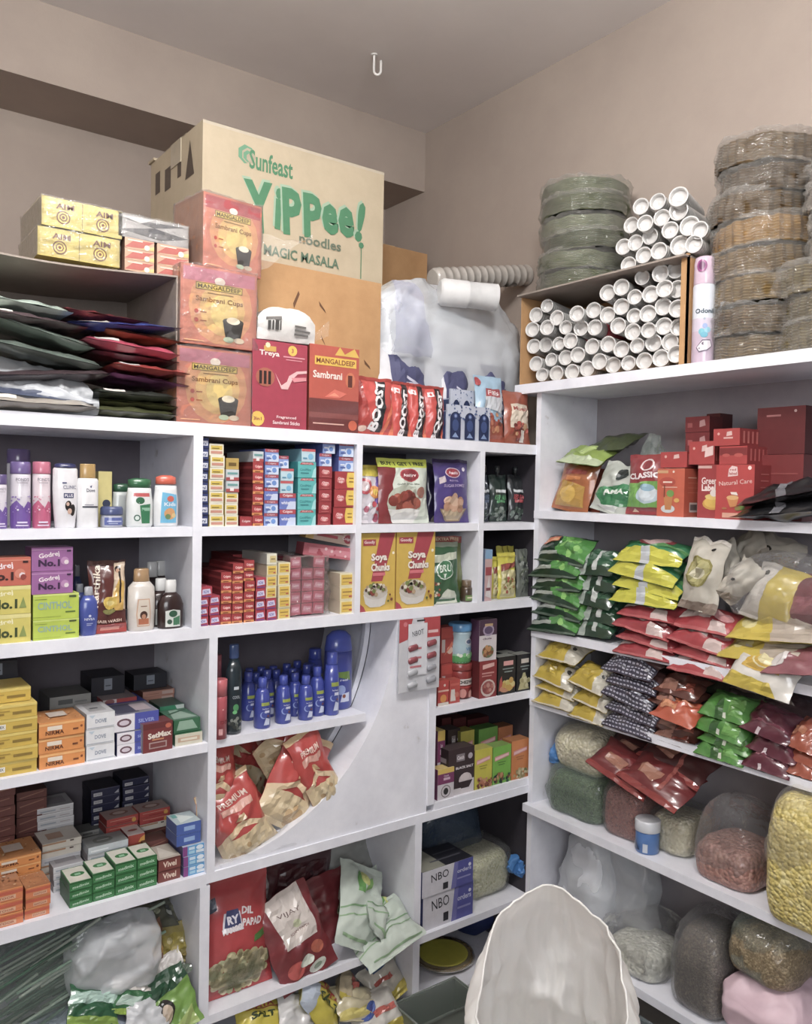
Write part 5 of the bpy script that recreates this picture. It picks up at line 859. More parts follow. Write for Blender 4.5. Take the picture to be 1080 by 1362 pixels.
carton(LU, 'masala_box', 638, 661, 879, z4, .012, .04, sty('8c2028', '5f1418', '8f3034', art=[('p', [(.18, .78), (.84, .84), (.84, .94), (.18, .9)], 'e0b0aa'), ('r', .14, .65, .84, .69, 'c98c88'), ('r', .14, .58, .7, .61, 'c98c88'), ('c', .5, .26, .42, 'cfc0b8', .9), ('c', .5, .27, .34, '9a4a4a', .85)] + heap(.5, .28, .28, .12, 14, .08, ['8a3a3c', 'c08a80', 'b06058'], 3)), 'dark red masala box under the purple banded box', 'box')
carton(LU, 'masala_box', 638, 661, 824, LU.at(650, 879, .012)[1] + .001, .014, .04, sty('d9d2d6', '55304c', '4c3440', art=[('r', 0, .62, 1, 1, '4b2f46'), ('c', .52, .74, .32, 'a99ab4', .8), ('c', .52, .74, .24, '5d4a6c', .7), ('r', .3, .84, .76, .9, 'c0a070'), T('chole', .45, .54, .5, .05, '55304c'), ('c', .5, .22, .34, '6e7a5c', .8)] + heap(.48, .22, .26, .12, 16, .09, ['a5683c', '7c4a2a', 'c08a54'], 5)), 'white masala box with a purple oval stacked on the dark red box', 'box')
for i, (a, c, t, lb, cc) in enumerate(((663, 686, 873, 'black masala box with yellow fruit beside the dark red box', ['c4453a', 'cdbf6a', 'd8c988', 'c9a04a']), (688, 706, 870, 'black masala box with a pale cone of powder in the corner', ['bfb884', 'd1caa0', 'a8a070']))):
    carton(LU, 'masala_box', a, c, t, z4, .012, .04, sty('26262a', '18181c', '8d9088', art=[('r', .3, .76, .85, .88, 'e0a0a0' if i == 0 else 'd8cfc4'), ('r', .25, .66, .88, .69, '8a9a98'), ('r', .35, .58, .8, .61, '8a9a98')] + ([('p', [(.05, .1), (.3, .15), (.2, .5), (.1, .4)], 'b5403a'), ('c', .4, .15, .3, 'c98a6a', .5)] if i == 0 else [('p', [(.1, .05), (.9, .05), (.6, .5), (.45, .5)], 'bdb888')]) + heap(.6, .25, .3, .15, 14, .12, cc, i + 2)), lb, 'box')
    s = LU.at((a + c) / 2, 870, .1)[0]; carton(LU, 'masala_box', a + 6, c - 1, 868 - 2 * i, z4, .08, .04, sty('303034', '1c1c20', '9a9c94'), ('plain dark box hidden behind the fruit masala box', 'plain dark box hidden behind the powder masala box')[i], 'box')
# lower: salt and spice boxes (z .637)
z5 = .637
salt = lambda: sty('3c2c30', '2a1e22', '4a3c3e', art=[('r', 0, 0, 1, .14, 'cfc8cc'), ('r', .5, 0, 1, .3, 'd3ccd0'), ('r', .3, .72, .62, .88, '8c8288'), T('Catch', .46, .8, .26, .08, 'f0eaec'), ('c', .84, .8, .09, 'bcb4ba', 1), T('BLACK SALT', .62, .58, .68, .055, 'e6dfe2', 0, 2), ('c', .66, .3, .26, 'cfc3c4', .8), ('p', [(.36, .27), (.94, .27), (.8, .12), (.5, .12)], '37292c'), ('c', .64, .36, .17, 'd8cccc', .7)], sart=[('r', .1, .7, .8, .8, '8c8288')])
carton(LU, 'salt_box', 597, 631, 995, z5, .012, .05, salt(), 'black salt box with a bowl of pink white salt', 'box')
carton(LU, 'salt_box', 596, 612, 970, z5, .1, .05, salt(), 'second black salt box behind, its top showing', 'box')
pb = sty('d3cdd2', '6d2f56', 'd8bf70', art=[('r', 0, .5, 1, .84, '7c2f60'), ('r', 0, .84, 1, 1, 'd8b84a'), ('r', .35, .62, .75, .7, 'd9b8cc'), T('Catch', .52, .76, .3, .06, 'e8d8e0'), ('c', .5, .25, .3, '6a625e', 1), ('c', .5, .25, .26, 'cfc8cc', 1), ('c', .5, .25, .15, '24201f', 1.1)])
hq = LU.at(592, 1022, .008)[1]
carton(LU, 'pepper_box', 582.5, 604, 1022, z5, .008, .035, pb, 'front white and purple pepper box with a yellow top', 'box', key='pep'); 
carton(LU, 'pepper_box', 582.5, 592, 972, z5, .05, .05, pb, 'taller white and purple pepper box behind, against the post', 'box')
spc = lambda c1, c2, c3, cc, sd: sty(c1, c2, c3, art=[('p', [(.1, .62), (.88, .7), (.88, .8), (.1, .74)], 'd98a90'), ('p', [(.13, .645), (.85, .72), (.85, .775), (.13, .71)], 'eec4c4'), ('r', .25, .56, .7, .58, c2), ('r', .3, .5, .65, .52, c2)] + heap(.5, .14, .5, .14, 34, .07, cc, sd))
nuts = ['8c4a30', 'b06a48', 'd0a088', '6a3424', 'c98a6a']
carton(LU, 'masala_box', 632, 655, 996, z5, .012, .045, spc('c9c033', '8f8a2a', 'b5ad50', nuts, 2), 'yellow masala box beside the black salt box', 'box')
carton(LU, 'masala_box', 656, 680, 992, z5, .012, .045, spc('76b83c', '4a7c2c', '7ca04e', ['7c4a30', '2f5a44', 'c08a5a', '9a6038', '1f3f34'], 3), 'bright green masala box between the yellow and the orange', 'box')
carton(LU, 'masala_box', 681, 704, 984, z5, .012, .045, spc('cf7a30', '9a5a24', 'b0703c', ['b5a878', 'd0c49a', '9a8c5c', '6f7a4c'], 4), 'front orange masala box in the corner', 'box')
for a, c, t, c1, c2, lb in ((613, 631, 972, 'bdb444', '857f34', 'yellow masala box in the second row, behind the black salt box'), (637, 662, 968, '6ba544', '4a7430', 'green masala box in the second row'), (663, 682, 966, 'bf7440', '8a5430', 'orange masala box in the second row, the taller one'), (684, 702, 974, 'b5703c', '8a5430', 'orange masala box in the second row, touching the corner board')):
    carton(LU, 'masala_box', a, c, t, z5, .085, .045, spc(c1, c2, c2, nuts, 5), lb, 'box')
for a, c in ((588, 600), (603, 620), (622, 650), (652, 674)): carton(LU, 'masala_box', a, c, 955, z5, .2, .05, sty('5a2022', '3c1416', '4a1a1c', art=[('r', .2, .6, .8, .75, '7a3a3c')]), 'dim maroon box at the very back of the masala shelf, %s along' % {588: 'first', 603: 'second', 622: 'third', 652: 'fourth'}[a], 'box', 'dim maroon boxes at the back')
# ================================================================ THIRD ROW AT THE PICTURE EDGE: soaps (z .932)
z6 = .932
GA = 'bar soaps on the third shelf'
def sp(px0, px1, pt, n, styles, lab, z=z6, st=.012, d=.1, g=GA, name='soap_box', jit=.004, key=''): return stack(LU, name, px0, px1, pt, z, st, d, n, styles, lab, 'soap', g, key='s%d' % px0 + key, jit=jit)
zq = sp(-24, 50, 938, 5, ['yellowsoaplabel', 'yellowsoap', 'yellowsoap', 'yellowsoaplabel', 'yellowsoap'], 'long mustard yellow soap box, {} of the front stack')
sp(-30, 42, 917, 1, 'yellowsoap', 'mustard yellow soap box, set back on top of the stack', z=zq + .001, st=.03, key='k')
sp(52.5, 113, 958, 3, 'orangesoap', 'orange sandal soap box, {} of the stack of three')
sp(115.5, 153, 948, 3, 'whitesoap', 'white soap box, {} of the stack between orange and blue')
zq = sp(156, 206, 972, 2, 'bluesoap', 'blue and white soap box, {} of the pair under the offset one', jit=.002); zq = sp(152, 212, 948, 1, 'bluesoap', 'blue and white soap box lying across the pair', z=zq + .001, st=.018, key='t')
sp(144, 196, 936, 1, 'bluesoap', 'dark topped soap box just behind the blue boxes', z=zq - .006, st=.13, key='u')
sp(137, 182, 929, 1, 'redsoap', 'red and white soap box at the back behind the blue ones', z=z6 + .085, st=.15, key='v'); sp(137, 182, 944, 2, 'greysoap', 'grey soap box, {} under the red and white one', z=z6, st=.16, key='v2')
carton(LU, 'detergent_cake', 190, 230, 961, z6, .004, .05, sty('7c2a2c', '8f8a8c', '6d3436', art=[('r', 0, .8, 1, 1, '6a2628'), ('c', .85, .85, .1, 'c05a38', .8), T('SetMax', .56, .58, .8, .2, 'efe4d6', 3, 2), ('r', .2, .12, .8, .34, 'b39a96'), ('r', .24, .16, .76, .3, '7c3a3a'), ('r', .3, .4, .7, .45, 'd08a5a')], sart=[('r', .1, .1, .9, .7, 'b5b0b2'), ('r', .2, .2, .8, .3, '5c5658')]), 'small dark red box in front of the blue soaps', 'box', rot=3)
STY['creamgreen'] = sty('d5d0bb', '2c6a44', '2f6f48', art=[('r', .1, .3, .9, .7, 'c9a88a'), ('r', .2, .4, .8, .6, 'e3dcc8')]); STY['greentop'] = sty('2e6a46', '245638', '47745c', art=[('p', [(.1, .2), (.9, .2), (.7, .9), (.2, .9)], '8fb09a')], tart=[('p', [(.05, .1), (.95, .1), (.6, .9), (.3, .9)], '9ab5a4'), ('p', [(.1, .5), (.9, .8), (.9, .9), (.1, .6)], '2e5a40')])
zq = sp(233, 269, 975, 1, 'creamgreen', 'green soap box with a cream end, under the dark green one', st=.012, key='g'); sp(231, 266, 956, 1, 'greentop', 'dark green soap box on top of the cream ended one', z=zq + .001, st=.02, key='h')
sp(213, 245, 938, 2, 'greenwhite', 'green and white soap box, {} of the pair behind the corner pair', st=.12, z=z6 + .03, key='i'); sp(213, 245, 975, 1, 'greysoap', 'grey box under the green and white pair', st=.12, key='j')
zq = sp(190, 232, 918, 3, 'peach', 'peach coloured box, {} of the pile at the back', st=.2, z=z6 + .05, key='k'); sp(188, 226, 962, 1, 'brownsoap', 'brown box under the pile at the back', st=.2, key='l'); sp(178, 222, 896, 1, 'blacksoap', 'black box lying on the peach boxes', st=.22, z=zq + .001, d=.07, key='m')
sp(122, 166, 900, 3, 'blacksoap', 'black box with a grey label, {} of the middle back pile', st=.2, key='n')
sp(67, 122, 925, 4, 'greysoap', 'silver grey soap box, {} of the back pile', st=.17, key='o')
sp(-30, 24, 880, 5, 'blacksoap', 'black box, {} of the tall dark pile at the picture edge', st=.15, key='p')
# ================================================================ FOURTH ROW AT THE PICTURE EDGE (z .615)
z7 = .615; GA = 'bar soaps on the fourth shelf'
def s4(*a, **k): k.setdefault('z', z7); k.setdefault('g', 'bar soaps on the fourth shelf'); return sp(*a, **k)
s4(-38, 31, 1186, 3, 'orangepack', 'film wrapped orange soap box, {} of the front stack cut by the picture edge', st=.008, d=.07)
s4(34, 67, 1178, 3, 'orangepack', 'film wrapped orange soap box, {} of the narrow front stack', st=.012, d=.07)
s4(-10, 55, 1140, 5, 'orangesoap', 'orange soap box with a floral top, {} of the stack behind the wrapped ones', st=.1)
for i, (a, c, t, st) in enumerate(((93, 123, 1172, .012), (124, 153, 1160, .012), (154, 182, 1147, .012), (183, 209, 1140, .012))):
    s4(a, c, t, 3, 'greenbar', 'green herbal soap box, {} of the %s green column' % ORD[i].replace('lowest', 'first'), st=st, d=.08, jit=.002)
s4(211.5, 241, 1141, 2, 'vivel', 'brown soap box with white lettering, {} of two', st=.012, d=.08)
zq = s4(244, 274, 1124, 3, 'bluepink', 'blue and magenta soap box, {} of three by the post', st=.012); s4(236, 268, 1094, 2, 'bluetop', 'blue topped soap box, {} of the pair on the blue and magenta ones', z=zq + .001, st=.02, d=.07, key='q')
zq = s4(72, 112, 1150, 4, 'whitebar', 'white soap box, {} of the stack hidden behind the green ones', st=.1, key='a'); 
s4(56, 108, 1118, 6, ['whitebar', 'creambar', 'creambar', 'whitebar', 'creambar', 'creambar'], 'cream white soap box, {} of the middle stack', st=.14, d=.08, key='b')
s4(50, 98, 1072, 10, 'whitebar', 'silver white soap bar, {} of the high narrow stack', st=.23, d=.08, key='c')
s4(117, 170, 1122, 5, ['whitebar', 'whitebar', 'whitebar', 'whitebar', 'greybar'], 'pale grey soap box, {} of the stack behind the green columns', st=.1, d=.06, key='d')
s4(170, 192, 1110, 4, 'redorangebar', 'red and orange soap box, {} of the slim middle stack', st=.12, d=.06, key='e')
s4(142, 184, 1087, 6, ['creambar', 'creambar', 'greybar', 'greybar', 'redbar', 'redbar'], 'red soap box stack, {} piece, before the black boxes', st=.18, d=.06, key='f')
s4(186, 226, 1077, 7, ['brownsoap', 'brownsoap', 'brownsoap', 'brownsoap', 'creambar', 'redbar', 'redbar'], 'red and brown soap stack, {} piece, near the post', st=.17, d=.06, key='g')
s4(191, 224, 1118, 3, 'brownsoap', 'dark red brown box, {} of the low stack behind the brown lettered ones', st=.1, d=.05, key='h')
s4(122, 160, 1048, 8, 'blacknavy', 'black and navy soap box, {} of the back stack', st=.27, d=.08, key='i'); s4(164, 199, 1035, 9, 'blacknavy', 'black and navy soap box, {} of the tallest back stack', st=.27, d=.08, key='j')
s4(102, 140, 1105, 5, 'greysoap', 'dull pinkish soap box, {} of the back middle stack', st=.24, d=.05, key='k')
for i, (a, c) in enumerate(((-45, 20), (22, 62))): s4(a, c, 1050 + 2 * i, 10, 'brownsoap', 'dark brown soap box, {} of the %s tall brown stack' % ('edge', 'inner')[i], st=.2 + .03 * i, d=.1, key='l')
# ================================================================ LOWEST SHELF AT THE PICTURE EDGE: loose bags (z .25)
z8 = .25
def strewn(px, py, st, w, h, t, col, art, lab, seed, lean=-60, roll=0, turn=0, mat=None, wr=.012, name='packet', cat='packet'):
    s, z = LU.at(px, py, st); me = pouch_mesh(lab, name, w, h, t, col, art, seed, mat or POUCH, wr=wr)
    o = link(name, me); e = (R_(lean), R_(roll), R_(turn)); o.rotation_euler = e
    from mathutils import Euler
    c = Euler(e).to_matrix() @ Vector((0, 0, h / 2)); p = Vector(LU.w(s, st, z)) - c; o.location = p; return tag(o, lab, cat)
blob_m = mat_surface('dim_plastic_heap', '5a655c', '77827a', 7, .3, .4, 26, .004)
o = thing('plastic_bag', 'big clear green tinted bag of long straws filling the shelf at the picture edge', 'plastic bag', LU.w(LU.at(40, 1300, .1)[0], .03, z8))
rnd = random.Random(5); sb_ = B()
for i in range(90):
    x = rnd.uniform(-.16, .08); z = rnd.uniform(.01, .25); y = rnd.uniform(.0, .16); L = rnd.uniform(.16, .24); a = rnd.uniform(.25, .6)
    sb_ = B() if i % 15 == 0 else sb_; sb_.tube([(x, y, z), (x + L * math.cos(a), y + .02, min(.30, z + L * math.sin(a) * .6))], .0035, rnd.choice(['8fae98', 'b9cdbb', '6c8a78', 'c9d6c8', '4f6e5c']), 6)
    if i % 15 == 14: sb_.build('straws', GLOSS, o)['kind'] = 'stuff'
blob('bag_film', FILMG, o, .42, .26, .30, 12, .022, 9)
o = thing('plastic_bag', 'empty milky crumpled bag hanging in the middle of the lowest shelf', 'plastic bag', LU.w(LU.at(155, 1290, .05)[0], .02, LU.at(155, 1300, .05)[1] - .04)); blob('bag_film', FILMW, o, .20, .10, .17, 15, .022, 10)
blob('bag_lining', FILMW, o, .15, .06, .14, 25, .022, 12, loc=(0, .02, .01))
o = thing('plastic_bag', 'bluish clear bag lying at the bottom in front of the straws', 'plastic bag', LU.w(LU.at(85, 1345, .0)[0], -.02, z8 - .0)); blob('bag_film', mat_film('bluish_film', 'b5c0d0', .5, .2, 20, .4), o, .30, .14, .10, 16, .016, 12)
nood = ['b9a860', 'c9bb78', '8f7d3c', 'd3c68c']
strewn(228, 1262, .10, .10, .12, .05, 'a99a55', [('r', .1, .5, .9, .85, 'b5a548')] + heap(.5, .4, .4, .4, 24, .07, nood, 2), 'yellow noodle packet standing near the post', 71, lean=-8, roll=3)
strewn(194, 1262, .09, .08, .12, .05, '7c4a2c', [('r', .08, .35, .92, .95, 'c79a4a'), ('c', .5, .65, .28, 'dcb464', 1), ('c', .6, .62, .1, '5a6a34', 1)], 'brown and gold packet beside the yellow noodle packet', 72, lean=-8, roll=-3)
strewn(205, 1292, .08, .13, .10, .04, '7d7038', heap(.5, .5, .45, .45, 40, .06, nood + ['4a3a20'], 3), 'clear packet of brown pasta below the noodle packet', 73, lean=-40)
strewn(140, 1310, .07, .13, .10, .04, '7d7038', heap(.5, .5, .45, .45, 40, .06, nood, 4), 'clear packet of yellow pasta beneath the crumpled bag', 74, lean=-40, roll=-10)
strewn(226, 1288, .05, .08, .07, .012, 'd5d0cc', [('p', [(.5, 0), (1, 0), (1, .5)], '5d6a5c')], 'white corner of a packet near the post', 75, lean=-50, roll=-20)
strewn(178, 1322, .02, .11, .09, .02, '2f6f42', [('r', 0, .55, 1, 1, 'd5d0ca'), ('r', 0, 0, 1, .12, '8fae3c'), ('p', [(.1, .2), (.7, .15), (.6, .4), (.15, .4)], 'bcd4c8')], 'green packet with a white end lying across the front', 76, lean=-45, roll=24)
strewn(225, 1335, .0, .12, .14, .03, '6f9a3c', [('p', [(0, .6), (1, .75), (1, 1), (0, 1)], '1f4a30'), ('c', .35, .42, .17, '1f1a18', 1.2), ('c', .36, .38, .11, 'c3b09a', 1.3), ('p', [(.3, .1), (.9, 0), (.9, .3)], 'a9c06a'), ('r', .1, .0, .3, .2, '2a2a22')], 'green packet with a dark haired face near the post', 77, lean=-30, roll=-16)
strewn(196, 1345, -.01, .11, .08, .015, 'c9ccd0', [('r', 0, .85, 1, 1, '2a2a2a')], 'silver white wrapper lying at the very bottom', 78, lean=-50, roll=20)
strewn(125, 1338, .0, .12, .08, .02, '1f5a38', [('p', [(0, .5), (1, .6), (1, .9), (0, .8)], 'a9c8bc'), ('r', 0, 0, 1, .2, '7fa03a')], 'dark green packet lying under the crumpled bag', 79, lean=-45, roll=22)
for k in range(5): strewn(190 + 12 * (k % 3), 1213 + 8 * k, .15 + .02 * (k % 2), .15, .12, .02, ('6a6a58', '8a8a74', '4a4c40', '9a9c88', '55584a')[k], dots(0, 0, 1, 1, 12, .06, ['c9ccc0', '3a3c34', 'b5b89a'], k), 'flat clear grey green packet, %s of the heap above the noodles' % ORD[4 - k], 80 + k, lean=-72, roll=(8, -6, 4, -3, 10)[k], mat=WRAP)
# ================================================================ LOWER MIDDLE CELL: crisps and bagged snacks (z .262)
z9 = .262
corn = ['cfc69a', 'bdb384', 'ddd3ae', 'aca478', 'b8bc92', 'e4dcba']
o = pouch(LU, 'snack_pouch', 280, 374, 1180, z9, .01, .08, 'b3242a', [('p', [(.02, .72), (.2, .76), (.2, .86), (.02, .84)], '28304e'), ('p', [(.24, .56), (.54, .56), (.50, .72), (.28, .72)], 'd9d4dc'), ('p', [(.27, .60), (.51, .60), (.48, .74), (.32, .74)], '353a6c'), T('RY', .4, .66, .16, .07, 'e8e4ec', 4, 2), T('DIL', .62, .70, .18, .06, 'eee6e8', -12, 2), T('MANGO', .38, .58, .28, .05, 'eee6e8', 8, 2), T('PAPAD', .68, .60, .3, .06, 'eee6e8', -8, 2), ('p', [(.68, .42), (.96, .46), (.94, .52), (.7, .48)], '4a7a34')] + heap(.5, .2, .42, .17, 120, .06, corn, 3) + heap(.48, .16, .26, .1, 40, .05, ['9aa078', 'a9ad84', 'bcbc96'], 5), 'large bright red snack pouch printed with a heap of rolled papad', seed=61, lean=-10, turn=0)
strewn(392, 1245, .04, .17, .24, .05, '7c1c26', [('p', [(.25, .45), (.85, .42), (.85, 1), (.2, 1)], 'd9cfc8'), T('VIJAY', .52, .78, .4, .06, '5a3a38', -3, 0), T('SOAN PAPDI', .55, .56, .34, .03, '8a6a64'), ('c', .56, .64, .07, 'c9d0a8', 1)] + [('c', .3, .2, .16, 'b8433c', .8), ('c', .75, .3, .12, 'b5583c', .8), ('c', .5, .22, .13, 'd5ddd0', .6), ('c', .66, .1, .16, 'd9e0d4', .6), ('c', .3, .06, .12, 'd2d8cc', .5), ('c', .66, .1, .08, '8fa88c', .6)], 'dark red snack pouch with a white panel and pale sweets', 62, lean=-16, roll=-18, name='snack_pouch')
strewn(330, 1190, .16, .18, .2, .05, '4f1a22', [('p', [(.4, .4), (.8, .5), (.7, .8), (.3, .7)], 'a39a98')], 'dark maroon snack pouch deep behind the bright red one', 63, lean=-12, roll=20, name='snack_pouch')
strewn(395, 1170, .22, .24, .16, .05, '5c4046', [('r', .1, .2, .9, .8, '4a1a22')], 'dim maroon packet at the back of the cell', 64, lean=-20, roll=8, name='snack_pouch')
strewn(440, 1215, .14, .16, .22, .05, '7a2028', [('c', .7, .5, .12, 'a9b090', 1), ('c', .7, .5, .08, '4a6a3a', 1)], 'dark red packet between the white ones and the dark red pouch', 65, lean=-20, roll=-8, name='snack_pouch')
wg = lambda k: [('p', [(.3, .62), (.42, .6), (.4, .9), (.3, .85)], '5f9a4a'), ('p', [(.42, .62), (.6, .7), (.66, .86), (.5, .78)], '7fae5a'), ('c', .46, .8, .08, 'c9cf7a', 1.6), ('p', [(.0, .42), (1, .5), (1, .52), (0, .44)], '7fa87a'), ('p', [(0, .32), (1, .4), (1, .42), (0, .34)], '93b58c'), ('p', [(.1, .1), (.95, .06), (.95, .09), (.1, .13)], '8fb088')]
for px, py, st, w, h, t, ln, rl, lb, sd in ((478, 1205, .06, .17, .23, .06, -35, 30, 'pale green and white flour packet with a leaf print, standing tallest', 66), (505, 1220, .05, .16, .18, .05, -55, 55, 'pale green packet folded across the middle', 67), (508, 1240, .02, .20, .15, .06, -62, -16, 'pale green packet lying lowest on the shelf edge', 68), (535, 1175, .16, .15, .20, .05, -18, -25, 'pale green packet leaning against the cell wall', 69), (470, 1150, .24, .2, .2, .05, -14, 10, 'grey white packet deep in the corner of the cell', 70)):
    strewn(px, py, st, w, h, t, 'c3cfc4' if sd != 70 else '9a9c98', wg(1) if sd != 70 else [], lb, sd, lean=ln, roll=rl, mat=CLOTH, wr=.016, name='flour_packet')
# salt packets on the bottom board (z .05) : heaped
sal = [('p', [(.0, 0), (1, 0), (1, .42), (.6, .5), (0, .3)], 'cdbb35'), ('r', .1, .75, .9, .95, '2f4f9e')]
stt = [T('TATA', .5, .66, .5, .14, 'a8262c', 0, 2), T('SALT', .5, .44, .5, .14, '3a4a2a', 0, 2), ('r', .15, .56, .85, .58, 'a8262c')]
for px, py, st, w, h, t, ln, rl, art, col, lb, sd in ((425, 1335, .03, .2, .13, .07, -50, 55, stt + [('p', [(0, 0), (.25, 0), (.2, 1), (0, 1)], 'bcc8d8')], 'cfc034', 'bright yellow salt packet with red and green lettering', 90),
    (510, 1305, .06, .12, .12, .06, -40, -20, [('p', [(0, 0), (1, 0), (1, .25), (0, .2)], 'cdbb35'), ('r', .2, .5, .7, .6, 'c4584a'), ('p', [(.3, .75), (.8, .8), (.7, 1), (.3, 1)], '4a6a9a')], 'cfcabd', 'white salt packet with a yellow base near the cell post', 91), (462, 1315, .06, .10, .12, .05, -50, 60, [('r', .3, .4, .6, .8, 'c4584a'), ('r', 0, 0, 1, .15, 'cdbb35')], 'c3b494', 'beige salt packet with a red stripe in the middle', 92),
    (475, 1335, .02, .16, .10, .05, -60, 20, [('p', [(0, 0), (1, .2), (1, .4), (0, .2)], 'd6c86a')], 'c9bf9c', 'cream packet lying between the yellow ones', 93), (500, 1350, -.01, .15, .12, .06, -50, -10, [('c', .3, .7, .22, '2f4f9e', .9), ('r', .4, .4, .9, .55, 'c4584a'), ('r', 0, 0, 1, .2, 'cdbb35')], 'cfccc4', 'white salt packet with a blue flash at the bottom', 94), (395, 1348, .01, .13, .12, .05, -50, 30, [], 'd3d3d3', 'plain white packet in front of the bright yellow one', 95),
    (345, 1350, .03, .14, .12, .05, -50, 10, stt, 'cfc034', 'small yellow salt packet lowest at the cell edge', 96), (372, 1340, .08, .14, .12, .05, -45, 15, [], 'a9a79c', 'grey white packet wedged behind the yellow salt', 97), (535, 1335, .1, .1, .14, .05, -20, -20, [], 'b5ab7c', 'yellowish packet squeezed against the post', 98)):
    strewn(px, py, st, w, h, t, col, art, lb, sd, lean=ln, roll=rl, name='salt_packet')
# ================================================================ CORNER CELL (z .255): boxes, rice bag; below: jar
z10 = .255
bx = lambda: sty('d7d6de', '3c4680', '22222c', art=[('r', .62, 0, 1, 1, '45489c'), ('p', [(.56, 0), (.66, 0), (.7, 1), (.62, 1)], '6a6ab0'), T('NBO', .34, .68, .34, .3, '2c2c34', 4, 0), ('r', .4, .1, .5, .35, '2c2c34'), T('orders', .82, .62, .28, .16, 'c9cce8'), ('c', .93, .75, .03, 'e3e3f0'), ('r', .68, .3, .95, .36, '8a8cc4')], sart=[('r', 0, .0, .5, 1, 'b5b39e'), ('r', .5, .2, .95, .8, '4a5490')], tart=[('r', .0, 0, .45, 1, '9a9a8c'), ('r', .3, .3, .9, .36, '55555f'), ('r', .5, .6, .95, .66, '55555f')])
zq = LU.at(600, 1182, .015)[1]
carton(LU, 'bulb_box', 563, 629, 1182, z10, .015, .12, bx(), 'lower white and blue box with handwriting, on the corner shelf', 'box', key='bulb'); carton(LU, 'bulb_box', 562, 629, 1150, zq + .001, .012, .12, bx(), 'upper white and blue box with a black top', 'box')
def grain_bag(unit, px0, px1, pt, z, st, d, gm, lab, film=None, fh=1.0, seed=1, gh=None, amp=.008, name='grain_bag', p=.6, top=None, extra=None, turn=0):
    s0 = unit.at(px0, (pt + 1100) / 2, st)[0]; s1 = unit.at(px1, (pt + 1100) / 2, st)[0]; w = s1 - s0; H = unit.at((px0 + px1) / 2, pt, st + d * .4)[1] - z
    o = thing(name, lab, 'bag', unit.w((s0 + s1) / 2, st, z), (0, 0, unit.rz + R_(turn))); gh = gh or .93
    g = blob('grain_filling', gm, o, w * .95, d * .95, H * gh, seed, .003, 12, p=p * .8, top=top, bt=.14, tp=.3); g['kind'] = 'stuff'
    if film: blob('bag_film', film, o, w * 1.06, d * 1.06, H * (fh + .04), seed, amp * .7, 13, p=p * .8, top=top, bt=.12, tp=.3, loc=(0, -d * .03, 0))
    return o, w, H
G_RICE = mat_grain('rice_grains', 'b9b99a', 'cccbb0', 'a8a985', 150); G_BEAN = mat_grain('white_beans', 'd5d0b8', 'c5bfa3', 'e0dcc8', 110, .005); G_MOONG = mat_grain('green_gram', '4c5c44', '5f7054', '3d4a38', 170)
G_RED = mat_grain('red_lentils', '8a5a55', 'a36f66', '70443f', 190); G_PINK = mat_grain('brown_chickpeas', 'a57e74', '8c655c', 'b99488', 95, .006); G_CHANA = mat_grain('split_gram', 'cfc07e', 'bfae68', 'ddd29a', 105, .006); G_SEED = mat_grain('dark_seeds', '6a625a', '55504a', '7f766a', 230, .002); G_FLOUR = mat_grain('pale_flakes', 'c4c4ba', 'b3b3a8', 'd3d3ca', 90, .004)
o, w, H = grain_bag(LU, 622, 690, 1118, z10, .06, .2, G_RICE, 'clear bag of rice tied with blue plastic', FILM, 1.08, 5, amp=.014, p=.8)
x = blob('blue_tie', mat_film('blue_bag', '4f86c4', .25, .25, 40, .4), o, .05, .045, .075, 4, .012, 30, loc=(w * .47, -.035, H * .30)); x.rotation_euler = (0, R_(25), 0)
x = blob('blue_knot_skirt', mat_film('blue_bag', '4f86c4', .25, .25, 40, .4), o, .06, .03, .05, 6, .012, 30, loc=(w * .30, -.02, H * .48)); x.rotation_euler = (0, R_(60), 0)
o, w, H = grain_bag(LU, 655, 702, 1098, z10, .22, .14, G_RICE, 'second rice bag behind the blue tied one', FILM, 1.05, 9, amp=.014, p=.8)
o = thing('plastic_bag', 'dark clear empty bag stuffed at the back of the corner shelf', 'plastic bag', LU.w(LU.at(600, 1130, .2)[0], .17, z10)); blob('bag_film', mat_film('dark_film', '46566a', .55, .2, 20, .4), o, .26, .17, .30, 33, .02, 9)
# jar with yellow lid standing on the bottom board, dark cloth and a clear tray
r = (LU.at(620, 1280, .08)[0] - LU.at(568, 1280, .08)[0]) / 2; sj = LU.at(592, 1280, .14)[0]; zl = LU.at(592, 1268, .14)[1]
o = thing('storage_jar', 'big round plastic jar with a yellow screw lid under the corner shelf', 'jar', LU.w(sj, .15, .05)); hj = zl - .05
b = B(); b.lathe([(r * 1.05, 0), (r * 1.25, .02), (r * 1.28, hj * .55), (r * 1.1, hj * .78), (r * .9, hj * .86), (r * .88, hj * .9)], 'ffffff', 28, caps=False); b.build('jar_body', mat_film('jar_plastic', 'b5a98c', .6, .1, 6, .3), o)
b = B(); b.lathe([(r * 1.0, .004), (r * 1.18, .02), (r * 1.2, hj * .45), (r * .6, hj * .5)], 'ffffff', 24); g = b.build('jar_filling', mat_grain('dried_snacks', '6e5c44', '86724f', '4f4030', 60, .01), o); g['kind'] = 'stuff'
b = B(); b.lathe([(r * .96, hj * .86), (r, hj * .87), (r * 1.0, hj * .985), (r * .95, hj), (r * .8, hj * .992), (r * .78, hj * .985)], 'd8d23c', 30); b.build('screw_lid', GLOSS, o)
o = thing('blue_cloth', 'dark navy bundle on the floor board beside the yellow lidded jar', 'cloth', LU.w(LU.at(672, 1280, .1)[0], .16, .05)); blob('cloth_bundle', mat_surface('navy_cloth', '1f2c58', '2a3a70', 5, .7, .3, 20, .004), o, .24, .2, .28, 17, .015, 9)
b = B(); s_ = LU.at(592, 1350, -.10)[0]
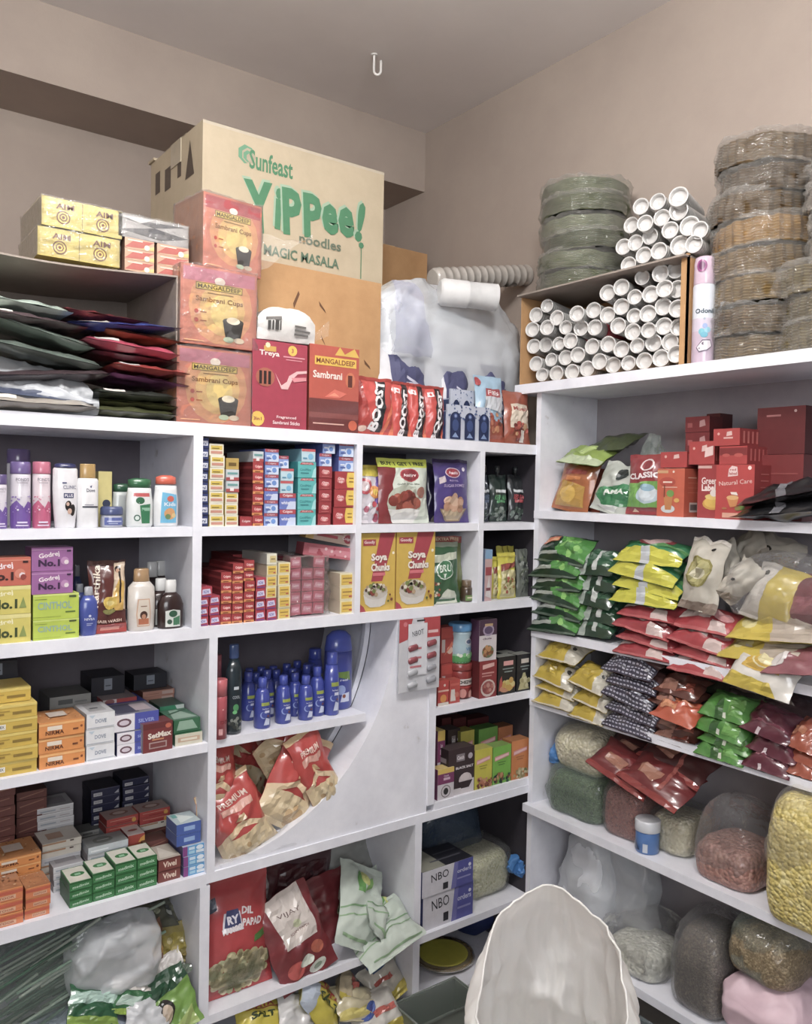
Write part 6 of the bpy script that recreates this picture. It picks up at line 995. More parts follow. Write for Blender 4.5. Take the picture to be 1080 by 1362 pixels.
for q in ((-.11, .11, 0, .12, 0, .004), (-.11, .11, 0, .003, 0, .095), (-.11, -.107, 0, .12, 0, .095), (.107, .11, 0, .12, 0, .095), (-.11, .11, .117, .12, 0, .095)): b.box(*q, 'ffffff')
b.tube([(-.112, -.002, .096), (.112, -.002, .096), (.112, .122, .096), (-.112, .122, .096), (-.112, -.002, .096)], .004, 'ffffff', 6)
tag(b.build('plastic_tray', mat_film('smoky_plastic', '7a837c', .35, .1, 8, .4), loc=LU.w(s_, -.13, 0)), 'smoky clear tray on the floor before the yellow lidded jar', 'tray')
carton(LU, 'match_box', 560, 568, 1333, .05, .02, .05, sty('b9a04a', '8c3a2c', 'c0aa70', art=[('r', 0, .6, 1, 1, 'a33a2c'), ('r', .2, .2, .8, .5, '7a2a20')]), 'tiny yellow and red box beside the jar', 'box')
# ================================================================ TOP OF THE SIDE UNIT: cups, plates, air freshener (z 1.886)
zr = 1.886
s0, zt_ = RU.at(703, 395, .0); s1, _ = RU.at(915, 340, .0); zk = RU.at(810, 367, 0)[1]; w = s1 - s0; h = zk - zr; D = .26
cb = thing('cardboard_carton', 'open fronted brown carton packed with sleeves of paper cups on the side unit', 'carton', RU.w((s0 + s1) / 2, .004, zr), (0, 0, RU.rz)); b = B()
b.box(-w / 2 - .036, -w / 2 - .032, 0, D, 0, h, 'a9835c'); b.box(w / 2 - .022, w / 2, 0, .006, 0, h + .01, 'b39470'); b.box(w / 2 - .005, w / 2, 0, D, 0, h, 'a9835c'); b.box(-w / 2, w / 2, D - .005, D, 0, h, '6b5238'); b.box(-w / 2, w / 2, 0, D, 0, .004, 'a9835c'); b.build('carton_walls', BROWN, cb)
b = B(); b.box(-w / 2 - .036, w / 2, -.02, D, h, h + .005, '8a7a68'); b.build('top_flap', GREYCARD, cb)
SLV = {}
def sleeve_mesh(r, L):
    k = (round(r, 3), L)
    if k not in SLV:
        b = B(); prof = [(r * .75, 0)]
        n = 14
        for i in range(n): z = L * i / n; prof += [(r * .93, z), (r * .97, z + L / n * .8), (r * .9, z + L / n * .95)]
        prof += [(r, L - .004), (r * 1.03, L - .001), (r * .98, L + .001), (r * .86, L - .001), (r * .78, L - .014)]
        b.lathe(prof, 'dcdad7', 22, caps=False); b.lathe([(r * .78, L - .0141), (r * .4, L - .017), (.0005, L - .015)], 'd6d3d0', 22, caps=False); SLV[k] = b.mesh('cup_sleeve', [GLOSS])
    return SLV[k]
CUPS = [(110,860),(162,855),(218,850),(272,838),(365,825),(420,818),(477,810),(537,800),(592,785),(88,820),(143,806),(195,798),(238,788),(316,812),(395,768),(452,755),(510,745),(570,742),(80,757),(123,752),(170,748),(212,738),(290,758),(347,750),(435,705),(492,700),(548,685),(600,688),
 (75,697),(128,690),(195,690),(250,692),(300,690),(383,684),(345,645),(440,648),(490,640),(545,615),(596,622),(88,645),(128,612),(163,655),(235,640),(295,628),(395,615),(443,580),(500,570),(550,550),(345,565),(395,545),(470,510),(535,495),(590,482),(596,552)]
TOPC = [(465,255),(525,238),(600,220),(600,270),(640,325),(605,395),(540,295),(480,315),(430,322),(498,362),(445,385),(402,400),(570,340),(530,415),(475,430),(420,465),(655,390),(675,340)]
rnd = random.Random(3)
def cup(cx_, cy_, st, r, L, lab, grp, tl=0):
    px, py = 680 + cx_ / 2.7, 180 + cy_ / 2.7; s, z = RU.at(px, py, st); p = Vector(RU.w(s, st, z)); d = Vector((-1, -.30 + rnd.uniform(-.08, .08), rnd.uniform(-.04, .04) + tl)).normalized()
    o = link('cup_sleeve', sleeve_mesh(r, L), None, p - d * L, d.to_track_quat('Z', 'Y').to_euler()); tag(o, lab, 'cup sleeve', grp)
for i, (a, c) in enumerate(CUPS): cup(a, c, .02 + rnd.uniform(-.012, .02), .0235 if i % 5 else .021, .17, 'white paper cup sleeve seen end on inside the open brown carton', 'paper cup sleeves in the open carton')
for i, (a, c) in enumerate(TOPC): cup(a, c, (.02 if i > 12 else .05) + rnd.uniform(-.01, .02), .0265 if i in (2, 3, 4, 5) else .023, .17, 'white paper cup sleeve heaped on top of the brown carton', 'paper cup sleeves heaped on the carton', .0)
for px, py in ((770, 450), (806, 440)): 
    s, z = RU.at(px, py, .09); b = B(); b.lathe([(.02, 0), (.022, .14)], 'a8283a', 16); tag(b.build('cup_sleeve', GLOSS, loc=RU.w(s, .23, z), rot=(0, R_(-90), 0)), 'red cup sleeve just visible between the white ones, %s' % ('nearer the corner' if px < 800 else 'nearer the carton middle'), 'cup sleeve')
# fluted plate bundles in cellophane
def plates(name, S, st, z, R, n, hb, cols, lab, fl=0, seed=1, grp=None, drift=.012):
    rnd = random.Random(seed)
    for i in range(n):
        o = thing(name, lab.format(nth(i, n)), 'plates', RU.w(S + rnd.uniform(-drift, drift), st + rnd.uniform(-.008, .008), z + i * hb), (R_(rnd.uniform(-3, 3)), R_(rnd.uniform(-4, 4)), rnd.uniform(0, 6)), grp)
        col = cols[i % len(cols)]; NR = 9; b = B(); sd = seed * 3 + i
        def fn(u, v):
            a = 6.28318 * u; k = v * NR; rr = R * (1 + (.02 if int(k * 2) % 2 else -.02) + fl * .022 * math.cos(30 * a)) * (1 - .06 * abs(v - .4)); rr *= 1 + .03 * noise.noise((math.cos(a) * 2, math.sin(a) * 2, v * 3 + sd))
            return (rr * math.cos(a), rr * math.sin(a), v * hb * .92 + .006 * noise.noise((math.cos(a) * 3, math.sin(a) * 3, sd)))
        b.grid(fn, 120 if fl else 48, NR * 2, col, 0, False, closeu=True)
        b.grid(lambda u, v: Vector(fn(u, 1)) * (1 - v * .999) + Vector((0, 0, hb * .92 * v * .97 if v < .2 else hb * .86)) * (v) if v else fn(u, 1), 48, 5, col, 0, True, closeu=True)
        b.build('plate_stack', PLATE, o)
        def fs(u, v):
            a = 6.28318 * u; q = math.sin(min(1, v * 1.0) * math.pi); rr = R * (1.025 + .02 * q)
            if v > .85: rr *= 1 - (v - .85) * 3.2
            return (rr * math.cos(a), rr * math.sin(a), -.004 + min(v / .85, 1) * hb * 1.04 + (.006 if v > .85 else 0))
        b = B(); b.grid(crumple(fs, .009, 30, sd), 64, 14, 'ffffff', 0, True, closeu=True); b.build('cellophane', FILMD, o)
PLATE = mat_print('leaf_plate', .35, 60, .3, coat=.7)
sp0 = RU.at(775, 320, .12)[0]; zkk = zr + h + .006; zt2 = RU.at(775, 250, .12)[1]
plates('plate_bundle', sp0, .135, zkk, .135, 6, (zt2 - zkk) / 6, ['747b58', '8a9072', '656d4c', '9a9f84'], 'bundle of sage green leaf plates in film, {} of the stack near the corner', 0, 3, 'sage green plate bundles')
zt3 = RU.at(1010, 200, .13)[1]; sp1 = RU.at(1014, 330, .13)[0]; hb = (zt3 - zr) / 8
plates('plate_bundle', sp1, .14, zr + .002, .125, 8, hb, ['7a6238', '6e5632', '8f7440', '85693a', 'a67e34', '6f5734', '624c30', '735a34'], 'fluted brown leaf plates in film, {} bundle of the tall stack', 1, 5, 'brown fluted plate bundles')
sp2 = RU.at(1082, 420, .03)[0]
plates('plate_bundle', sp2, .13, zr + .002, .115, 3, .07, ['74663f', '6e6038', '7d6e48'], 'bundle of fluted plates, {} of the short stack at the picture edge', 1, 9, 'brown fluted plate bundles'); plates('plate_bundle', sp2 + .06, .13, zr + .212, .11, 4, .06, ['a49c92', 'b0a89e', '9c958c', 'aaa29a'], 'silvery plate bundle in film, {} of the upper pile at the picture edge', 1, 11, 'silvery plate bundles')
# air freshener can
sO, zO = RU.at(932, 350, .01); rO = .0285; hO = RU.at(930, 344, .03)[1] - zr
o = thing('air_freshener', 'slim pale pink air freshener can with a blue flower print', 'can', RU.w(sO, .03, zr), (0, 0, RU.rz + R_(38)))
lathe_obj('can_body', [(rO * .96, 0, 'cdb9cc'), (rO, .006), (rO, hO * .3, 'd5cbdc'), (rO, hO * .42, 'dfe4ee'), (rO, hO * .72), (rO * .95, hO * .735)], 'cdb9cc', GLOSS, o, [T('Odonil', .5, .66, .62, .06, '2f4a5a', 0, 1), ('c', .5, .56, .04, 'a9b9c9'), ('c', .42, .40, .1, '6fc0cf', 1.1), ('c', .6, .42, .1, '8fcbe0', 1), ('c', .52, .47, .08, '9bb0e0', 1.1), ('c', .5, .36, .12, '5fb0c8', .8), ('p', [(.25, .2), (.45, .3), (.7, .3), (.78, .22), (.6, .16), (.35, .14)], '6a5a72'), ('p', [(.28, .205), (.46, .285), (.69, .288), (.75, .22), (.6, .175), (.36, .155)], 'e6dfe6')], n=26)
b = B(); b.lathe([(rO * .95, hO * .735), (rO * .97, hO * .74), (rO * .94, hO * .94), (rO * .85, hO * .985), (rO * .6, hO)], 'd8bfd2', 24); b.art([('c', .5, .5, .4, '9c4a86', 1.2), ('c', .5, .5, .26, '6d2f60', 1.2)], lambda u, v, q: (rO * math.sin((u - .8) * 1.2), -rO * math.cos((u - .8) * 1.2) * .96 - q, hO * (.84 + v * .12)), .03, .03, 8, 6, o0=.0015); b.build('spray_cap', GLOSS, o)
# ================================================================ SIDE UNIT, FIRST SHELF: tea and masala (z 1.488)
y1 = 1.488
pouch(RU, 'masala_pouch', 727, 775, 602, y1, .035, .05, 'a0561c', [('p', [(.1, .06), (.9, .1), (.85, .45), (.2, .5)], 'b58a2a'), ('c', .45, .28, .22, 'd0a840', .8), ('p', [(.2, .6), (.8, .66), (.8, .74), (.2, .7)], '8a2c1c'), ('p', [(.3, .5), (.7, .54), (.7, .6), (.3, .58)], 'c4752a'), ('r', 0, .93, 1, 1, 'c9722a')], 'gold and copper masala pouch nearest the corner board', seed=101, lean=-14, roll=8)
pouch(RU, 'masala_pouch', 765, 793, 622, y1, .09, .04, '8c3a22', [('p', [(.1, .1), (.9, .2), (.6, .7)], 'b5602c')], 'copper red pouch just behind the gold one', seed=102, lean=-10, roll=4)
def strewnR(px, py, st, w, h, t, col, art, lab, seed, lean=-60, roll=0, turn=0, mat=None, wr=.012, name='packet', cat='packet', grp=None, key=None, flipc=None):
    from mathutils import Euler
    s, z = RU.at(px, py, st); me = pouch_mesh(key or lab, name, w, h, t, col, art, seed, mat or POUCH, wr=wr, nu=12, nv=14)
    o = link(name, me); e = (R_(lean), R_(roll), RU.rz + R_(turn)); o.rotation_euler = e
    c = Euler(e).to_matrix() @ Vector((0, 0, h / 2)); o.location = Vector(RU.w(s, st, z)) - c; return tag(o, lab, cat, grp)
strewnR(783, 606, .1, .17, .12, .04, '8fa84a', [('r', .0, .0, 1, .25, 'b9c8a0'), ('c', .5, .6, .2, 'a9c070')], 'leaf green pouch lying on the gold and white pouches', 103, lean=-62, roll=6)
strewnR(817, 590, .16, .17, .14, .04, '4a5434', [], 'dark olive pouch lying at the back on top of the others', 104, lean=-66, roll=-4)
pouch(RU, 'tea_pouch', 778, 831, 612, y1, .02, .04, 'b9bfb6', [('p', [(.05, .3), (.95, .55), (.95, .2), (.3, .1)], '2f7a4c'), ('p', [(.1, .28), (.8, .5), (.9, .56), (.9, .62), (.1, .4)], '3f8f5c'), T('AMA', .55, .40, .5, .1, 'e3e9e2', 14, 2), ('c', .55, .78, .12, '3a4240', 1.2), ('p', [(.1, .1), (.6, .02), (.7, .16)], 'd5d9d4')], 'white and green pouch slumped between the gold and the crimson pouch', seed=105, lean=-20, roll=12, wr=.014)
pouch(RU, 'tea_pouch', 829, 876, 604, y1, .02, .04, '8c2028', [('p', [(.0, .12), (1, .12), (1, .56), (0, .50)], '6ea84a'), ('c', .66, .32, .33, 'b8cdd8', .6), ('c', .66, .36, .24, 'd3dfe6', .8), ('c', .66, .44, .2, '8ab0c4', .4), ('c', .6, .82, .19, 'ded2d2', .8), ('c', .6, .82, .15, '8c2028', .8), T('CLASSIC', .52, .64, .86, .1, 'efe6e6', 4, 2), ('r', 0, 0, 1, .1, '8c2028'), ('p', [(.2, .04), (.4, .04), (.3, .1)], 'd0bca0')], 'crimson tea pouch with a blue cup on green', seed=106, lean=-5)
stea = dots(.1, .1, .9, .9, 10, .03, ['d0a08a', 'b9685a'], 4)
rl = sty('c2502a', 'b5421f', 'b8492a', art=[('r', 0, .9, .4, .96, 'd0a070'), ('c', .6, .93, .04, 'e9d8cc'), ('r', .2, .7, .6, .75, 'e9cdbc'), ('c', .38, .72, .3, 'b13a22', .5), ('r', .22, .7, .56, .73, 'efdacb'), ('r', .2, .6, .75, .62, 'e0b09a'), ('c', .42, .16, .26, 'c9cfd0', .5), ('p', [(.26, .42), (.6, .42), (.54, .14), (.32, .14)], 'c07a3a'), ('c', .5, .48, .14, '6f9a4a', .8), ('c', .74, .34, .1, 'd9a84a', .7), ('r', .26, .4, .3, .66, '7c3a20')], sart=[('r', .2, .8, .7, .82, 'e3b49c'), ('r', .2, .7, .8, .705, 'd98a6a'), ('r', .2, .6, .8, .605, 'd98a6a'), ('r', .2, .5, .8, .505, 'd98a6a'), ('r', .3, .1, .8, .3, 'c9b4ac'), ('r', .35, .14, .75, .26, '6a5a56')])
carton(RU, 'tea_box', 875, 911, 623, y1, .012, .075, rl, 'orange tea box with a cup of lemon tea', 'box')
rb_ = lambda extra=(): sty('a82a28', '8f1f20', '9c2624', art=[('c', .2, .7, .05, 'd9a8a0'), ('p', [(.5, .55), (.72, .6), (.7, .85), (.52, .8)], 'dcb8b2')] + list(extra), sart=[('r', .1 + .14 * k, .15, .16 + .14 * k, .85, 'c46a62') for k in range(6)])
zq = RU.at(893, 622, .012)[1]; carton(RU, 'tea_box', 879, 914, 601, zq + .001, .03, .05, rb_(), 'small red box lying on the orange tea box', 'box')
gl = sty('9c2426', '7c181c', '8c2022', art=[('r', 0, .93, .5, .98, 'd0a8a0'), T('Green', .42, .70, .56, .13, 'f0dfda', 0, 1), T('Label', .40, .57, .5, .13, 'f0dfda', 0, 2), ('c', .55, .27, .36, 'c9952e', .55), ('c', .55, .3, .3, 'd9b040', .6), ('c', .55, .40, .27, 'e0c46a', .35), ('c', .6, .47, .14, 'e9dfd8', .8)])
carton(RU, 'tea_box', 929, 966, 618, y1, .03, .07, gl, 'dark red tea box with a yellow cup, half behind the herbal one', 'box')
nc = sty('b32825', '8f1f20', 'a82624', art=[('c', .88, .94, .05, 'efd9d4'), ('p', [(.32, .78), (.58, .8), (.56, .96), (.42, .98), (.34, .92)], 'e6c9c6'), T('red', .45, .91, .16, .04, 'a82a28'), T('label', .45, .84, .2, .05, 'a82a28'), T('Natural Care', .52, .68, .86, .08, 'e9cfc8', 5, 0), ('p', [(.3, .4), (.62, .4), (.56, .24), (.4, .22)], 'c9803c'), ('c', .46, .4, .16, 'd9a868', .35), ('p', [(.42, .46), (.6, .44), (.56, .5), (.4, .5)], 'e9dcd4'), ('c', .7, .24, .09, '6a8a3c', 1), ('c', .84, .3, .08, 'e3d3bc', .8), ('c', .25, .2, .07, 'a86a3c', .4), ('c', .6, .2, .08, '8a7a3c', .6), ('r', .2, .03, .8, .12, 'd9a088')], sart=[('r', .3, .1 + .12 * k, .7, .12 + .12 * k, 'b5605a') for k in range(7)])
carton(RU, 'tea_box', 953, 1004, 618, y1, .006, .09, nc, 'red herbal tea box with a cup and ginger, at the front', 'box')
zq1 = RU.at(978, 618, .006)[1] + .001
tr_ = sty('a82826', '902022', '98342f', art=[('r', 0, .5, 1, .9, '7c1a1c'), ('c', .25, .5, .14, 'b5443c', .4), ('c', .7, .5, .16, 'b5443c', .4)], sart=[('r', .1 + .14 * k, .2, .15 + .14 * k, .85, 'c4605a') for k in range(6)])
h_a = RU.at(975, 592, .006)[1] - zq1
carton(RU, 'tea_box', 957, 994, None, zq1, .012, .13, tr_, 'red open topped box lying on the herbal tea box', 'box', h=h_a - .002, pm=600)
carton(RU, 'tea_box', 949, 984, None, zq1 + h_a, .016, .14, rb_([('r', .4, .4, .75, .5, 'd9a8a0')]), 'bright red box lying highest in front of the dark red cartons', 'box', h=RU.at(966, 570, .016)[1] - zq1 - h_a, pm=580)
zq2 = RU.at(945, 618, .03)[1] + .001
carton(RU, 'tea_box', 917, 951, 587, zq2, .034, .07, rb_([('p', [(.62, .3), (.95, .4), (.95, .8), (.65, .7)], 'e6c8c4')]), 'red box lying across the yellow cup tea box', 'box')
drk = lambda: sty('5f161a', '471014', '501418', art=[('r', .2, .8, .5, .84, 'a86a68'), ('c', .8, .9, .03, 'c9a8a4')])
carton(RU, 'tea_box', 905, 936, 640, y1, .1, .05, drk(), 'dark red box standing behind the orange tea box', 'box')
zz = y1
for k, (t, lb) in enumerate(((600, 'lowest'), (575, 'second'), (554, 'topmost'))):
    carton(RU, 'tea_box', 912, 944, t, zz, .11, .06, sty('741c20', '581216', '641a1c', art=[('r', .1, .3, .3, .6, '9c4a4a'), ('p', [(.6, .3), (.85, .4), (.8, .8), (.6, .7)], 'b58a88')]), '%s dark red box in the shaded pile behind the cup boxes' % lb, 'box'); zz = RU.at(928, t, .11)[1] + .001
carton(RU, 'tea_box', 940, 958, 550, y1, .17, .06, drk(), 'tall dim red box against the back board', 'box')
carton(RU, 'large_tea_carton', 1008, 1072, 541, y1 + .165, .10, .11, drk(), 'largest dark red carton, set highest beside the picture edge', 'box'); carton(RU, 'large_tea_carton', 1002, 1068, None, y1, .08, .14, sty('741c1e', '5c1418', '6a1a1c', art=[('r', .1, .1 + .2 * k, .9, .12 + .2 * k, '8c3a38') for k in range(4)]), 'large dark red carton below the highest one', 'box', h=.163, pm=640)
for k in range(2): strewnR(1052 + 4 * k, 677 - 22 * k, .01, .26, .1, .04, '1d1d20', [('r', .4, 0, .5, 1, '6a6a70')], '%s black pack with a grey band beside the herbal tea box' % ('lower', 'upper')[k], 110 + k, lean=-78, roll=-6 - 6 * k, mat=GLOSS)
o = thing('plastic_bag', 'pale grey green clear bag standing behind the orange tea box', 'plastic bag', RU.w(RU.at(893, 570, .15)[0], .13, y1)); blob('bag_content', mat_surface('grey_green_stuff', '6d756a', '7a8276', 8, .6, .2, 40), o, .07, .07, .17, 31, .008, 14, top=lambda z: 1 - .3 * z); x = blob('bag_film', FILMG, o, .10, .10, .235, 32, .012, 14, top=lambda z: 1 - .55 * z)
# ================================================================ SIDE UNIT, SECOND SHELF: spice and snack packets (z 1.115)
y2 = 1.115
gA = [('p', [(.45, .2), (1, .1), (1, .9), (.5, .85)], '4a8f3c')] + heap(.72, .5, .2, .28, 14, .05, ['6ab04a', '3f7a34', '86c060'], 2) + [('p', [(.1, .45), (.42, .5), (.42, .8), (.1, .72)], 'c4602a'), ('p', [(.13, .52), (.4, .58), (.4, .66), (.13, .6)], 'd9a87c'), ('p', [(.08, .14), (.5, .18), (.5, .26), (.08, .22)], 'a9b0a8'), ('r', 0, 0, 1, .05, '5a6a5c')]
gB = [('r', 0, 0, .3, 1, 'a8b4ac'), ('p', [(.3, .2), (1, .2), (1, .8), (.35, .8)], '2f5a40'), ('r', .5, .1, .62, .9, 'c4cac6')]
gy = [('p', [(0, 0), (1, 0), (1, .35), (0, .4)], 'c9c62e'), ('r', .42, 0, .56, .4, 'c4cad0'), ('c', .5, .75, .3, '8a2a34', .35), ('c', .5, .75, .24, 'c9a8a8', .25), ('r', 0, .5, 1, .6, '4f8a4a')]
rd = [('p', [(.05, .3), (.6, .3), (.55, .7), (.1, .7)], 'd5c3bd'), ('r', 0, 0, 1, .06, 'b04a4c'), ('c', .75, .5, .16, 'c4888a', .5), ('p', [(.6, .05), (.9, .05), (.85, .3), (.65, .3)], 'cfb9b4')]
def rpile(px0, px1, rows, z, st, w_extra, h, t, col, art, lab, grp, sd, lean=-66, mat=None, roll=0, top=None):
    for i, row in enumerate(rows):
        pc = (px0 + px1) / 2 + (3 if i % 2 else -3); s0 = RU.at(px0, row, st)[0]; s1 = RU.at(px1, row, st)[0]
        strewnR(pc, row, st + .035 + .008 * (i % 2), (s1 - s0) + w_extra, h, t * 1.35, col, art, lab.format(nth(i, len(rows))), sd + (i % 3), lean=lean + (i % 3) * 4, roll=roll + (-3, 2, 4, -2)[i % 4], mat=mat, grp=grp, key=lab)
rpile(716, 782, (826, 805, 786, 770, 752, 732), y2, .0, .0, .11, .055, '203a28', gA, 'dark green pouch with bright green pasta print, {} of the corner pile', 'dark green pouches by the corner', 120, lean=-52)
rpile(780, 826, (832, 812, 790, 772, 750), y2, .02, .01, .11, .05, '28402f', gB, 'dark green pouch with a pale end, {} of the second pile', 'dark green pouches by the corner', 124, lean=-58)
rpile(822, 912, (790, 773, 755, 736), y2, .0, .0, .10, .045, '2a7a4c', gy, 'green and yellow pouch, {} of the pile above the red packets', 'green and yellow pouches', 128, lean=-56, roll=3)
rpile(828, 906, (862, 845, 828, 812), y2, .0, .0, .10, .038, '9c2530', rd, 'red and white packet, {} of the first red pile', 'red packets on the second shelf', 131, lean=-66, roll=3)
rpile(900, 985, (884, 864, 846, 826), y2, .0, .0, .10, .04, 'a3242e', rd, 'red and white packet, {} of the second red pile', 'red packets on the second shelf', 134, lean=-62, roll=4)
wgold = [('c', .5, .52, .34, '8c8544', 1.1), ('c', .5, .52, .3, 'a8a26a', 1.1), ('c', .5, .5, .2, 'c9c4a8', .8), ('p', [(.0, 0), (1, 0), (1, .14), (0, .1)], '8d7d70'), ('c', .7, .85, .05, '2a2622', .7), ('r', 0, .95, 1, 1, 'dcd6cc')]
for px, py, st, w, h, rl_, ln, lb, sd in ((937, 765, .02, .11, .19, 6, -14, 'large white and gold flour packet standing before the others', 140), (966, 752, .08, .08, .13, -20, -14, 'pale packet behind the large white and gold one', 141), (982, 772, .03, .07, .12, 34, -18, 'small white packet with dark marks leaning over', 142), (988, 742, .14, .16, .12, -40, -20, 'crumpled dim white packet at the back', 143), (1030, 735, .16, .14, .1, 20, -30, 'dull clear packet at the very back of the second shelf', 144)):
    strewnR(px, py, st, w, h, .06, 'b9b3a6', wgold if sd == 140 else [('c', .4, .5, .1, '2a2622', .5), ('p', [(0, 0), (1, 0), (1, .3)], '9a9082')], lb, sd, lean=ln, roll=rl_, mat=CLOTH, wr=.018, name='flour_packet')
s, z = RU.at(1035, 790, .0); o = thing('snack_bag', 'bulging clear bag of yellow and maroon packets near the picture edge', 'bag', RU.w(s, .0, RU.at(1035, 833, .0)[1]), (0, 0, RU.rz))
mm = pouch_mesh('ybag', 'inner_packet', .13, .15, .06, 'c4ae32', [('r', 0, 0, .4, 1, 'cfcac2'), ('c', .2, .8, .06, '4a4a44')], 150, POUCH); link('inner_packet', mm, o, (-.05, .02, .0), (R_(-25), R_(12), 0)); mm = pouch_mesh('mbag', 'inner_packet', .14, .14, .06, '6e2a34', [('r', .1, .2, .9, .5, '8c4450')], 151, POUCH); link('inner_packet', mm, o, (.07, .03, .0), (R_(-25), R_(-5), 0)); x = blob('bag_film', FILM, o, .30, .15, .165, 152, .014, 12)
x.location = (0, -.01, 0)
ya = [('r', 0, 0, .45, 1, 'c4ae32'), ('r', .45, 0, 1, 1, 'b5a898'), ('c', .2, .5, .1, 'd6cc8c', 1)]
for px, py, w, rl_, lb, sd in ((1040, 838, .26, 5, 'yellow and pink packet lying right below the bulging bag', 153), (1030, 866, .26, 3, 'yellow packet with a clear side, second below the bulging bag', 154)):
    strewnR(px, py, .03, w, .1, .045, 'c4ae32', ya, lb, sd, lean=-62, roll=-rl_)
strewnR(1020, 893, -.01, .17, .12, .05, 'd6d2ca', [('p', [(.2, .4), (.8, .4), (.75, 1), (.25, 1)], 'c9a42e'), ('c', .5, .68, .24, 'e0d8b0', .6), ('c', .5, .68, .21, 'c9a42e', .6), ('c', .5, .68, .15, 'ddd3a0', .6), ('p', [(0, 0), (.8, 0), (.7, .22), (0, .28)], 'c4ae2e')], 'white packet with a golden oval emblem hanging over the shelf edge', 155, lean=-35, roll=6)
strewnR(1068, 880, -.0, .16, .1, .04, '8c5058', [('r', 0, .2, .3, .8, 'd5cfcc')], 'clear packet of dark pink sweets cut by the picture edge', 156, lean=-60, roll=-8, mat=WRAP)
o = strewnR(1068, 850, .06, .14, .1, .05, 'a9b080', heap(.5, .5, .4, .4, 30, .06, ['bcc49a', '98a070', 'd0d4b0'], 3), 'clear packet of pale green fryums at the picture edge', 157, lean=-45, mat=WRAP)
# ================================================================ SIDE UNIT, THIRD SHELF: stacked packets (z .895)
yb2 = [('r', .72, 0, 1, 1, 'c9c4b4'), ('p', [(.3, .2), (.6, .2), (.6, .6), (.3, .6)], 'b59c22'), ('c', .82, .5, .05, '3a3a36', 1), ('r', 0, 0, 1, .04, 'd0c8b4')]
rpile(722, 775, (928, 911, 896, 868), .895, .0, .0, .10, .045, 'c4aa28', yb2, 'yellow packet, {} of the pile against the corner board', 'yellow packets on the third shelf', 160, lean=-64, roll=3)
rpile(770, 818, (946, 926, 902), .895, .0, .0, .10, .042, 'bfa526', yb2, 'yellow packet, {} of the second yellow pile', 'yellow packets on the third shelf', 163, lean=-64, roll=5)
pt_ = [('r', 0, 0, 1, .45, '3d3a4a')] + [('r', .02 + .07 * k, .03 + .085 * j, .065 + .07 * k, .065 + .085 * j, 'b0b0c0') for k in range(14) for j in range(5)] + [('p', [(.1, .5), (.8, .5), (.6, .8), (.2, .8)], '8a6a60')]
rpile(813, 882, (960, 940, 920, 903, 884), .895, .0, .0, .10, .04, '5c3a38', pt_, 'brown packet with a white checked band, {} of its pile', 'checked brown packets', 166, lean=-62, roll=5, mat=WRAP)
rpile(878, 936, (975, 962, 928, 912), .895, .01, .0, .10, .036, '5a2c20', [('r', .1, .1, .5, .4, '9c6a58'), ('p', [(.5, .1), (.9, .2), (.8, .5)], '8c3a24')], 'dark brown packet, {} of the pile beside the checked ones', 'dark brown packets', 170, lean=-64, roll=6, mat=WRAP)
strewnR(905, 945, .01, .13, .10, .045, 'b5481c', [('r', .1, .3, .5, .5, 'd08a5c'), ('r', .3, .6, .8, .7, 'c96a34')], 'bright orange packet in the middle of the dark brown pile', 173, lean=-62, roll=6, mat=WRAP)
rpile(936, 1004, (994, 977, 961, 941), .895, .0, .0, .10, .042, '4a8a34', [('r', .35, 0, .5, .4, '2f5f24'), ('r', .5, .05, .56, .15, 'd8dccc'), ('p', [(.6, .1), (.9, .1), (.85, .6), (.6, .6)], '6aa84a')], 'green packet, {} of the bright green pile', 'bright green packets', 174, lean=-60, roll=4, mat=WRAP)
rpile(1000, 1066, (1010, 988, 962), .895, .0, .0, .10, .046, '5c1c30', [('r', .35, .0, .42, .12, 'd9ccd0'), ('r', .1, .25, .9, .3, '7c3448')], 'maroon packet, {} of the pile toward the picture edge', 'maroon packets', 178, lean=-62, roll=5, mat=WRAP)
rpile(1058, 1100, (1015, 998, 978), .895, .01, .0, .10, .04, '9c4424', [('r', .1, .3, .5, .5, 'c07a54')], 'rust coloured packet, {} at the picture edge', 'rust packets', 181, lean=-62, roll=5, mat=WRAP)
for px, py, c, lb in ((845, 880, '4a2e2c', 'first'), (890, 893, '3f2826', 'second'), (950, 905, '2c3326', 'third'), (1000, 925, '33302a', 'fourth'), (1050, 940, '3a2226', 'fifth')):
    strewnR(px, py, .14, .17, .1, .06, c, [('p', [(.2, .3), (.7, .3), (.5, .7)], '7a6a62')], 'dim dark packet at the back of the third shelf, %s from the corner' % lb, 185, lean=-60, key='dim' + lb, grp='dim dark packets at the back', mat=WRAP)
# ================================================================ SIDE UNIT, FOURTH SHELF: pulses (z .561)
y4 = .561
grain_bag(RU, 722, 797, 1018, y4, .02, .16, G_MOONG, 'clear bag of green gram standing against the corner board', FILMG, 1.03, 41)
s0 = RU.at(732, 990, .05)[0]; s1 = RU.at(800, 990, .05)[0]; zq = RU.at(760, 1024, .08)[1]
o = thing('grain_bag', 'clear bag of pale beans lying on the green gram bag', 'bag', RU.w((s0 + s1) / 2, .04, zq + .002), (0, 0, RU.rz)); ww_ = s1 - s0; g = blob('grain_filling', G_BEAN, o, ww_, .17, RU.at(770, 968, .08)[1] - zq, 43, .006, 12); g['kind'] = 'stuff'; blob('bag_film', FILM, o, ww_ * 1.05, .18, (RU.at(770, 968, .08)[1] - zq) * 1.05, 44, .012, 12)
x = blob('blue_tie', mat_film('blue_bag', '4f86c4', .25, .25, 40, .4), o, .035, .06, .075, 45, .012, 26, loc=(-ww_ * .5, .02, .0))
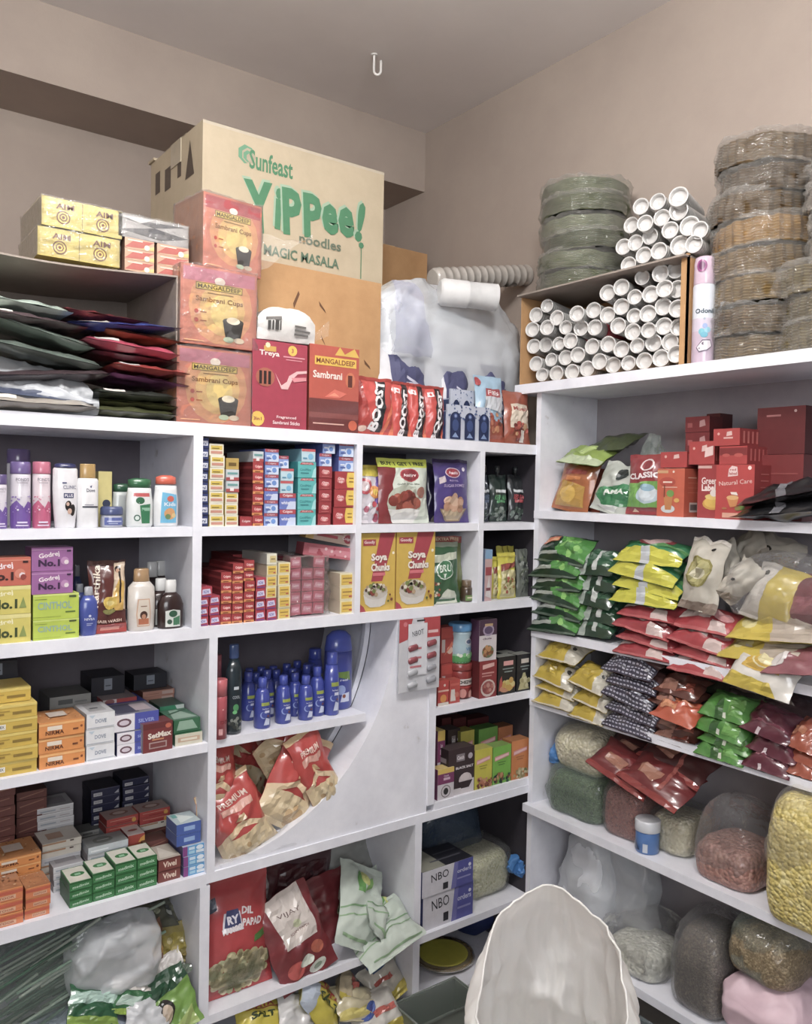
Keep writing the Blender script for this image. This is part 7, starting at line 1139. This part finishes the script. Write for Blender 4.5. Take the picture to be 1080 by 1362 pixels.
grain_bag(RU, 797, 850, 1034, y4, .02, .16, G_RED, 'clear bag of red lentils, straight sided', FILM, 1.03, 46)
grain_bag(RU, 858, 915, 1070, y4, .05, .16, G_BEAN, 'clear bag of white beans behind the little blue jar', FILM, 1.04, 47)
o, w, H = grain_bag(RU, 914, 1002, 1105, y4, .0, .2, G_PINK, 'loosely open clear bag of brown chickpeas', None, 1, 48); blob('bag_film', FILM, o, w * 1.02, .21, H * 1.9, 49, .018, 11, top=lambda z: 1 - .35 * max(0, z - .4))
o, w, H = grain_bag(RU, 1008, 1120, 1050, y4, -.06, .24, G_CHANA, 'tall open sack of yellow split gram at the picture edge', None, 1, 50, gh=1.0, p=.5)
blob('bag_film', FILM, o, w * 1.03, .25, H * 1.10, 51, .012, 11, p=.5)
for px, py, st, w, h, rl_, tn, lb, sd in ((835, 1022, .02, .2, .12, 18, 6, 'glossy maroon packet with a tan edge lying on the red lentils', 190), (880, 1035, .03, .2, .14, 14, 0, 'glossy maroon packet slanting down over the white beans', 191), (905, 1005, .1, .22, .14, 10, -6, 'dark maroon packet highest in the pile above the beans', 192), (850, 1000, .12, .2, .12, 12, 0, 'dark maroon packet at the back of the maroon pile', 193)):
    strewnR(px, py, st, w, h, .05, '6e1c1e' if sd < 192 else '4a1a1a', [('r', 0, 0, 1, .12, '8c2c26'), ('p', [(.2, .3), (.5, .25), (.55, .5), (.2, .5)], 'a5705a'), ('r', .6, .2, .66, .9, '9c4a40')], lb, sd, lean=-58, roll=rl_, turn=tn, mat=POUCH)
bottle(RU, 'medicine_jar', 852, 26, 1092, y4, -.01, [(.92, 0), (1, .03), (1, .62), (.95, .66)], [(1.06, .66), (1.08, .68), (1.08, .97), (1.0, 1)], 'small white capped jar with a blue label at the shelf edge', '3f74b8', 'd5d8de', [('p', [(0, .1), (.5, .15), (.3, .6), (0, .5)], '24406e'), ('r', .6, .1, .75, .5, 'c9d3e0')], 'jar')
# ================================================================ SIDE UNIT, BOTTOM SHELF (z .195)
y5 = .195
o, w, H = grain_bag(RU, 798, 872, 1235, y5, .0, .2, G_FLOUR, 'clear bag of pale flakes with a gathered neck', None, 1, 52); blob('bag_film', FILM, o, w * 1.15, .22, H * 1.8, 53, .02, 11, top=lambda z: 1 - .3 * max(0, z - .4))
o = thing('plastic_bag', 'milky white bag pushed into the corner of the bottom shelf', 'plastic bag', RU.w(RU.at(770, 1190, .06)[0], .05, y5), (0, 0, RU.rz)); blob('bag_content', mat_surface('milky_plastic', 'd3d6dc', 'dde0e4', 8, .3, .3, 30, .004), o, .22, .17, .33, 54, .012, 9, top=lambda z: 1 - .5 * z); blob('bag_film', FILMW, o, .25, .2, .4, 55, .02, 10, top=lambda z: 1 - .5 * z)
o = thing('plastic_bag', 'crumpled clear bag rising behind the white sack', 'plastic bag', RU.w(RU.at(815, 1170, .1)[0], .1, y5), (0, 0, RU.rz)); blob('bag_film', FILMW, o, .22, .12, .33, 56, .022, 11)
grain_bag(RU, 890, 958, 1212, y5, .0, .2, G_SEED, 'clear bag of dark brown seeds, tall and upright', FILM, 1.02, 57, top=lambda z: 1 - .25 * max(0, z - .6))
zp = RU.at(1005, 1322, .0)[1]
o = thing('pink_bag', 'pink bag lowest on the bottom shelf under the seed bag', 'bag', RU.w(RU.at(1008, 1330, .0)[0], -.02, y5), (0, 0, RU.rz)); blob('bag_cloth', mat_surface('pink_plastic', 'cdb2bc', 'd8c0c8', 6, .5, .3, 22, .004), o, .22, .22, max(zp - y5, .05) * 1.12, 58, .014, 12, p=.5)
s0 = RU.at(957, 1260, .0)[0]; s1 = RU.at(1052, 1260, .0)[0]; hz = RU.at(1005, 1205, .05)[1] - zp
o = thing('grain_bag', 'greenish clear bag of brown seeds resting on the pink bag', 'bag', RU.w((s0 + s1) / 2, .0, max(zp, y5) + .012), (0, 0, RU.rz)); g = blob('grain_filling', mat_grain('brown_seeds', '8a7a60', '6e604a', 'a39478', 220, .002), o, (s1 - s0) * .95, .2, hz * .68, 59, .008, 12); g['kind'] = 'stuff'; blob('bag_film', FILMG, o, (s1 - s0), .21, hz, 60, .014, 11, top=lambda z: 1 - .2 * z)
b = B()
for q in ((-.16, .16, 0, .3, 0, .004), (-.16, .16, 0, .003, 0, .16), (-.16, -.157, 0, .3, 0, .16), (.157, .16, 0, .3, 0, .16), (-.16, .16, .297, .3, 0, .16)): b.box(*q, 'ffffff')
b.tube([(-.162, -.002, .16), (.162, -.002, .16), (.162, .302, .16), (-.162, .302, .16), (-.162, -.002, .16)], .006, 'ffffff', 6)
tag(b.build('storage_bin', mat_film('grey_bin_plastic', '6a7276', .3, .15, 8, .4), loc=(1.50, 1.30, 0), rot=(0, 0, R_(-90))), 'smoky grey storage bin on the floor below the bottom shelf', 'bin')
# ================================================================ BIG WHITE SACK STANDING OPEN ON THE FLOOR
d = Vector(ray(736, 1172)) / 1100 * 1.55; P0 = Vector((d.x, d.y)); bd = P0.normalized(); ctr = P0 - bd * .13
ang0 = math.atan2(bd.y, bd.x); hi = H_CAM + d.z
b = B()
def ridge(x, y, z): return (1 - min(1, abs(noise.noise((x, y, z))) * 2.2)) ** 3
def sack(u, v):
    a = 6.28318 * u; f = (1 + math.cos(a)) / 2; rim = .42 + (hi - .42) * (f ** .40) + .006 * noise.noise((math.cos(a) * 5, math.sin(a) * 5, 3)); z = v * rim
    r = .160 * (1 + .12 * math.sin(3.1 * min(1, z / .6))) * (1 - .30 * max(0, (z - .42) / .5) ** 1.4)
    if v > .86: r *= 1 + .10 * math.sin((v - .86) / .14 * 3.14) - (v - .86) * 1.3 * f
    ca, sa = math.cos(a), math.sin(a)
    r += -.020 * ridge(ca * 2.6 + .3 * z, sa * 2.6, z * 1.6 + 2) * min(1, v * 2) * (1 - .75 * v ** 6) - .009 * (1 - .7 * v ** 6) * ridge(ca * 6, sa * 6 + z, z * 3.5) + .006 * noise.noise((ca * 3, sa * 3, z * 5))
    return (r * math.cos(a + ang0), r * math.sin(a + ang0), z)
sackf = crumple(sack, .009, 9, 4); sackg = crumple(lambda u, v: sackf(u, v), .0018, 40, 9)
b.grid(sackg, 150, 70, 'ffffff', 0, True, closeu=True)
o = thing('white_sack', 'big white woven sack standing open on the floor, its back wall upright', 'sack', (ctr.x, ctr.y, 0))
SACKM = mat_surface('woven_sack', 'f4f3f0', 'faf9f7', 5, .4, .12, 30, .003); bs = SACKM.node_tree.nodes['Principled BSDF']; pass
nt = SACKM.node_tree; tl = nt.nodes.new('ShaderNodeBsdfTranslucent'); tl.inputs[0].default_value = lin('fbfaf8'); mxs = nt.nodes.new('ShaderNodeMixShader'); mxs.inputs[0].default_value = .42
nt.links.new(bs.outputs[0], mxs.inputs[1]); nt.links.new(tl.outputs[0], mxs.inputs[2]); nt.links.new(mxs.outputs[0], nt.nodes['Material Output'].inputs[0])
b.build('sack_wall', SACKM, o)
b = B(); b.tube([Vector(sackg(k / 60, 1.0)) for k in range(61)], .002, 'ffffff', 8); b.build('rolled_rim', SACKM, o)
b = B(); b.grid(crumple(lambda u, v: (.15 * v * math.cos(6.283 * u), .15 * v * math.sin(6.283 * u), .36 + .03 * (1 - v)), .008, 14, 5), 32, 8, 'ffffff', 0, True, closeu=True); g = b.build('sack_filling', G_FLOUR, o); g['kind'] = 'stuff'
